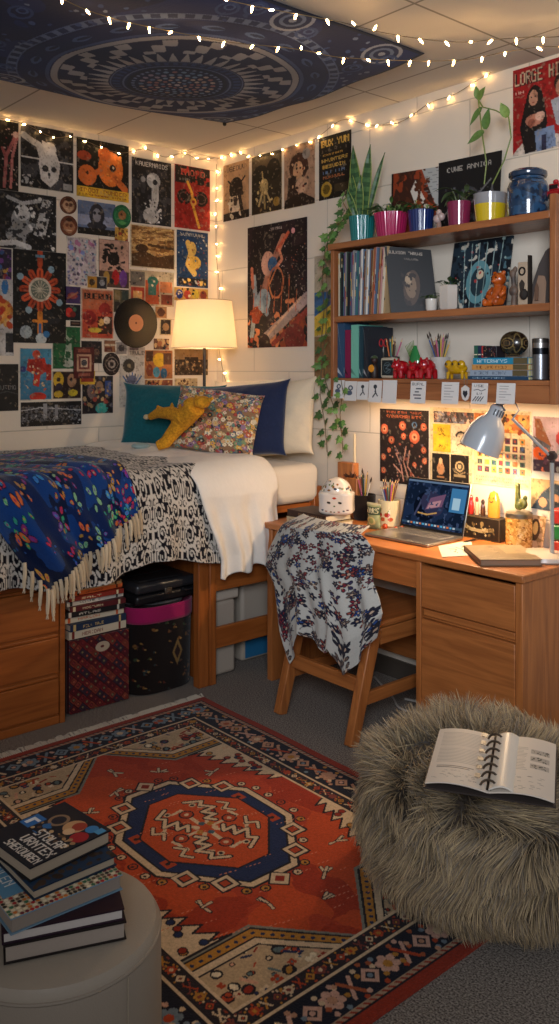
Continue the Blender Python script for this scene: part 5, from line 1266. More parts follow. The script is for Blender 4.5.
vine(t, [(485, 190, 0), (487, 172, -.01), (484, 152, -.01), (482, 135, 0), (480, 118, 0)], [(485, 145, -.01, -1, -.35, .075, .034, '#55753c'), (483, 124, 0, -.75, -.8, .075, .026, '#4c6e36'), (480, 118, 0, .6, .75, .055, .030, '#66823f'), (486, 143, 0, .3, 1, .075, .036, '#4f7238')])
vine(t, [(492, 190, 0), (502, 170, .0), (508, 150, .0), (506, 133, 0), (495, 127, 0), (484, 124, .0), (479, 116, 0)], [(505, 133, 0, -.35, 1, .06, .034, '#6a8a44'), (480, 117, 0, -.1, 1, .05, .026, '#5a7c3c')])
t = thing('lidded_jar', 'dark blue speckled ceramic jar with a lid on top of the shelf', 'jar', potxy(528, -.165))
c = Cv(160, 120, '#1c3550'); c.noise('#284a6a', 10, 3, .5); c.noise('#12243a', 16, 6, .62); c.splat(60, ['#5a7c98', '#8ea4b2'], size=(.003, .006), seed=3)
jp = [(.058, 0), (.066, .005), (.068, .05), (.067, .10), (.060, .118), (.053, .124), (.053, .132)]
def jar_fn(U, V): z = np.interp(1 - V, np.linspace(0, 1, len(jp)), [p[1] for p in jp]); r = np.interp(1 - V, np.linspace(0, 1, len(jp)), [p[0] for p in jp]); a = U * 2 * PI; return r * np.cos(a), r * np.sin(a), z
surf('body', c, jar_fn, 'glaze', t, wrap=True, origin=False); MB('#1c3048').lathe([(.060, .133), (.063, .138), (.062, .150), (.050, .158), (.02, .161), (0, .161)], n=48).build('lid', 'glaze', t); MB('#122030').lathe([(.0, .002), (.058, .002)], n=32).build('base', 'glaze', t)
t = thing('toy_truck', 'small red toy truck at the right end of the shelf top', 'toy', (X_at(556, -.14), -.14, Z3 + .0606))
MB('#8f1218').box(-.03, -.02, .012, .05, .02, .035).box(-.022, -.018, .035, .022, .018, .062).build('body', 'fine', t, bevel=.004); MB('#1c1416').box(-.018, -.0185, .04, .018, .0185, .056).build('window', 'glaze', t)
for wx in (-.014, .032): MB('#1a1618').lathe([(.011, -.021), (.012, -.018), (.012, .018), (.011, .021)], n=16, M3=rotm((0, 1, 0)), c=(wx, 0, .0125)).build('wheel', 'plastic', t)
MB('#a31820').ell((.0, 0, .07), (.012, .012, .010)).build('beacon', 'fine', t)
c = Cv(90, 90, '#3a1f18'); c.noise('#8a3a20', 5, 3, .45); c.poly([(.5, .15), (1, .9), (.75, 1), (.4, .3)], '#c9c2b8'); c.poly([(.62, .0), (1, 0), (1, .75)], '#a5a8a6'); c.poly([(.35, 1), (.55, .35), (.9, 1)], '#7c3a1c'); c.noise('#4f2a1a', 12, 8, .62); [c.line([(.68, .08 + i * .05), (.97, .06 + i * .05)], .006, '#77797a') for i in range(7)]; c.rect(0, 0, .04, 1, '#241613')
o = panel('album', 'rust and grey abstract print leaning on top of the shelf behind the pink pot', 'album', c, (X_at(391, -.05), -.05, zt), (X_at(441, -.05), -.05, zt), (X_at(391, -.02), -.015, zat(174, X_at(391, -.02), -.02)), (X_at(440, -.02), -.015, zat(166, X_at(440, -.02), -.02)), .004)
c = Cv(110, 90, '#17181a'); c.text('CUWE ANNICA', .15, .10, .7, .07, '#a8a49c'); c.line([(.1, .75), (.35, .5), (.55, .62), (.85, .35)], .02, '#6a6a6c'); c.ell(.5, .62, .2, '#3a3c40', ry=.22, ring=.8); c.noise('#55565a', 12, 8, .68, box=(.1, .35, .9, .95))
o = panel('album', 'black album cover with pale lettering leaning on top of the shelf', 'album', c, (X_at(438, -.06), -.06, zt), (X_at(498, -.06), -.06, zt), (X_at(438, -.02), -.015, zat(163, X_at(438, -.02), -.02)), (X_at(501, -.02), -.015, zat(150, X_at(501, -.02), -.02)), .004)

# ---- ivy
t = thing('ivy', 'trailing green ivy hanging down the left side of the wall shelf', 'plant', (1.20, -.05, 1.0)); lb2 = Vector((1.20, -.05, 1.0))
rr = random.Random(31); f = MB(); sm = MB('#5a4a2c')
def ivyleaf(p, d, s, col, nrm):
    d = Vector(d).normalized(); nrm = Vector(nrm).normalized(); sd = d.cross(nrm).normalized(); nn = sd.cross(d)
    sh = [(0, 0), (-.28, -.10), (-.50, .12), (-.36, .34), (-.52, .62), (-.22, .62), (0, 1.05), (.22, .62), (.52, .62), (.36, .34), (.50, .12), (.28, -.10)]
    vs = [p + sd * x * s + d * y * s - nn * abs(x) * s * .28 for x, y in sh] + [p + d * .42 * s + nn * s * .05]
    f.add(vs, [(i, (i + 1) % 12, 12) for i in range(12)], col)
def strand(pp, n, y0, seed, s0=.043):
    rr = random.Random(seed); W = [Vector((X_at(px, y), y, zat(py, X_at(px, y), y))) for px, py, y in pp]
    sm.tube([w_ - lb2 for w_ in W], .0022, 5)
    for i in range(n):
        t_ = i / max(1, n - 1) * (len(W) - 1); k = min(int(t_), len(W) - 2); p = W[k].lerp(W[k + 1], t_ - k); a = (1 if i % 2 else -1) * rr.uniform(.3, 1.2)
        d = Vector((a, -.25, rr.uniform(-1, .1))); q = p + d.normalized() * .016; sm.tube([p - lb2, q - lb2], .0010, 4)
        ivyleaf(q - lb2, d, s0 * rr.uniform(.7, 1.25), rr.choice(['#446a32', '#537a3a', '#36582c', '#668a46', '#3c6030']), (rr.uniform(-.4, .4), -1, rr.uniform(.1, .7)))
strand([(350, 214, -.17), (340, 222, -.22), (331, 233, -.20), (325, 250, -.12), (322, 280, -.06), (324, 310, -.05), (321, 345, -.04), (325, 380, -.04), (333, 405, -.04), (341, 430, -.04)], 34, 0, 3)
strand([(345, 210, -.18), (336, 226, -.22), (328, 240, -.16), (326, 262, -.08), (327, 300, -.05), (326, 330, -.04), (322, 360, -.04), (320, 395, -.04), (325, 425, -.04), (327, 452, -.04)], 32, 0, 5)
strand([(341, 380, -.26), (343, 392, -.262), (341, 404, -.25), (340, 415, -.2), (342, 440, -.12), (343, 452, -.1)], 9, 0, 8, .036)
strand([(348, 212, -.17), (342, 200, -.16), (346, 190, -.15)], 7, 0, 9, .034)
o = sm.build('stems', 'leaf', t); o = f.build('foliage', 'leaf', t, smooth=False)
# scale the shelf-top pots to their size in the room
for o in list(COL.objects):
    lab = o.get('label', '')
    if o.type == 'EMPTY' and lab:
        for key, s in (('teal pot on top', 1.10), ('hot pink', 1.08), ('cobalt', 1.12), ('maroon pot', 1.12), ('yellow and grey dipped', 1.17), ('speckled ceramic jar', 1.20), ('small pinkish', 1.1)):
            if key in lab: o.scale = (s, s, s)
# ================================================================== POSTERS
PN = [0]
def poster(wall, l, t_, r, b, label, art, cat='poster', layer=0, mat='print', w=None, group=None, name=None, rnd=False):
    ax = 0 if wall == 'A' else 1; PN[0] += 1; off = (.003 + layer * .0022 + (PN[0] % 6) * .0003); v = off if wall == 'A' else -off
    TL = hit(l, t_, ax, v); BL = hit(l, b, ax, v); TR = hit(r, t_, ax, v)
    wm = abs(TR.y - TL.y) if wall == 'A' else abs(TR.x - TL.x); hm = TL.z - BL.z
    res = 1 / .0036; cv = Cv(max(10, wm * res), max(10, hm * res), '#888'); art(cv); enrich(cv, int(l * 7 + t_))
    if wall == 'A': q = quad((v, TL.y, TL.z), (v, TL.y + wm, TL.z), (v, TL.y, BL.z), (v, TL.y + wm, BL.z))
    else: q = quad((TL.x, v, TL.z), (TL.x + wm, v, TL.z), (TL.x, v, BL.z), (TL.x + wm, v, BL.z))
    if rnd:
        q0 = q
        def q(U, V):                       # squircle outline for badges
            a, b_ = U * 2 - 1, V * 2 - 1; A = a * np.sqrt(1 - b_ * b_ / 2); B = b_ * np.sqrt(1 - a * a / 2); return q0((A + 1) / 2, (B + 1) / 2)
    o = surf(name or cat.replace(' ', '_'), cv, q, mat, back=off - .0008)
    return tag(o, label, cat, group)
def enrich(c, seed):
    X = c.U * c.w / 11; Y = c.V * c.h / 11
    n1 = vnoise(X, Y, seed % 997, 3)[..., None]; n2 = vnoise(X * 3 + 7, Y * 3, seed % 991 + 5, 2)[..., None]
    c.a *= np.clip(.60 + .8 * n1, .5, 1.5).astype(np.float32)
    m = (n2[..., 0] > .74); c.a[m] = c.a[m] * .6 + np.array(hx('#b8a890'), dtype=np.float32) * .22
    m = (n2[..., 0] < .27); c.a[m] *= .6
def bg(c, col): c.a[:] = hx(col); return c
def dark(seed, fg, base='#17161a', shapes=(), frame=None, txt=None, tcol='#cfc6b4', sc=9, thr=.62):
    def f(c):
        bg(c, base); c.noise(fg, sc, seed, thr)
        for s in shapes: getattr(c, s[0])(*s[1:-1], **s[-1]) if isinstance(s[-1], dict) else getattr(c, s[0])(*s[1:])
        if txt: c.text(txt[0], *txt[1:5], tcol)
        if frame: c.border(*frame)
        c.grain(.05, seed)
    return f
E_, P_, L_, T_, R_ = 'ell', 'poly', 'line', 'text', 'rect'
def art(base, *ops, frame=None, grain=.05):
    def f(c):
        bg(c, base)
        for o in ops:
            k = o[-1] if isinstance(o[-1], dict) else {}; a = o[1:-1] if isinstance(o[-1], dict) else o[1:]
            getattr(c, o[0])(*a, **k)
        if frame: c.border(*frame)
        c.grain(grain, 1)
    return f
W = '#cfc5b2'
A1 = 'A'
poster('A', -14, 117, 18.5, 187, 'dark poster of pink skeleton hands at the top left of the poster wall', art('#15120f', (L_, [(.55, .95), (.62, .5), (.9, .2)], .10, '#a8605a'), (L_, [(.75, .95), (.8, .5), (.98, .15)], .08, '#b5706a'), (L_, [(.5, .4), (.62, .55)], .09, '#9c4f4c'), (E_, .9, .18, .09, '#c9a89a'), ('splat', 26, ['#c9a89a', '#7a2f30'], (.5, .1, 1, .9), (.015, .03), 3)))
poster('A', 20.3, 122.5, 73.6, 186, 'black and white poster of an upside-down winged animal skull', art('#1a191b', ('noise', '#3d3c3f', 9, 4, .56), (L_, [(0, .52), (1, .52)], .02, '#c2beb8'), (L_, [(.06, .18), (.2, .25), (.34, .30), (.42, .55)], .11, '#b5b2ad'), (P_, [(.40, .22), (.62, .3), (.74, .58), (.70, .82), (.56, .95), (.38, .84), (.34, .6)], '#c2beb8'), (E_, .46, .66, .06, '#2a292b'), (E_, .62, .66, .05, '#2a292b'), (E_, .54, .34, .12, '#d0ccc6'), (P_, [(.50, .72), (.56, .72), (.53, .84)], '#2a292b'), (R_, .80, .86, .96, .96, '#9a9792'), ('splat', 18, ['#a8a5a0'], (.04, .8, .24, .95), (.01, .03), 5), frame=(W, .012)))
poster('A', 76.8, 136.5, 128.8, 195.5, 'black poster of orange round creatures over a yellow title band', art('#15130f', (E_, .64, .46, .24, '#d6702a', {'ry': .30}), (E_, .52, .22, .12, '#c9642a'), (E_, .20, .62, .17, '#c4622a'), (E_, .14, .30, .13, '#9c3f22', {'ry': .08}), (L_, [(.72, .6), (.92, .78)], .12, '#c4622a'), (L_, [(.3, .6), (.45, .5)], .09, '#c4622a'), (E_, .68, .44, .06, '#2a1810'), (E_, .69, .43, .02, '#d8c8b0'), (E_, .2, .58, .03, '#3a1c10'), ('splat', 14, ['#e08a40'], (.45, .2, .85, .7), (.012, .03), 2), (R_, 0, .82, 1, 1, '#cfa22c'), (T_, 'IPOOT PUNDER', .06, .84, .88, .07, '#7a2418'), (T_, 'DUNSEMRANB KONUM', .06, .93, .88, .04, '#7a2418')))
poster('A', 132, 156.5, 171.2, 222, 'black and white poster titled KAUERNAIDS with a long-necked figure', art('#1b1a1c', ('noise', '#38373a', 10, 3, .58), (T_, 'KAUERNAIDS', .10, .05, .80, .07, '#c9c6c0'), (E_, .54, .32, .17, '#a8a6a2', {'ry': .12}), (E_, .5, .28, .12, '#d0cdc8', {'ry': .05}), (L_, [(.58, .36), (.58, .62), (.5, .85)], .17, '#b5b2ad'), (E_, .48, .86, .20, '#a8a6a2', {'ry': .12}), (E_, .58, .34, .06, '#232225'), (E_, .28, .32, .06, '#8a8885'), ('splat', 30, ['#6a686a', '#d0cdc8', '#2a292b'], (.3, .6, .75, .98), (.01, .035), 6)))
poster('A', 174.8, 163.5, 210, 227, 'red poster titled IMOHD with two dark faces and a yellow spear', art('#8f1c17', (R_, 0, 0, 1, .28, '#1d1413'), (T_, 'IMOHD', .14, .06, .7, .10, '#c0564a'), (T_, 'STUN', .12, .2, .3, .04, '#8f8a80'), (E_, .26, .50, .19, '#1c1210', {'ry': .12}), (E_, .74, .50, .19, '#1c1210', {'ry': .12}), (E_, .26, .50, .13, '#6a5046', {'ring': .85, 'ry': .08}), (E_, .74, .50, .13, '#6a5046', {'ring': .85, 'ry': .08}), (L_, [(.36, .26), (.48, .42), (.5, .6), (.68, .95)], .07, '#d69a34'), (E_, .52, .56, .09, '#d69a34'), (E_, .52, .56, .04, '#8f1c17'), ('noise', '#a32a20', 12, 9, .66), frame=('#b5483c', .01)))
poster('A', -14, 187, 56.4, 246, 'large dark monochrome poster of a masked figure and a carved column', art('#151517', (E_, .52, .5, .17, '#8f8f8e', {'ry': .24}), (E_, .50, .36, .11, '#c2c0bc'), (L_, [(.35, .75), (.5, .6), (.45, .95)], .16, '#8a8a89'), (P_, [(.80, .08), (.95, .1), (.82, .78), (.66, .72)], '#b0aeaa'), ('noise', '#2a2a2c', 16, 7, .60), (L_, [(.3, .12), (.5, .2), (.75, .12)], .05, '#a5a3a0'), (L_, [(.2, .92), (.4, .88), (.6, .95)], .07, '#c2c0bc'), ('splat', 40, ['#c9c7c2', '#1a1a1c'], (.6, .08, 1, .95), (.008, .03), 3), frame=('#8a857c', .008)))
for nm, l, tp, r, b, c1, c2 in (('round brown face badge, upper of the pair beside the blue photo', 60.2, 195, 76.8, 213, '#5c3220', '#b08a6a'), ('heart-shaped brown badge, lower of the pair beside the blue photo', 60.5, 214.5, 77.5, 235, '#6a3a26', '#9a6a4a')):
    poster('A', l, tp, r, b, nm, art(c1, (E_, .5, .55, .34, c2), (E_, .40, .48, .1, c1), (E_, .62, .48, .1, c1), (L_, [(.35, .72), (.65, .72)], .06, '#d0b090'), (E_, .5, .2, .2, '#3c1e14', {'ry': .1})), 'badge', 1, rnd=True)
poster('A', 78, 199.5, 115.3, 233, 'bluish photo print of a dark domed creature above a black strip', art('#5c6a86', (R_, 0, .42, 1, .72, '#8a90a5'), (E_, .5, .40, .2, '#26262c', {'ry': .34}), (E_, .5, .72, .26, '#26262c', {'ry': .12}), (E_, .5, .40, .11, '#7c7a80', {'ry': .2}), (E_, .44, .34, .04, '#1a1a1e'), (E_, .57, .34, .04, '#1a1a1e'), (R_, 0, .80, 1, 1, '#1a1613')), 'photo print')
poster('A', 113.4, 203.5, 131, 227, 'green oval badge overlapping the blue photo', art('#1c5c38', (E_, .5, .45, .22, '#8a5a34'), (E_, .5, .5, .42, '#2f7a4a', {'ring': .9}), (E_, .46, .42, .06, '#3c2214'), (E_, .5, .78, .2, '#4a8a4c', {'ry': .08})), 'badge', 3, rnd=True)
poster('A', 115, 227, 128, 240, 'tiny yellow and brown print under the green badge', art('#b58a3c', ('splat', 20, ['#5c3a1c', '#e0b860', '#8a2f20'], (0, 0, 1, 1), (.06, .14), 3)), 'print')
poster('A', 66.3, 235.5, 97.2, 285.5, 'pale lilac patterned poster crowded with tiny drawings', art('#b5aaa8', ('splat', 130, ['#6a6a90', '#8f7a8a', '#4a4a60', '#c9b8c0', '#8aa0a8', '#5a4a58'], (.06, .05, .94, .95), (.02, .055), 4), ('splat', 12, ['#a86a8a', '#7a8ac0'], (.1, .08, .9, .35), (.05, .09), 7), frame=(W, .03)))
poster('A', 99, 238.5, 129, 286.5, 'peach poster with black ink splashes and dancing figures', art('#b58f7c', ('splat', 46, ['#17120f'], (.15, .12, .85, .62), (.02, .09), 3, 3), (E_, .48, .40, .2, '#17120f'), (R_, 0, .66, 1, 1, '#4f3a2e'), (E_, .55, .78, .12, '#a31c1c', {'ry': .16}), (E_, .80, .80, .13, '#6a3a8a', {'ry': .18}), (E_, .25, .80, .1, '#b58a3a', {'ry': .14}), (E_, .42, .86, .08, '#1d1d1f'), frame=('#2a1e18', .015)))
poster('A', 130.6, 223.5, 174.8, 266.5, 'sepia landscape photo print with long horizontal clouds', art('#a8804c', ('noise', '#7a5228', 6, 4, .5, {'stretch': 3}), ('noise', '#c9a468', 8, 9, .62, {'stretch': 4}), (P_, [(0, .7), (.3, .6), (.6, .72), (1, .62), (1, 1), (0, 1)], '#4a3018'), (E_, .25, .55, .14, '#3c2614', {'ry': .10}), (L_, [(.4, .45), (.98, .5)], .05, '#4a3018'), frame=('#c9b898', .02)), 'photo print')
poster('A', 177, 229.5, 208, 286, 'navy poster with yellow dripping shapes and small stars', art('#1c3a5c', (T_, 'SUNNUVAL', .12, .04, .76, .06, '#c9c2b0'), (L_, [(.35, .22), (.45, .4), (.35, .6), (.55, .75)], .16, '#d6b058'), (E_, .48, .32, .13, '#d6b058', {'ry': .13}), (E_, .56, .56, .2, '#d0a548', {'ry': .12}), ('splat', 30, ['#c9c2b0', '#8a3a2a', '#3f7aa0'], (.04, .12, .98, .8), (.012, .03), 5), (R_, .05, .84, .95, .97, '#1a1a20'), ('splat', 18, ['#8a3a2a', '#d6b058', '#b5b0a8'], (.08, .86, .92, .95), (.02, .05), 6)))
poster('A', 0 - 12, 247, 11.6, 278, 'small colourful print at the left edge under the masked figure poster', art('#2a2438', ('splat', 30, ['#b58a3c', '#6a3a7a', '#3a5a8a', '#8a2f2f'], (0, 0, 1, 1), (.06, .16), 3)), 'print')
def starburst(c):
    bg(c, '#121314'); c.noise('#1f2224', 8, 2, .55)
    for i in range(12):
        a = i * PI / 6; co = '#c4502a' if i % 2 else '#a8401f'; x, y = .5 + .33 * math.cos(a), .42 + .33 * math.sin(a) * c.asp
        c.line([(.5 + .16 * math.cos(a), .42 + .16 * math.sin(a) * c.asp), (x, y)], .11, co); c.line([(.5 + .2 * math.cos(a), .42 + .2 * math.sin(a) * c.asp), (x, y)], .02, '#6a1c14')
        if i % 3 == 1: c.ell(.5 + .42 * math.cos(a), .42 + .42 * math.sin(a) * c.asp, .06, '#8aa5b0', ang=a)
    for i in range(40): a = i * PI / 20; c.ell(.5 + .19 * math.cos(a), .42 + .19 * math.sin(a) * c.asp, .022, '#c9bda8')
    c.ell(.5, .42, .17, '#6a7264'); 
    for i in range(14): a = i * PI / 7; c.line([(.5, .42), (.5 + .15 * math.cos(a), .42 + .15 * math.sin(a) * c.asp)], .012, '#c9c0a8')
    c.line([(.5, .0), (.5, .16)], .09, '#a8401f'); c.line([(.44, .06), (.56, .06)], .06, '#5a8aa0'); c.line([(.5, .68), (.5, .88)], .10, '#c97a2a'); c.line([(.38, .76), (.62, .76)], .05, '#c97a2a'); c.line([(.5, .8), (.5, .95)], .05, '#2a5a8a')
    c.ell(.24, .88, .11, '#9aa5a8', ang=.5); c.ell(.52, .95, .10, '#b5bcb8'); c.ell(.62, .9, .06, '#2f6a9a'); c.grain(.05)
poster('A', 13, 248.5, 66, 342.5, 'tall dark poster with a huge orange radiating star emblem', starburst)
poster('A', -10, 278.5, 13.8, 355.5, 'white poster with an orange flower at the left edge', art('#b5b2ae', (E_, .45, .42, .52, '#b0702c'), (E_, .45, .42, .42, '#c98a3c'), ('splat', 20, ['#a8401f', '#d0a05c'], (0, .25, .95, .6), (.08, .18), 3), (E_, .42, .42, .16, '#b5301f'), (E_, .62, .1, .14, '#2a6aa0', {'ry': .10}), (R_, .66, .70, .96, .95, '#2a2a2e')))
poster('A', -10, 364, 18.4, 411.5, 'black poster with faint script at the left edge, above the bed', art('#17181a', (T_, 'DURING', .3, .46, .6, .08, '#6a6c6e'), (L_, [(.3, .62), (.6, .58), (.95, .64)], .03, '#3c4042')))
poster('A', 20, 348, 52.4, 401, 'light blue poster of a bulky red figure', art('#3f7f9a', (R_, 0, .55, 1, 1, '#356e8c'), (P_, [(.25, .22), (.75, .18), (.85, .42), (.62, .52), (.58, .74), (.40, .7), (.42, .5), (.2, .42)], '#a8281c'), (E_, .5, .12, .12, '#b5402a'), (E_, .5, .34, .2, '#8a1c18'), (P_, [(.78, .3), (.98, .32), (.95, .62), (.8, .62)], '#8a2018'), (E_, .1, .4, .09, '#2c3a78'), (E_, .55, .92, .26, '#b52a1c', {'ry': .08}), ('splat', 26, ['#c9a878', '#d0c0a0', '#2a5a7a', '#c4502a'], (.2, .15, .85, .8), (.02, .05), 5), frame=(W, .03)))
poster('A', 52.6, 326, 80.6, 369, 'green poster of a pale statue with a raised hand', art('#1c5c34', (L_, [(.42, .2), (.55, .3), (.56, .75)], .12, '#8f9c8a'), (E_, .4, .14, .10, '#a8b09c'), (L_, [(.5, .34), (.68, .28)], .05, '#8f9c8a'), (E_, .55, .86, .22, '#a5a898', {'ry': .09}), (P_, [(.48, .4), (.66, .4), (.7, .75), (.42, .75)], '#9aa490'), ('noise', '#17482a', 8, 4, .62), frame=(W, .03)))
poster('A', 81.4, 288, 113.6, 338.5, 'red and orange poster titled BUERUA with round fruit', art('#b5452c', (R_, 0, 0, 1, .42, '#b5705a'), (R_, .03, .04, .97, .42, '#b0603f'), (T_, 'BUERUA', .10, .09, .8, .13, '#1c1614', {'bold': 1}), (E_, .26, .58, .20, '#8f1f1f'), (E_, .72, .40, .18, '#8f2420'), (R_, .5, .55, .95, .9, '#3a2018'), (E_, .6, .66, .1, '#c9a05c'), (E_, .42, .82, .2, '#c9b03c', {'ry': .05}), (E_, .78, .62, .1, '#d8c8b0'), ('splat', 20, ['#c96a4a', '#5a1410'], (.05, .45, .95, .95), (.02, .05), 4), frame=('#c9a88c', .03)))
poster('A', 64.6, 286, 80.6, 303, 'small violet print with a red shape', art('#43305c', (E_, .5, .55, .3, '#8f3a3a', {'ry': .18}), (L_, [(.2, .7), (.8, .35)], .1, '#a86a4a')), 'print')
poster('A', 61, 304, 80.4, 320, 'small near-black print with a red rose', art('#141a20', (E_, .42, .5, .2, '#b52a22'), (E_, .6, .6, .14, '#6a1c18'), (E_, .7, .3, .1, '#3a5a48')), 'print')
poster('A', 70.5, 321, 80.6, 326, 'tiny dark strip print above the green poster', art('#241a18', (R_, .1, .3, .9, .6, '#5c4438')), 'print')
poster('A', 87.2, 275.5, 107, 288, 'tiny two-panel print in yellow and black', art('#a8782a', (R_, .5, 0, 1, 1, '#26262a'), (E_, .25, .5, .14, '#3c2a1a'), (E_, .75, .5, .13, '#8a8a8a'), frame=(W, .04)), 'print', 2)
poster('A', 74, 347, 94.2, 378.5, 'maroon rounded card badge with a framed portrait', art('#4f1a1a', (R_, .16, .24, .84, .76, '#b08a70'), (R_, .24, .30, .76, .70, '#6a2a24'), (R_, .32, .36, .68, .64, '#c0a890'), (E_, .5, .5, .14, '#33343c'), (R_, .2, .06, .8, .16, '#8a4a3c'), (R_, .2, .84, .8, .92, '#8a4a3c')), 'badge', 3, rnd=False)
poster('A', 81, 340.5, 102.2, 363.5, 'small dark photo of two faces behind the maroon badge', art('#1b1a1c', (E_, .35, .45, .16, '#7a7470'), (E_, .72, .5, .14, '#5c4438'), ('noise', '#3a2a2a', 9, 3, .6), frame=(W, .04)), 'photo print', 1)
poster('A', 103.4, 352.5, 120, 375.5, 'dark brown round crest badge left of the white sheet', art('#241815', (E_, .5, .5, .38, '#8a7a70', {'ring': .9}), (E_, .5, .5, .22, '#a5968c'), (E_, .5, .5, .12, '#241815'), ('splat', 14, ['#6a5a50'], (.2, .1, .8, .9), (.02, .05), 3)), 'badge', 2, rnd=True)
poster('A', 104, 340, 118, 352.5, 'small ochre print with striped shapes above the crest badge', art('#8a5a3c', (R_, 0, .3, 1, .5, '#c9b090'), (R_, .1, .6, .6, .9, '#5c2a20'), frame=(W, .05)), 'print')
poster('A', 53, 371.5, 81, 399, 'print of three yellow cartoonish masks on dark brown', art('#2c1c1a', (E_, .2, .3, .18, '#c9a22c', {'ry': .28}), (E_, .22, .56, .12, '#2a2230'), (E_, .66, .34, .16, '#a87c5a', {'ry': .24}), (E_, .7, .78, .17, '#c9b02c', {'ry': .12}), (E_, .2, .82, .16, '#b8982a', {'ry': .12}), (E_, .2, .3, .07, '#3a2a18'), (E_, .64, .3, .06, '#2a1c18'), frame=('#b5a48c', .02)), 'print', 1)
poster('A', 80, 371, 95, 384.5, 'yellow print corner tucked beneath the maroon badge', art('#c9a22c', (R_, .1, .5, .9, .8, '#8a2f20')), 'print', 1)
poster('A', 82.5, 376, 113, 414, 'dark crowd poster with a turquoise shape at its foot', art('#1c1a20', (E_, .62, .86, .2, '#2a8f8a', {'ry': .14}), (R_, .74, .14, .92, .55, '#2c4a8a'), (E_, .3, .4, .14, '#6a5a58', {'ry': .2}), (E_, .55, .3, .12, '#8a6a50', {'ry': .16}), ('splat', 40, ['#8a3a30', '#4a4a58', '#a88a60', '#26242a'], (.05, .05, .95, .8), (.03, .08), 5), frame=('#4c443c', .02)))
poster('A', 21, 402.5, 81.4, 427, 'wide black and white panorama strip of a crowd above the bed', art('#141416', ('noise', '#5c5c60', 20, 5, .52, {'box': (0, .2, 1, .8)}), (L_, [(0, .35), (.3, .25), (.6, .3), (1, .4)], .012, '#b5b5b5'), (R_, .36, .1, .42, .7, '#8a8a8c'), (R_, .55, .15, .6, .75, '#7c7c80'), ('splat', 60, ['#b5b5b5', '#1a1a1c', '#77777a'], (0, .5, 1, .95), (.005, .014), 3), frame=('#3c3a38', .006)), 'photo print')
poster('A', 129, 269, 174, 304.5, 'print of orange and grey block shapes in a grid', art('#b5a284', (R_, .03, .05, .35, .45, '#6a6258'), (R_, .36, .28, .66, .95, '#b5502a'), (R_, .42, .4, .6, .7, '#3f6a5c'), (E_, .52, .3, .12, '#2f6a5a', {'ry': .14}), (R_, .68, .3, .95, .6, '#c97a4a'), (R_, .70, .65, .95, .95, '#7a3a26'), (R_, .05, .5, .33, .95, '#a83a24'), (R_, .1, .6, .28, .85, '#d0a060'), ('splat', 20, ['#2a2420', '#d8c8a8'], (0, 0, 1, 1), (.012, .03), 4), frame=('#cbb995', .015)))
poster('A', 113.6, 289, 128.8, 312, 'small print of four olive panels left of the vinyl disc', art('#4f4a34', (R_, .08, .06, .46, .46, '#7c6a44'), (R_, .54, .06, .92, .46, '#2f3f3a'), (R_, .08, .54, .46, .94, '#2a2620'), (R_, .54, .54, .92, .94, '#8a7a5a')), 'print')
poster('A', 174.5, 287, 208, 300, 'narrow strip of yellow and red cartoon faces above the lamp', art('#c99a4a', (E_, .15, .5, .1, '#2a3a7a', {'ry': .35}), (E_, .38, .5, .1, '#b53a28', {'ry': .35}), (E_, .62, .5, .1, '#d6b83c', {'ry': .4}), (E_, .85, .5, .1, '#8a3a2a', {'ry': .35}), ('splat', 16, ['#1c1a1c', '#e0d0b0'], (0, .1, 1, .9), (.02, .04), 3)), 'print')
poster('A', 155, 306, 167, 318, 'tiny tan print right of the vinyl disc, highest', art('#9c7048', (E_, .5, .5, .3, '#4a2a1c'), frame=(W, .06)), 'print')
poster('A', 160, 318.5, 171.5, 335, 'tiny dark framed print right of the vinyl disc', art('#2c2420', (E_, .5, .5, .26, '#8a6a4c'), frame=('#c9b48c', .10)), 'print')
poster('A', 154, 338.5, 169, 349.5, 'tiny collage print below right of the vinyl disc', art('#6a4434', ('splat', 18, ['#c9a878', '#2a2630', '#a86a4a'], (0, 0, 1, 1), (.08, .18), 3)), 'print')
poster('A', 115.5, 341, 127.5, 355, 'tiny portrait print below left of the vinyl disc', art('#8a8078', (E_, .5, .5, .24, '#3a3434'), frame=(W, .08)), 'print')
poster('A', 128, 347, 145, 355.5, 'small pale print headed TRULE under the vinyl disc', art('#a89c90', (T_, 'TRULE', .1, .5, .8, .35, '#2c2a2a'), (R_, .1, .1, .6, .35, '#5c4a4a')), 'print', 1)
def heartsheet(c):
    bg(c, '#b8b2a8'); c.ell(.36, .2, .24, '#3c362e'); c.ell(.36, .2, .07, '#8a7a60'); c.ell(.44, .86, .17, '#4f3a2c')
    for i in range(7):
        x = .14 + i * .12; c.line([(x, .34 + abs(i - 3) * .02), (.48, .66)], .055, ['#3c5a8a', '#262630', '#8a8fa0'][i % 3])
    c.ell(.48, .46, .2, '#5c6078', ry=.08); c.grain(.04)
poster('A', 120, 355.5, 144.5, 407.5, 'white sheet with dark discs and a blue fan shape', heartsheet, layer=1)
poster('A', 144.6, 350, 172.6, 379, 'orange print of a yellow domed shape and blue bottles', art('#a8683c', (E_, .52, .34, .22, '#d6a82c', {'ry': .24}), (R_, .66, .1, .95, .5, '#5c3c2a'), (E_, .42, .76, .12, '#4a8aa0', {'ry': .18}), (E_, .68, .8, .12, '#2a5a7a', {'ry': .18}), (E_, .18, .7, .12, '#7a3a24', {'ry': .2}), (R_, .05, .05, .3, .4, '#4a2c1c'), frame=('#c9a878', .02)), 'print')
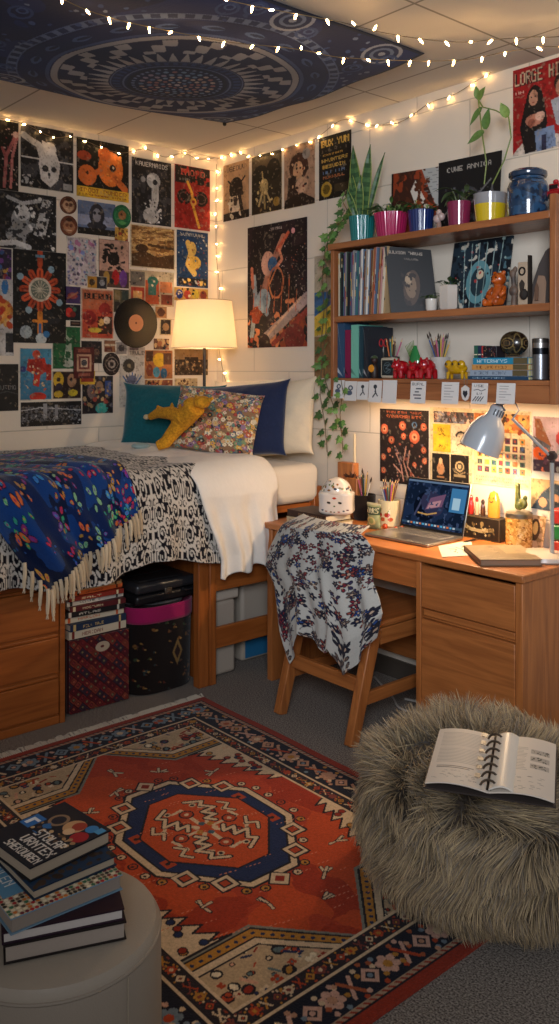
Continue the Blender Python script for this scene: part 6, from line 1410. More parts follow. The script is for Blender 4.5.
poster('A', 174.6, 349, 208, 375.5, 'dark sepia photo of a crowd beneath the lamp shade', art('#3a2a1e', (R_, .0, .0, 1, .4, '#8a6c4a'), (R_, .3, .3, .7, .5, '#2a1c14'), ('splat', 60, ['#a88a64', '#1c1410', '#6a4c34'], (.02, .45, .98, .95), (.015, .04), 3), frame=('#c9ae84', .02)), 'photo print')
poster('A', 145, 379.8, 172.8, 388.5, 'thin reddish strip print just above the teal pillow', art('#8a4a34', ('splat', 20, ['#c99a5c', '#3a1c18'], (0, 0, 1, 1), (.03, .08), 3), frame=('#c9ae84', .02)), 'print')
poster('A', 175, 378.5, 197.5, 391, 'cream strip print with brown drawing behind the lamp pole', art('#c0a67c', ('splat', 24, ['#5c3a24', '#8a6a44'], (.1, .2, .9, .8), (.03, .07), 3)), 'print')
# vinyl record on the wall
vc = hit(136.2, 323, 0, .01); t = thing('vinyl_record', 'black vinyl record with a peach label fixed to the poster wall', 'record', (0.0, vc.y, vc.z - .15)); 
Rx = rotm((1, 0, 0)); 
V_r = .142; gr = [(0, .010)] + [(.045, .010)]
prof_ = [(V_r, .006), (V_r, .008)] + [(V_r - .006 - i * .0045, .0088 + (.0005 if i % 2 else 0)) for i in range(20)] + [(.05, .0085), (0, .0085)]
m = MB('#100f10').lathe(prof_, n=72, M3=Rx, c=(0, 0, .15)); m.build('disc', 'fine', t)
MB('#c9865c').lathe([(.048, .0086), (.048, .0094), (.012, .0094)], n=40, M3=Rx, c=(0, 0, .15)).build('centre_label', 'print', t); MB('#5c3020').lathe([(.006, .0094), (.006, .0098), (0, .0098)], n=12, M3=Rx, c=(0, 0, .15)).build('spindle_hole', 'print', t)

# ---- back wall
poster('B', 223.4, 166, 248.8, 222, 'tan poster headed VEEDUV of a dark horned animal, nearest the corner', art('#b08a64', (T_, 'VEEDUV', .14, .06, .72, .09, '#2a1c14'), (E_, .5, .46, .26, '#1d1613', {'ry': .2}), (L_, [(.2, .3), (.42, .42)], .05, '#1d1613'), (L_, [(.85, .28), (.6, .42)], .05, '#1d1613'), (E_, .44, .74, .22, '#c9b89c', {'ry': .16}), (R_, 0, .86, 1, 1, '#1c1614'), ('splat', 22, ['#d8c8a8', '#3a2c22'], (.2, .55, .75, .95), (.03, .08), 4), (L_, [(.6, .5), (.75, .9)], .12, '#241a15')))
poster('B', 251.7, 157.5, 281.8, 215.8, 'dark olive poster with a pale dripping tree, second from the corner', art('#2a2218', (R_, 0, .05, 1, .3, '#4f4230'), (E_, .3, .34, .26, '#171410', {'ry': .16}), (E_, .72, .3, .22, '#171410', {'ry': .18}), (E_, .42, .56, .14, '#a88f5c', {'ry': .14}), (L_, [(.42, .55), (.25, .85)], .06, '#b59c68'), (L_, [(.42, .55), (.45, .92)], .05, '#9c8452'), (L_, [(.42, .55), (.62, .82)], .05, '#b59c68'), (L_, [(.4, .5), (.36, .3)], .04, '#a88f5c'), ('splat', 30, ['#c9b078', '#6a5630'], (.15, .45, .7, .95), (.015, .04), 3), (E_, .82, .84, .1, '#8a6a2c'), frame=('#b8a682', .015)))
poster('B', 284, 148.5, 315, 209.8, 'sepia poster of a wild-haired figure, third from the corner', art('#a07c62', (E_, .48, .36, .30, '#3c2016', {'ry': .22}), (E_, .46, .42, .16, '#b88a64', {'ry': .15}), (P_, [(.15, .5), (.4, .5), (.5, .95), (.1, .95)], '#2c1a14'), (P_, [(.05, .85), (.6, .78), (1, .92), (1, 1), (0, 1)], '#1f1410'), (E_, .72, .18, .12, '#8a8078'), (E_, .42, .38, .03, '#1c1210'), (E_, .54, .38, .03, '#1c1210'), (E_, .58, .66, .2, '#c0987a', {'ry': .12}), ('splat', 24, ['#6a2c1c', '#2a1812', '#c9a078'], (.2, .2, .8, .7), (.02, .05), 6), frame=('#c9b79c', .02)))
poster('B', 319, 138.5, 351, 201, 'black poster headed BUX YUN with gold lettering, fourth from the corner', art('#151210', (T_, 'BUX YUN', .08, .07, .84, .10, '#c9a24c', {'bold': 1}), (T_, 'KRUNAM', .14, .28, .6, .035, '#b58a3c'), (T_, 'WHUNTERS', .1, .36, .8, .05, '#c9a24c'), (T_, 'BESUDIN', .12, .46, .7, .05, '#c9a24c'), (T_, 'AELTIM', .14, .55, .66, .05, '#6a8ab0'), (T_, 'NUKROSE', .14, .63, .66, .04, '#b56a3c'), (E_, .24, .84, .17, '#a8862c'), (E_, .24, .84, .11, '#5c4814'), (R_, .5, .78, .9, .90, '#3a2f1c')))
def bigp(c):
    bg(c, '#191317'); c.noise('#2a1c20', 6, 3, .55); c.text('CHAMRI', .38, .035, .22, .022, '#b5a8a0')
    c.line([(.62, .13), (.48, .28), (.36, .42), (.28, .55)], .09, '#a8705a'); c.line([(.70, .10), (.52, .22)], .045, '#b5543a'); c.ell(.78, .09, .03, '#c98a8a'); c.ell(.36, .32, .11, '#b58a78', ry=.10); c.ell(.44, .33, .08, '#2f5a80', ry=.06)
    c.line([(.55, .22), (.6, .3), (.5, .36)], .04, '#c98060'); c.ell(.50, .48, .13, '#b56a44', ry=.13, ring=.86); c.line([(.5, .37), (.38, .5), (.44, .6)], .02, '#c97a4a')
    c.line([(.12, .42), (.15, .62), (.08, .9)], .07, '#8a98a0'); c.ell(.28, .62, .12, '#93a5ad', ry=.10, ang=.3); c.line([(.3, .6), (.34, .72)], .07, '#7c8e98'); c.line([(.08, .35), (.1, .5)], .05, '#a8604a')
    c.noise('#8f3a22', 9, 8, .54, box=(0, .66, 1, 1)); c.noise('#c9774c', 14, 5, .62, box=(0, .6, .8, 1)); c.line([(.3, .93), (.65, .78), (1, .62)], .12, '#a89088'); c.line([(.45, .97), (.8, .82), (1, .72)], .06, '#8a2f28'); c.line([(.2, .98), (.5, .82), (.9, .62)], .03, '#d0a88a')
    c.ell(.8, .93, .16, '#6a1c20'); c.ell(.3, .96, .1, '#2a1418')
    for i in range(7): c.line([(.1 + i * .12, .72), (.12 + i * .12, .55 - (i % 3) * .06)], .012, '#b5603c')
    c.splat(50, ['#c9b8b0', '#b5603c'], (.55, .2, .98, .6), (.003, .008), 4); c.grain(.05)
poster('B', 247.6, 228.2, 306.8, 348, 'large dark poster of a leaping figure with orange and blue splashes', bigp)
poster('B', 314.4, 256.5, 336, 378, 'narrow beige and blue poster half hidden behind the ivy', art('#a89a84', (R_, 0, .3, 1, .55, '#2f5a86'), (P_, [(0, .5), (1, .38), (1, .62), (0, .66)], '#c9a83c'), (R_, 0, .66, 1, 1, '#8a6844')))
def redp(c):
    bg(c, '#8c1518'); c.text('LORGE HILL', .055, .055, 1.05, .15, '#1c0f10', bold=1); c.text('LORGE HILL', .045, .045, 1.05, .15, '#b09a80')
    c.poly([(0, .98), (.3, .80), (1, .86), (1, 1), (0, 1)], '#b8aca0')
    c.ell(.42, .42, .16, '#120d0e', ry=.18); c.poly([(.24, .42), (.60, .42), (.66, .7), (.5, .98), (.24, 1), (.14, .7)], '#141012'); c.ell(.40, .38, .085, '#b08068', ry=.09); c.ell(.36, .37, .015, '#1c1010'); c.ell(.44, .37, .015, '#1c1010'); c.ell(.40, .43, .025, '#7a2a24', ry=.008)
    c.ell(.42, .63, .17, '#a8705c', ry=.07); c.ell(.52, .6, .09, '#c09a88', ry=.05); c.ell(.36, .66, .07, '#8a5040', ry=.05); c.poly([(.42, .76), (.78, .74), (.82, .98), (.46, 1)], '#6a7c9a'); c.rect(.55, .82, .64, 1, '#2a2c44')
    c.ell(.92, .28, .14, '#2a1c18', ry=.10); c.ell(.92, .34, .11, '#b08068', ry=.10); c.poly([(.72, .46), (1, .42), (1, .8), (.82, .74)], '#9aa0aa'); c.text('UM', .06, .27, .16, .03, '#d0b8a8'); c.grain(.05)
poster('B', 513, 71, 566, 156.5, 'red poster headed LORGE HILL with a dark-haired woman holding a bundle', redp)
# under the shelf
def orbs(c):
    bg(c, '#231a1a'); c.text('TUBURIN ONUS', .14, .035, .72, .03, '#a8583a'); c.text('SONASMBURTS', .14, .085, .72, .04, '#b5603c')
    for x, y, r in ((.1, .28, .08), (.48, .22, .07), (.72, .36, .10), (.9, .22, .06), (.25, .42, .06), (.5, .36, .05), (.08, .66, .05), (.2, .56, .04), (.9, .52, .05), (.92, .66, .05), (.08, .84, .05), (.72, .72, .04)): c.ell(x, y, r, '#b5583a'); c.ell(x, y, r * .55, '#c98a64'); c.ell(x, y, r * .25, '#5a241a')
    for p in ([(.55, .5), (.5, .7), (.62, .95)], [(.35, .6), (.45, .75), (.5, .95)], [(.3, .75), (.45, .85)], [(.62, .55), (.58, .75), (.75, .92)]): c.line(p, .025, '#b08070')
    c.splat(30, ['#a87868', '#6a5a60', '#8a4a3a'], (.2, .45, .9, .95), (.01, .03), 4); c.ell(.72, .2, .05, '#4a6a8a', ring=.7)
poster('B', 380, 408.5, 428.4, 481, 'dark poster of glowing orange orbs on the wall behind the laptop', orbs)
poster('B', 430, 407, 472.5, 486, 'cream backing sheet behind the small prints over the laptop', art('#c9b48e'), 'paper sheet')
poster('B', 433.8, 411, 473.4, 422, 'strip of tiny dark faces above the yellow card', art('#4a3f3c', ('splat', 60, ['#b5a088', '#8a5a48', '#2a2428', '#7c7a80'], (0, .1, 1, .95), (.02, .05), 3)), 'print', 1)
poster('B', 433, 423.5, 450.3, 451, 'plain yellow card with small black writing over the laptop', art('#d0a428', (T_, 'VK', .3, .15, .34, .14, '#3c2c10'), (L_, [(.3, .4), (.6, .36), (.7, .42)], .03, '#3c2c10'), (T_, 'SU', .35, .75, .2, .07, '#3c2c10')), 'card', 1)
poster('B', 451.6, 425, 470.4, 453, 'cream card with a black ink drawing of a face', art('#cdb795', (E_, .5, .35, .28, '#2c2420', {'ry': .14}), (E_, .5, .42, .2, '#cdb795', {'ry': .14}), (E_, .42, .4, .03, '#2c2420'), (E_, .6, .4, .03, '#2c2420'), (L_, [(.3, .7), (.5, .62), (.75, .72)], .04, '#2c2420')), 'card', 1)
poster('B', 432.2, 452.8, 449.4, 479.5, 'black card with a peach flame figure', art('#1d1816', (E_, .5, .55, .2, '#b58058', {'ry': .22}), (E_, .5, .28, .1, '#c99a70', {'ry': .12}), (R_, .3, .82, .7, .88, '#a87850')), 'card', 1)
poster('B', 450.8, 454.3, 468.6, 481.5, 'black card with a pale crest medallion', art('#1d1816', (E_, .5, .42, .24, '#a8926c', {'ring': .7}), (E_, .5, .42, .1, '#a8926c'), (R_, .2, .72, .8, .8, '#8f7a58'), (L_, [(.2, .6), (.5, .7), (.8, .6)], .05, '#8f7a58')), 'card', 1)
def calp(c):
    bg(c, '#d0b88e'); c.rect(.04, .05, .96, .30, '#c08a4a'); c.noise('#a8602c', 10, 4, .52, box=(.04, .05, .96, .30)); c.splat(24, ['#3c2a20', '#d6a44c', '#8a3a24'], (.06, .06, .94, .28), (.02, .05), 3)
    cols = ['#8a3a2c', '#3f5a4a', '#c98a3c', '#4a5a7a', '#6a3040', '#2f6a5a', '#b56a3c', '#33343c']
    for j in range(5):
        for i in range(7):
            x, y = .10 + i * .118, .36 + j * .098; c.rect(x, y, x + .08, y + .075, cols[(i * 3 + j * 5) % 8]); c.rect(x + .02, y + .02, x + .06, y + .055, cols[(i + j * 2 + 3) % 8])
    for j in range(2): c.line([(.08, .89 + j * .045), (.92, .89 + j * .045)], .02, '#8a8478', dash=.035)
    c.border('#ddcba6', .02)
poster('B', 472.4, 409, 531.5, 483, 'cream chart poster with a grid of small coloured pictures behind the lamp', calp)
poster('B', 532.8, 416, 572, 471, 'poster of orange and red blossoms right of the lamp arm', art('#a88c8a', (P_, [(.05, .05), (.2, .05), (.5, .55), (.1, .45)], '#7c4a2c'), (P_, [(0, .35), (.45, .52), (.5, .75), (0, .55)], '#4c4c50'), (E_, .22, .66, .22, '#c9541c', {'ry': .12}), (E_, .85, .38, .26, '#a83a34', {'ry': .16}), (R_, 0, .78, 1, 1, '#3a2c38'), ('splat', 30, ['#c96a4a', '#5a3a4a', '#8f8a80'], (0, .6, 1, 1), (.02, .06), 4), frame=(W, .02)))
poster('B', 531, 478, 572, 508, 'small print of dark hills and faces behind the lamp stem', art('#c4a070', (P_, [(0, 1), (.3, .4), (.6, .1), (1, .3), (1, 1)], '#33404c'), (E_, .3, .75, .1, '#b58a68'), (E_, .6, .6, .1, '#a87c5c'), (E_, .6, .85, .12, '#2a2c34')), 'print')

# ================================================================== TAPESTRY
def tap_art():
    c = Cv(420, 600, '#081440'); rr = random.Random(2)
    # canvas: u along x (far -> near), v along -y
    c.noise('#0b1f55', 6, 4, .5)
    WX, WY = 1.37, 1.96
    cx, cy = .40, .335; k = 1 / WX
    def R(r, co, ring=None): c.ell(cx, cy, r * k, co, ry=r / WY, ring=ring)
    X = (c.U - cx) * WX; Y = (c.V - cy) * WY; rad = np.hypot(X, Y) / 1.08; ang = np.arctan2(Y, X)
    def band(a, b, m=None, co='#8f8e92'):
        q = (rad > a) & (rad < b); q = q & m if m is not None else q; c.put(q, co)
    ww = '#9a9696'; bl = '#0a1338'
    band(.60, .64, co='#4f5f86'); band(.605, .635, co='#16254e'); band(.605, .635, (np.sin(ang * 70) > .2), '#5c6a8c')
    band(.50, .59, co='#0b1a48'); band(.515, .575, (np.sin(ang * 22) + np.cos((rad - .545) * 90) > .9), '#3f527e'); band(.53, .56, (np.sin(ang * 22 + .4) + np.cos((rad - .545) * 150) > 1.3), '#101e44')
    band(.485, .50, co='#3c4c76')
    band(.455, .48, co=ww)
    band(.33, .455, co=bl)
    sw = np.sin(ang * 16 + (rad - .33) * 38) + .6 * np.sin(ang * 32 - (rad - .33) * 60); band(.345, .45, sw > .35, ww)
    band(.26, .33, co=bl); tri = np.abs(((ang / (2 * PI) * 40) % 1) - .5) * 2; band(.265, .345, tri > (rad - .25) / .10, ww)
    band(.20, .26, co='#141f42'); band(.205, .212, co='#5a6484'); band(.222, .25, (np.sin(ang * 44) > 0), '#2c3d6c'); band(.255, .26, co='#5a6484')
    band(0, .2, co='#111a3a'); band(.18, .195, co='#0a1026'); band(.165, .178, (np.sin(ang * 40) > .1), '#6a7694')
    for r_, n_, s_ in ((.152, 26, .011), (.118, 22, .011), (.09, 18, .010), (.062, 13, .009), (.034, 8, .008)):
        for i in range(n_):
            a = i * 2 * PI / n_ + r_ * 9; c.ell(cx + r_ * math.cos(a) * k, cy + r_ * math.sin(a) / WY, s_ * k, rr.choice(['#8a7a8c', '#a08478', '#5c7290', '#8f5f5c', '#6f86a0', '#b09a8c']))
    R(.012, '#a39aa0')
    # outer scatter, small roundels
    for _ in range(360):
        u, v = rr.random(), rr.random(); d = math.hypot((u - cx) * WX, (v - cy) * WY)
        if d > .66: c.ell(u, v, rr.uniform(.003, .009), rr.choice(['#3c5080', '#6a7694', '#2a3c6e']), ang=rr.uniform(.1, 3), ry=rr.uniform(.003, .008))
    for u, v in ((.93, .08), (.93, .60), (.93, .92), (.07, .92), (.06, .06), (.06, .62), (.95, .335)):
        for r_, co in ((.085, '#8f94a4'), (.07, '#14224a'), (.05, '#5f6d8c'), (.035, '#14224a'), (.015, '#8f94a4')): c.ell(u, v, r_ * k, co, ry=r_ / WY)
    for _ in range(36):
        u, v = rr.random(), rr.random(); d = math.hypot((u - cx) * WX, (v - cy) * WY)
        if d > .7: c.ell(u, v, .035, '#2c3f70', ry=.022, ring=.75); c.ell(u + .01, v, .016, '#3c5080', ry=.011, ring=.6)
    b = (c.U < .012) | (c.U > .988) | (c.V < .009) | (c.V > .991); c.put(b, '#0b1226'); return c
def tap_fn(U, V):
    x = .67 + 1.32 * U + .03 * V * (1 - U) * 0; y = -.44 - 1.96 * V; sag = .055 * (np.sin(U * PI) ** .7) * (np.sin(V * PI) ** .7)
    e = .02 * np.sin(V * PI) * (1 - np.sin(U * PI)); x = x - .05 * V * (1 - U) + .05 * np.sin(V * PI) * (U < 0)
    z = CEIL - .012 - sag - .030 * np.sin(V * PI * 1.0) * (1 - U) ** 2 - .025 * np.sin(U * PI) * (1 - V) ** 3 - .008 * np.sin(U * 9 + V * 5) ** 2
    return x, y, z
tp = surf('tapestry', tap_art(), tap_fn, 'soft', solid=.003, offset=1, flip=False); tag(tp, 'navy mandala tapestry pinned flat under the ceiling', 'tapestry')
pk = MB('#2a2622').lathe([(.006, CEIL - .028), (.010, CEIL - .022), (.010, CEIL - .002)], n=12, c=(.672, -.452, 0)); o = pk.build('pin', 'metal', tp); o.location = -tp.location

# ================================================================== STRING LIGHTS
BULB = emit('warm_fairy_bulb', (1, .58, .22), 46)
def catm(P, n=8):
    out = []
    for i in range(len(P) - 1):
        p0, p1, p2, p3 = P[max(i - 1, 0)], P[i], P[i + 1], P[min(i + 2, len(P) - 1)]
        for k in range(n):
            t = k / n; out.append(.5 * ((2 * p1) + (p2 - p0) * t + (2 * p0 - 5 * p1 + 4 * p2 - p3) * t * t + (3 * p1 - p0 - 3 * p2 + p3) * t ** 3))
    out.append(P[-1]); return out
def bulb_mesh(name):
    m = MB(); m.lathe([(.0005, -.022), (.0032, -.017), (.0042, -.009), (.0036, -.002), (.002, 0)], n=8); m.lathe([(.002, 0), (.0035, 0), (.0035, .008), (.001, .010)], n=8); me = m.build(name, BULB).data; return me
PROTO = None
def string(label, P, step, seed, mode='hang', inward=(0, 0, 0)):
    global PROTO
    W_ = catm(P); r = random.Random(seed); root = thing('string_lights', label, 'string lights', P[0]); o0 = Vector(P[0])
    MB('#6a5c44').tube([p - o0 for p in W_], .0016, 5).build('wire', 'plastic', root)
    acc = 0; nxt = step * .5
    for a, b in zip(W_, W_[1:]):
        l = (b - a).length
        while nxt <= acc + l:
            p = a.lerp(b, (nxt - acc) / l) - o0
            if PROTO is None:
                m = MB(); m.lathe([(.0003, -.024), (.0028, -.018), (.0040, -.010), (.0032, -.003), (.0018, 0)], n=8); PROTO = m.build('bulb', BULB); q = PROTO
            else: q = PROTO.copy(); COL.objects.link(q)
            q.parent = root; q.location = p; q.scale = (.8,) * 3 if mode == 'wall' else (1, 1, 1)
            s = r.choice([0, 0, .3, -.3, .9, -1.2, 2.6]) if mode == 'hang' else r.uniform(-2.5, 2.5); q.rotation_euler = (s, r.uniform(-.5, .5) if mode == 'hang' else r.uniform(-1.5, 1.5), r.uniform(0, 6)); nxt += step * r.uniform(.75, 1.25)
        acc += l
    return root
pA = lambda px, py: hit(px, py, 0, .016)
pB = lambda px, py: hit(px, py, 1, -.018)
pC = lambda px, py, z=2.70: hit(px, py, 2, z)
string('warm fairy lights strung along the top of the poster wall', [pA(-20, 108), pA(0, 118), pA(25, 124), pA(52, 137), pA(75, 137), pA(100, 147), pA(122, 153), pA(145, 149), pA(165, 157), pA(183, 153), pA(198, 159), pA(214, 158)], .090, 3, 'wall')
string('warm fairy lights hanging down the corner behind the lamp', [Vector((.018, -.018, 2.74)), Vector((.03, -.03, 2.5)), Vector((.022, -.022, 2.2)), Vector((.05, -.02, 1.98)), Vector((.04, -.03, 1.72)), Vector((.10, -.02, 1.45)), Vector((.2, -.02, 1.30))], .085, 5, 'wall')
string('warm fairy lights drooping along the top of the shelf wall', [pB(217, 159), pB(234, 153), pB(252, 156), pB(270, 154), pB(292, 146), pB(315, 139), pB(342, 120), pB(370, 125), pB(400, 122), pB(430, 103), pB(455, 94), pB(478, 80), pB(500, 68), pB(530, 57), pB(575, 44)], .105, 7, 'wall')
string('fairy lights crossing under the tapestry from the top left', [pC(-20, -45, 2.772), pC(30, -20), pC(75, 5), pC(115, 19), pC(155, 28), pC(195, 36), pC(235, 43), pC(280, 47), pC(307, 51), pC(338, 57), pC(390, 60), pC(430, 61), pC(470, 59), pC(505, 52), pC(540, 47), pC(575, 44), pB(660, 20)], .095, 11)
string('fairy lights crossing the ceiling nearest the top right edge', [pC(150, -30, 2.772), pC(205, -6), pC(240, 3), pC(280, 11), pC(308, 16), pC(340, 22), pC(385, 33), pC(430, 40), pC(465, 42), pC(500, 39), pC(530, 37), pC(575, 34), pB(680, 5)], .095, 13)

# ================================================================== FLOOR LAMP
def shade_mat():
    m = bpy.data.materials.new('linen_shade'); m.use_nodes = True; nt = m.node_tree; b = nt.nodes['Principled BSDF']; b.inputs['Base Color'].default_value = (*hx('#ded4c2'), 1); b.inputs['Roughness'].default_value = .9
    tr = nt.nodes.new('ShaderNodeBsdfTranslucent'); tr.inputs[0].default_value = (*hx('#efe6d4'), 1); mx = nt.nodes.new('ShaderNodeMixShader'); mx.inputs[0].default_value = .6
    nt.links.new(b.outputs[0], mx.inputs[1]); nt.links.new(tr.outputs[0], mx.inputs[2]); nt.links.new(mx.outputs[0], nt.nodes['Material Output'].inputs[0]); return m
LX, LY = .235, -.265; lm = mpp(LX, LY); zt_ = zat(301, LX, LY); zb_ = zat(348, LX, LY)
t = thing('standing_lamp', 'lit drum-shade lamp on a dark pole in the corner behind the pillows', 'lamp', (LX, LY, 1.002))
MB('#2a211c').lathe([(.075, 0), (.08, .004), (.08, .014), (.02, .02)], n=32).build('base', 'metal', t)
MB('#2a211c').tube([(0, 0, .015), (0, 0, zb_ + .10 - 1.002)], .009, 10).build('pole', 'plastic', t)
a0, a1 = 33 * lm, 27.5 * lm
MB().lathe([(a0, zb_ - 1.002), (a1, zt_ - 1.002), (a1 - .002, zt_ - 1.002), (a0 - .002, zb_ - 1.002), (a0, zb_ - 1.002)], n=64, closed=True).build('lamp_shade', shade_mat(), t)
rim = MB('#6a5030')
for rr_, zz_ in ((a0, zb_), (a1, zt_)): rim.tube([(rr_ * math.cos(a), rr_ * math.sin(a), zz_ - 1.002) for a in np.linspace(0, 2 * PI, 49)], .0016, 5)
for a in range(3): rim.tube([(0, 0, zt_ - 1.03), (a1 * .99 * math.cos(a * 2.1), a1 * .99 * math.sin(a * 2.1), zt_ - 1.004)], .0014, 5)
rim.build('shade_frame', 'metal', t)
MB().ell((0, 0, (zb_ + zt_) / 2 - 1.002 + .01), .028).build('bulb', emit('lamp_bulb', (1, .78, .52), 20), t)
LAMP_Z = (zb_ + zt_) / 2

# ================================================================== DESK LAMP
t = thing('desk_lamp', 'white and grey jointed desk lamp with a dome head and round base', 'lamp', (0, 0, 0)); DY_ = -.20
Bc = Vector((X_at(544, DY_) - .0, DY_, DZ + .0008)); D = lambda px, py, y=DY_: Vector((X_at(px, y), y, zat(py, X_at(px, y), y)))
MB('#cdbfb0').lathe([(.104, .0), (.111, .006), (.106, .020), (.06, .026), (.02, .030), (0, .030)], n=56, c=Bc).build('base', 'fine', t)
st0 = D(553, 538); st1 = D(552, 456)
MB('#a5a29c').tube([Vector((st1.x, DY_, Bc.z + .026)), st1], .0085, 12).build('stem', 'fine', t)
MB('#3a2c28').lathe([(.016, -.014), (.018, -.010), (.018, .010), (.016, .014)], n=20, M3=rotm((0, 1, 0)), c=st1).tube([st1 + Vector((0, 0, -.025)), st1 + Vector((0, 0, .02))], .012, 10).build('elbow_joint', 'plastic', t)
nk = D(505, 413); am = MB('#9c9c9c'); am.tube([st1 + Vector((-.005, -.010, .004)), D(514, 419) + Vector((0, -.01, 0))], .0065, 10); am.build('arm', 'fine', t)
MB('#9c9c9c').tube([D(514, 419) + Vector((0, -.01, 0)), D(519, 410), D(516, 404), D(508, 402), D(502, 405)], .003, 8).build('cable', 'plastic', t)
apx, rimc = D(499, 405), D(484.5, 450); axd = (rimc - apx).normalized(); axd = (axd + Vector((.03, -.24, 0))).normalized(); HL = (rimc - apx).length
Rr = 20.5 * mpp(rimc.x, DY_)
hm = rotm(axd); pr = [(.012, .0), (.022, .004), (.028, .012), (.030, .035), (.034, .055), (.055, .075), (.072, .11), (.080, .15), (Rr, HL)]
sc_ = HL / pr[-1][1]
pr = [(a, b) for a, b in pr]; pr[-1] = (Rr, HL)
inner = [(a - .002, b) for a, b in pr[::-1]]
MB('#a5aaae').lathe(pr + inner[:-1], n=56, M3=hm, c=apx, closed=True).build('lamp_head', 'fine', t)
sl = MB('#2a2c30')
for k in range(4):
    a = -PI / 2 + (k - 1.2) * .42; u = hm @ Vector((math.cos(a), math.sin(a), 0)); 
for k in range(5):
    a = k * .40 - 2.35
    p = [apx + hm @ Vector((.0312 * math.cos(a), .0312 * math.sin(a), z_)) for z_ in (.018, .045)]; sl.tube(p, .0028, 6)
sl.build('vent_slots', 'plastic', t); MB('#55585c').tube([apx - axd * .004, apx + axd * .004], .013, 14).tube([apx + axd * -.01, D(505, 411)], .005, 8).build('cap', 'plastic', t)
bulb_c = apx + axd * (HL * .80); MB().ell(bulb_c, .022).build('bulb', emit('desk_bulb', (1, .80, .52), 30), t)

# ================================================================== DESK THINGS
ZD = DZ + .0008
def D2(px, py, z=DZ): return hit(px, py, 2, z)
# laptop
t = thing('laptop', 'silver laptop with a lit dark desktop screen on the desk', 'laptop', (1.785, -.27, ZD)); t.rotation_euler.z = .03
MB('#a8a49e').box(-.175, -.122, 0, .175, .122, .014).build('base', 'metal', t, bevel=.005, seg=3); LB = bpy.context.scene.collection.objects[-1]
c = Cv(150, 60, '#8f8b86'); 
for j in range(5):
    for i in range(15): c.rect(.02 + i * .064, .06 + j * .18, .02 + i * .064 + .052, .06 + j * .18 + .14, '#1d1c1e')
surf('keyboard', c, quad((-.15, .095, .0146), (.15, .095, .0146), (-.15, -.005, .0146), (.15, -.005, .0146)), 'plastic', LB, back=.0004, origin=False); MB('#98948e').box(-.05, -.105, .014, .05, -.025, .0146).build('trackpad', 'metal', LB)
ang = math.radians(16); Lid = Matrix.Rotation(-ang, 3, 'X'); hp = Vector((0, .120, .010))
MB('#8f8c88').box(-.175, -.0, .0, .175, .006, .235, M3=Lid, T=hp).build('lid', 'metal', t, bevel=.003); LB = bpy.context.scene.collection.objects[-1]
MB('#0c0c0f').box(-.173, -.0012, .006, .173, -.0002, .232, M3=Lid, T=hp).build('bezel', 'plastic', LB)
c = Cv(170, 110, '#101a2c'); c.noise('#1a2740', 6, 3, .5); c.ell(.36, .55, .2, '#0a0f1c'); c.line([(.2, .75), (.3, .35), (.5, .2)], .03, '#3c3f58'); c.ell(.46, .48, .20, '#2c2c44', ry=.24, ang=.5); c.poly([(.36, .62), (.42, .36), (.66, .24), (.62, .52)], '#6a4a62'); c.poly([(.38, .60), (.42, .46), (.60, .38), (.58, .52)], '#a87a80'); c.noise('#33405c', 12, 8, .66); c.line([(.25, .7), (.4, .72), (.55, .66)], .02, '#b58a50'); c.rect(.74, .10, .98, .60, '#3a719c'); c.rect(.78, .3, .9, .55, '#9ab8c8'); c.rect(0, 0, 1, .05, '#5c7088'); c.rect(0, .90, 1, .95, '#33485c')
for i in range(16): c.rect(.1 + i * .05, .905, .13 + i * .05, .945, ['#b0b8c0', '#c96a3a', '#4f9ac0'][i % 3])
def screen_mat():
    m = bpy.data.materials.new('lit_screen'); m.use_nodes = True; nt = m.node_tree; nt.nodes.remove(nt.nodes['Principled BSDF']); a = nt.nodes.new('ShaderNodeAttribute'); a.attribute_name = 'Col'
    e = nt.nodes.new('ShaderNodeEmission'); e.inputs[1].default_value = .75; nt.links.new(a.outputs['Color'], e.inputs[0]); nt.links.new(e.outputs[0], nt.nodes['Material Output'].inputs[0]); return m
q = [Lid @ Vector((x, -.0016, z)) + hp for x, z in ((-.166, .225), (.166, .225), (-.166, .016), (.166, .016))]
surf('screen', c, quad(*q), screen_mat(), LB, back=.0003, origin=False)
# notebook, notes, pen
def flatbook(label, c4, t_, cover, cvs, spine, cat='notebook', name='notebook'):
    b, r, f = [hit(*p, 2, ZD + t_) for p in c4]; l = b + f - r; xd, yd = f - l, b - l; c_ = (b + f) / 2
    return book(label, xd.length, yd.length, t_, frame_from(None, xd, yd), (c_.x, c_.y, ZD), cover, cat, name, spine, cvs, '#8a6f5a', hard=.002, mat='print')
c = Cv(110, 80, '#7a684e'); c.rect(0, 0, .6, .45, '#8f7c5e'); c.text('MUNDA BLANC', .1, .55, .5, .07, '#4f4332'); c.noise('#86735a', 10, 3, .62)
flatbook('closed brown hardback notebook at the front of the desk', ((519, 544), (540, 558.5), (482, 561)), .024, '#6a5038', c, '-x')
c = Cv(80, 60, '#cfc4b4'); c.line([(.3, .4), (.5, .5), (.45, .7)], .03, '#4a443c'); c.line([(.5, .35), (.7, .6)], .025, '#4a443c'); c.splat(10, ['#4a443c'], (.25, .3, .75, .8), (.01, .03), 2)
q = [D2(438, 546, ZD + .002), D2(471, 540, ZD + .002), D2(442, 557, ZD + .002), D2(474, 555, ZD + .002)]
o = surf('notepaper', c, quad(*q), 'print', back=.0012); tag(o, 'white note sheet with a black sketch beside the laptop', 'paper')
pn = MB('#1c1a1c'); a_, b_ = D2(463, 542, ZD + .006), D2(492, 536, ZD + .006); pn.tube([a_, a_.lerp(b_, .12), b_], [.001, .0035, .0038], 8); tag(pn.build('pen', 'plastic', origin=True), 'black pen lying across the note sheet', 'pen')
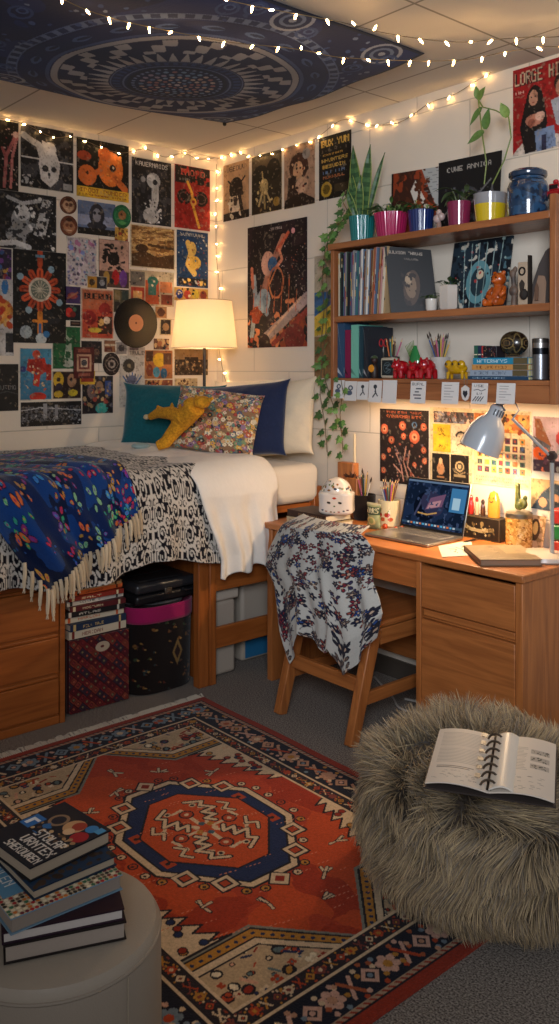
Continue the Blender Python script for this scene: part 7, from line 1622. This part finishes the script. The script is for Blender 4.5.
# books under the skull jar
c = Cv(100, 14, '#b5aa8c'); c.text('UNMSTEAD SHEVANDU', .06, .3, .86, .45, '#6a4a2c')
fb = book('cream-spined book at the bottom of the pair under the skull jar', .285, .17, .030, zc(-.04), (1.285, -.355, ZD), '#cbb88c', spine='-y', hard=.002)
surf('spine_print', c, quad((-.14, -.0856, .029), (.14, -.0856, .029), (-.14, -.0856, .001), (.14, -.0856, .001)), 'print', fb, back=.0006, origin=False)
fb = book('dark brown leather book directly under the skull jar', .27, .165, .032, zc(-.02), (1.27, -.345, ZD + .0306), '#3a2018', spine='-y', hard=.003)
c = Cv(100, 14, '#33201a'); c.text('BUNAND HAMULO', .3, .3, .62, .4, '#8a6a48'); surf('spine_print', c, quad((-.13, -.0831, .031), (.13, -.0831, .031), (-.13, -.0831, .001), (.13, -.0831, .001)), 'print', fb, back=.0006, origin=False)
ob = MB('#5a2c1c').box(-.06, -.08, 0, .06, .08, .03, M3=zc(.1), T=(1.135, -.20, ZD)).build('wallet', 'leather', origin=True, bevel=.008); tag(ob, 'reddish leather wallet beside the pair of books', 'wallet')
# skull jar
zj = ZD + .0630
JX = X_at(336, -.34); t = thing('skull_jar', 'white rounded ceramic jar painted with flowers, like a skull, on two books', 'jar', (JX, -.335, zj)); t.scale = (1.12,) * 3; t.rotation_euler.z = .62
def rrect(w, d, h, z0, cv, nm, p=4.0, r0=.9, r1=1.0):
    def fn(U, V):
        a = U * 2 * PI; k = (np.abs(np.cos(a)) ** p + np.abs(np.sin(a)) ** p) ** (-1 / p); s = np.sin(np.clip(1 - V, 0, 1) * PI * .5 + .0) * 0 + 1
        ed = 1 - .18 * np.clip((V - .85) / .15, 0, 1) ** 2 - .10 * np.clip((.12 - V) / .12, 0, 1) ** 2 - .03 * np.sin(V * PI)
        return k * np.cos(a) * w * ed, k * np.sin(a) * d * ed, z0 + h * (1 - V)
    return surf(nm, cv, fn, 'glaze', t, wrap=True, origin=False)
c = Cv(200, 60, '#cfc6bc')
for i in range(200 // 4):
    pass
# front of the jar faces -y : u = .75
for du, v, r, co in ((0, .25, .017, '#a8281c'), (-.05, .45, .016, '#2c2a26'), (.05, .45, .016, '#2c2a26'), (0, .6, .010, '#3f5c34'), (-.10, .78, .010, '#2a3a4c'), (-.07, .82, .009, '#8a3a1c'), (-.03, .85, .010, '#5c4a2c'), (.0, .86, .008, '#2c4a3c'), (.04, .84, .010, '#8a3a1c'), (.08, .80, .009, '#2a3a4c'), (.11, .76, .009, '#5c2a3a')):
    c.ell(.75 + du, v, r * 1.15, co, ry=r * 3.0, ang=.6 if abs(du) == .05 else .0)
rrect(.074, .055, .092, 0, c, 'body')
c = Cv(120, 50, '#cfc6bc')
for i in range(26):
    rr2 = random.Random(i); c.ell(rr2.uniform(.5, 1), rr2.uniform(.35, .9), rr2.uniform(.008, .02), rr2.choice(['#3c5a4a', '#8a5a2c', '#2c3a4c', '#6a7a4a', '#8a8a70']), ry=.05)
surf('dome_lid', c, lambda U, V: (.063 * np.sin((.02 + .98 * V) * PI / 2) * np.cos(U * 2 * PI), .053 * np.sin((.02 + .98 * V) * PI / 2) * np.sin(U * 2 * PI), .088 + .062 * np.cos((.02 + .98 * V) * PI / 2)), 'glaze', t, wrap=True, origin=False)
MB('#cfc6bc').lathe([(0, .0005), (.05, .0005), (.052, .006)], n=24, M3=Matrix.Diagonal((1.2, .9, 1))).build('foot', 'glaze', t)
MB('#c5bcb0').lathe([(.064, .084), (.066, .088), (.064, .093), (.04, .096), (0, .096)], n=40, M3=Matrix.Diagonal((1.1, .85, 1))).build('shoulder', 'glaze', t)
# mug with cherries + pencils
mxp, my = X_at(389, -.12), -.12
t = thing('pencil_mug', 'cream mug with painted red cherries holding coloured pencils', 'mug', (mxp, my, ZD)); r_m = 11.3 * mpp(mxp, my)
c = Cv(140, 70, '#cdbf9a'); 
for u in (.60, .72, .84): c.ell(u, .55, .045, '#a8281c'); c.ell(u + .05, .72, .04, '#b5502a'); c.line([(u, .5), (u + .04, .3)], .01, '#5c7a34')
surf('body', c, lambda U, V: (r_m * (1 - .03 * V) * np.cos(U * 2 * PI), r_m * (1 - .03 * V) * np.sin(U * 2 * PI), .118 * (1 - V) + .002), 'glaze', t, wrap=True, origin=False, solid=.003); MB('#c9bb96').lathe([(0, .002), (r_m - .004, .002), (r_m - .004, .006), (0, .006)], n=32).build('base', 'glaze', t)
pencils(mxp, my, ZD + .012, 18, .036, .205, 5, 'in the cherry mug', 'pencils in the cherry mug', False, .36)
for i, (px, y, r) in enumerate(((385, -.21, .013), (396, -.2, .010), (402, -.16, .009))):
    o = MB('#b0401f').ell((X_at(px, y), y, ZD + r), r).ell((X_at(px, y), y, ZD + 2 * r), .002, '#4a5a2a', n=6, m=5).build('crab_apple', 'glaze', origin=True); tag(o, ['small red toy apple in front of the cherry mug', 'small red toy apple right of the cherry mug', 'smallest red toy apple nearest the laptop'][i], 'toy apple')
# snack bag like jar
t = thing('snack_bag', 'small crinkled green and cream snack bag on the desk', 'bag', (X_at(374, -.24), -.24, ZD))
c = Cv(60, 90, '#8f9468'); c.rect(0, .15, 1, .45, '#3c4a34'); c.text('WUNKS', .06, .18, .88, .2, '#d0c49a', bold=1); c.ell(.5, .68, .3, '#c9b878', ry=.16); c.ell(.5, .68, .2, '#9aa05c', ry=.1); c.rect(0, 0, 1, .08, '#b5ad8c')
for s in (-1, 1): surf('front_foil' if s < 0 else 'back_foil', c, (lambda s: lambda U, V: ((U - .5) * (.088 - .016 * np.sin(V * PI)), s * .024 * np.sin(U * PI) ** .6 * np.sin(np.clip(V * 1.02, 0, 1) * PI) ** .5 + .002 * np.sin(V * 20 + U * 9) * s, .118 * (1 - V) + .001))(s), 'glossy', t, origin=False, flip=s > 0)
# dark basket with sticks, wooden blocks
bx_ = X_at(364, -.09); t = thing('pen_basket', 'dark brown basket of brushes and sticks behind the skull jar', 'basket', (bx_, -.09, ZD))
MB('#1d1512').lathe([(.045, 0), (.052, .01), (.058, .12), (.055, .122), (.050, .02), (0, .02)], n=28).build('basket', 'cloth', t)
pencils(bx_, -.09, ZD + .02, 9, .045, .21, 2, 'in the dark basket', 'sticks in the dark basket', True, .35)
kx = X_at(350, -.06); o = tag(MB().box(-.055, -.022, 0, .055, .022, .262, T=(X_at(347, -.05), -.042, ZD)).build('wood_block', 'woodz', origin=True, bevel=.004), 'upright light wood block under the ivy, against the wall', 'wood block')
o = tag(MB().box(-.042, -.018, 0, .042, .018, .195, T=(X_at(356, -.10) - .03, -.09, ZD)).build('wood_block', 'woodz', origin=True, bevel=.004), 'shorter reddish wood block in front of the tall one', 'wood block')
t = thing('fern_sprig', 'bunch of dark dried sprigs lying on top of the shorter wood block', 'sprigs', (X_at(356, -.10) - .03, -.09, ZD + .196)); m = MB(); rr = random.Random(4)
for i in range(26): m.blade((rr.uniform(-.04, .04), rr.uniform(-.012, .012), .0), (rr.uniform(-1, 1), rr.uniform(-.5, .5), rr.uniform(.3, 1)), (0, 0, 1), .035, .008, '#3a2420', .5, 3)
m.build('foliage', 'leaf', t)
cx_ = X_at(355.5, -.03); t = thing('candle', 'tall thin cream taper candle against the wall behind the wood blocks', 'candle', (X_at(354, -.022), -.018, ZD))
MB('#d0c0a0').lathe([(.014, 0), (.014, .24), (.007, .245), (.006, .405), (0, .41)], n=16).build('wax', 'soft', t)
# behind / right of the laptop
yb = -.05; x0, x1 = X_at(461, yb), X_at(504, yb)
t = thing('photo_box', 'dark long box with a pale skeletal picture on its front, behind the notebook', 'box', ((x0 + x1) / 2, -.045, ZD)); w_ = (x1 - x0) / 2
MB('#2c2016').box(-w_, -.035, 0, w_, .035, .098).build('body', 'paint', t, bevel=.003); c = Cv(130, 50, '#241b14'); c.line([(.15, .45), (.35, .6), (.6, .62), (.85, .5)], .06, '#a89468'); c.splat(34, ['#b8a478', '#6a5836', '#8a7448'], (.12, .3, .9, .8), (.01, .035), 6); c.ell(.6, .3, .04, '#8a7448'); c.border('#8a7448', .008)
surf('front_print', c, quad((-w_ + .003, -.0358, .096), (w_ - .003, -.0358, .096), (-w_ + .003, -.0358, .002), (w_ - .003, -.0358, .002)), 'glossy', t, back=.0005, origin=False)
zt2 = ZD + .0985
def fig(label, px, h, w, col, kind='figurine', extra=None, y=-.05):
    t = thing(kind, label, 'figurine', (X_at(px, y), y, zt2)); mm = MB(col); mm.lathe([(w * .8, 0), (w, h * .2), (w * .9, h * .55), (w * .5, h * .75)], n=20).build('body', 'glaze', t); MB(extra or col).ell((0, 0, h * .82), (w * .75, w * .7, h * .18)).build('head', 'glaze', t)
fig('slim red candle-like figurine on the picture box', 471, .085, .014, '#a3241c'); fig('small red figurine with a pale base on the picture box', 477, .080, .010, '#c9a080', extra='#a82a20'); fig('small dark round-headed figurine on the picture box', 483, .072, .011, '#4a2c1c', extra='#3a2a1c')
t = thing('figurine', 'rounded amber figurine with a dark face on the picture box', 'figurine', (X_at(494, -.05), -.05, zt2)); MB('#c98f34').lathe([(.028, 0), (.030, .03), (.027, .08), (.018, .105), (0, .114)], n=28, M3=Matrix.Diagonal((1, .7, 1))).build('body', 'glaze', t)
fc = MB('#4a2a10'); [fc.ell((s * .010, -.0185, .085), .0028, n=8, m=6) for s in (-1, 1)]; fc.tube([(-.010, -.0195, .072), (0, -.021, .066), (.010, -.0195, .072)], .002, 5); fc.build('face', 'paint', t)
jx = X_at(519, -.075); t = thing('snack_jar', 'glass jar packed with golden pieces beside the lamp base', 'jar', (jx, -.075, ZD)); rj = 13.2 * mpp(jx, -.075)
c = Cv(150, 60, '#b5823c'); c.noise('#d6a85c', 14, 3, .5); c.splat(160, ['#e0bc78', '#8a5a24', '#c9924a'], size=(.008, .02), seed=4)
surf('contents', c, lambda U, V: (rj * np.cos(U * 2 * PI), rj * np.sin(U * 2 * PI), .118 * (1 - V) + .003), 'glaze', t, wrap=True, origin=False); MB('#b5823c').lathe([(0, .001), (rj, .001), (rj, .004)], n=32).build('jar_base', 'glaze', t)
MB('#8a8478').lathe([(rj * .99, .120), (rj * 1.02, .124), (rj * 1.0, .140), (rj * .8, .146), (0, .147)], n=40).build('lid', 'metal', t)
cact = solidmat('green_gold', '#6a6a2c', .4, .2, '#2f3a1c', 60, .4)
t = thing('cactus_figurine', 'green knobbly cactus figurine on the snack jar lid', 'figurine', (jx, -.075, ZD + .148)); fuse('body', MB().ell((.0, 0, .02), (.020, .016, .02)).tube([(-.004, 0, .02), (-.006, 0, .09)], [.014, .010], 10).ell((-.006, 0, .10), (.011, .010, .016)).ell((.022, 0, .03), (.018, .014, .022)).ell((.030, 0, .055), (.010, .009, .012)), cact, t, .003)
o = surf('postcard', (lambda c: (c.noise('#8a6a44', 8, 3, .55), c.ell(.4, .45, .3, '#4a3420', ry=.34), c.ell(.42, .4, .16, '#c9a05c', ry=.2), c)[-1])(Cv(40, 60, '#b58f6a')), quad((X_at(530, -.03) , -.028, ZD + .13), (X_at(546, -.03), -.028, ZD + .13), (X_at(530, -.03), -.055, ZD + .001), (X_at(546, -.03), -.055, ZD + .001)), 'glossy', back=.002); tag(o, 'small portrait postcard propped between the snack jar and lamp stem', 'postcard')
t = thing('gift_garland', 'red and green stacked wrapped blocks at the right end of the desk', 'blocks', (X_at(562, -.10), -.09, ZD)); t.location.x = X_at(566, -.09)
for k, co in enumerate(('#a3241c', '#1c6a34', '#b5302a')): MB(co).box(-.045, -.045, k * .062 + .001, .045, .045, (k + 1) * .062 - .001).build('block', 'plastic', t, bevel=.01, seg=3)
# cable and adapter under the desk
o = MB('#b5b0a8').tube(catm([Vector((1.40, -.10, .012)), Vector((1.62, -.22, .010)), Vector((1.75, -.30, .012)), Vector((1.90, -.24, .012)), Vector((1.80, -.16, .010)), Vector((1.68, -.2, .012)), Vector((1.95, -.14, .02))], 8), .005, 6).build('power_cable', 'plastic', origin=True); tag(o, 'pale looped power cable on the carpet under the desk', 'cable')
o = MB('#1c1b1d').box(-.05, -.03, 0, .05, .03, .03, M3=zc(.4), T=(1.84, -.12, .001)).build('power_adapter', 'plastic', origin=True, bevel=.006); tag(o, 'black power adapter under the desk by the pedestal', 'adapter')

# ================================================================== PLUSH
ym = solidmat('yellow_crochet', '#dc9c1c', .95, 0, '#b87a10', 90, 1.0)
PB = lambda px, py, y: Vector((X_at(px, y), y, zat(py, X_at(px, y), y)))
t = thing('plush_toy', 'mustard yellow knitted plush dragon lying on the cushions', 'plush toy', PB(178, 425, -.70)); o0 = Vector(t.location)
m = MB(); y = -.70
Q = lambda px, py, dy=0: PB(px, py, y + dy) - o0
m.tube([Q(196, 406), Q(188, 415), Q(180, 424)], [.052, .050, .045], 14).ell(Q(202, 402), (.042, .045, .032)).ell(Q(192, 404, -.01), (.045, .045, .034))
m.tube([Q(184, 417, -.02), Q(170, 413, -.03), Q(158, 413, -.03), Q(150, 417, -.03)], [.040, .034, .026, .018], 12)
m.tube([Q(163, 410, -.03), Q(157, 406, -.03)], [.013, .007], 8)
m.tube([Q(180, 424, -.01), Q(172, 434, -.03), Q(165, 443, -.06), Q(157, 446, -.09)], [.042, .036, .032, .024], 12)
m.ell(Q(188, 420), (.030, .03, .026))
m.tube([Q(206, 402), Q(213, 398)], [.018, .008], 8)
fuse('body', m, ym, t, .006, smooth=3)
e = MB('#c9b48a'); e.ell(Q(146.5, 417, -.03), (.020, .016, .014)); e.build('snout_tip', 'cloth', t)
fn_ = MB('#b07a18')
for px, py in ((172, 407), (180, 408), (188, 407), (196, 399)): fn_.lathe([(.012, 0), (.006, .016), (0, .024)], n=8, c=Q(px, py, -.02))
fn_.build('back_fins', 'cloth', t)
# mint cloth by the pillow
o = MB('#9fb5b0').ell((.42, -.80, 1.10), (.05, .05, .016)).build('folded_cloth', 'cloth', origin=True); tag(o, 'pale mint folded cloth lying beside the teal pillow', 'cloth')
# ================================================================== CAMERA, WORLD, LIGHT
cam = bpy.data.cameras.new('camera'); co = bpy.data.objects.new('camera', cam); COL.objects.link(co); SC.camera = co
cam.sensor_fit = 'HORIZONTAL'; cam.sensor_width = 36; cam.lens = F / 559 * 36; cam.shift_x = 0; cam.shift_y = -(512 - HZ) / 559
co.location = CAM; f = Vector((W2[0], W2[1], 0)); co.rotation_euler = f.to_track_quat('-Z', 'Y').to_euler()
w = bpy.data.worlds.new('world'); SC.world = w; w.use_nodes = True
w.node_tree.nodes['Background'].inputs[0].default_value = (.86, .84, .86, 1); w.node_tree.nodes['Background'].inputs[1].default_value = .27
def plight(name, loc, energy, col, r=.05, typ='POINT', **k):
    l = bpy.data.lights.new(name, typ); l.energy = energy; l.color = col; o = bpy.data.objects.new(name, l); COL.objects.link(o); o.location = loc
    if typ in ('POINT', 'SPOT'): l.shadow_soft_size = r
    for a, b in k.items(): setattr(l, a, b)
    return o
plight('corner_lamp_light', (LX, LY, LAMP_Z), 14, (1, .66, .36), .03)
plight('desk_lamp_light', tuple(bulb_c + axd * .026), 17, (1, .68, .38), .02)
ul = plight('shelf_strip_light', (1.86, -.13, 1.425), 3.0, (1, .64, .34), typ='AREA', shape='RECTANGLE', size=1.1, size_y=.03); ul.location.z = 1.358
fill_ob = plight('shelf_fill_light', (4.7, -3.6, 2.3), 17, (.84, .90, 1), typ='AREA', shape='RECTANGLE', size=1.0, size_y=1.2, spread=math.radians(70)); fill_ob.rotation_euler = (Vector((1.9, -.1, 1.75)) - fill_ob.location).to_track_quat('-Z', 'Y').to_euler()  # added cool fill lamp behind the camera to brighten the shelf, no window modelled
SC.view_settings.view_transform = 'Standard'; SC.view_settings.look = 'None'; SC.view_settings.gamma = 1; SC.view_settings.exposure = .40
SC.view_settings.use_curve_mapping = False
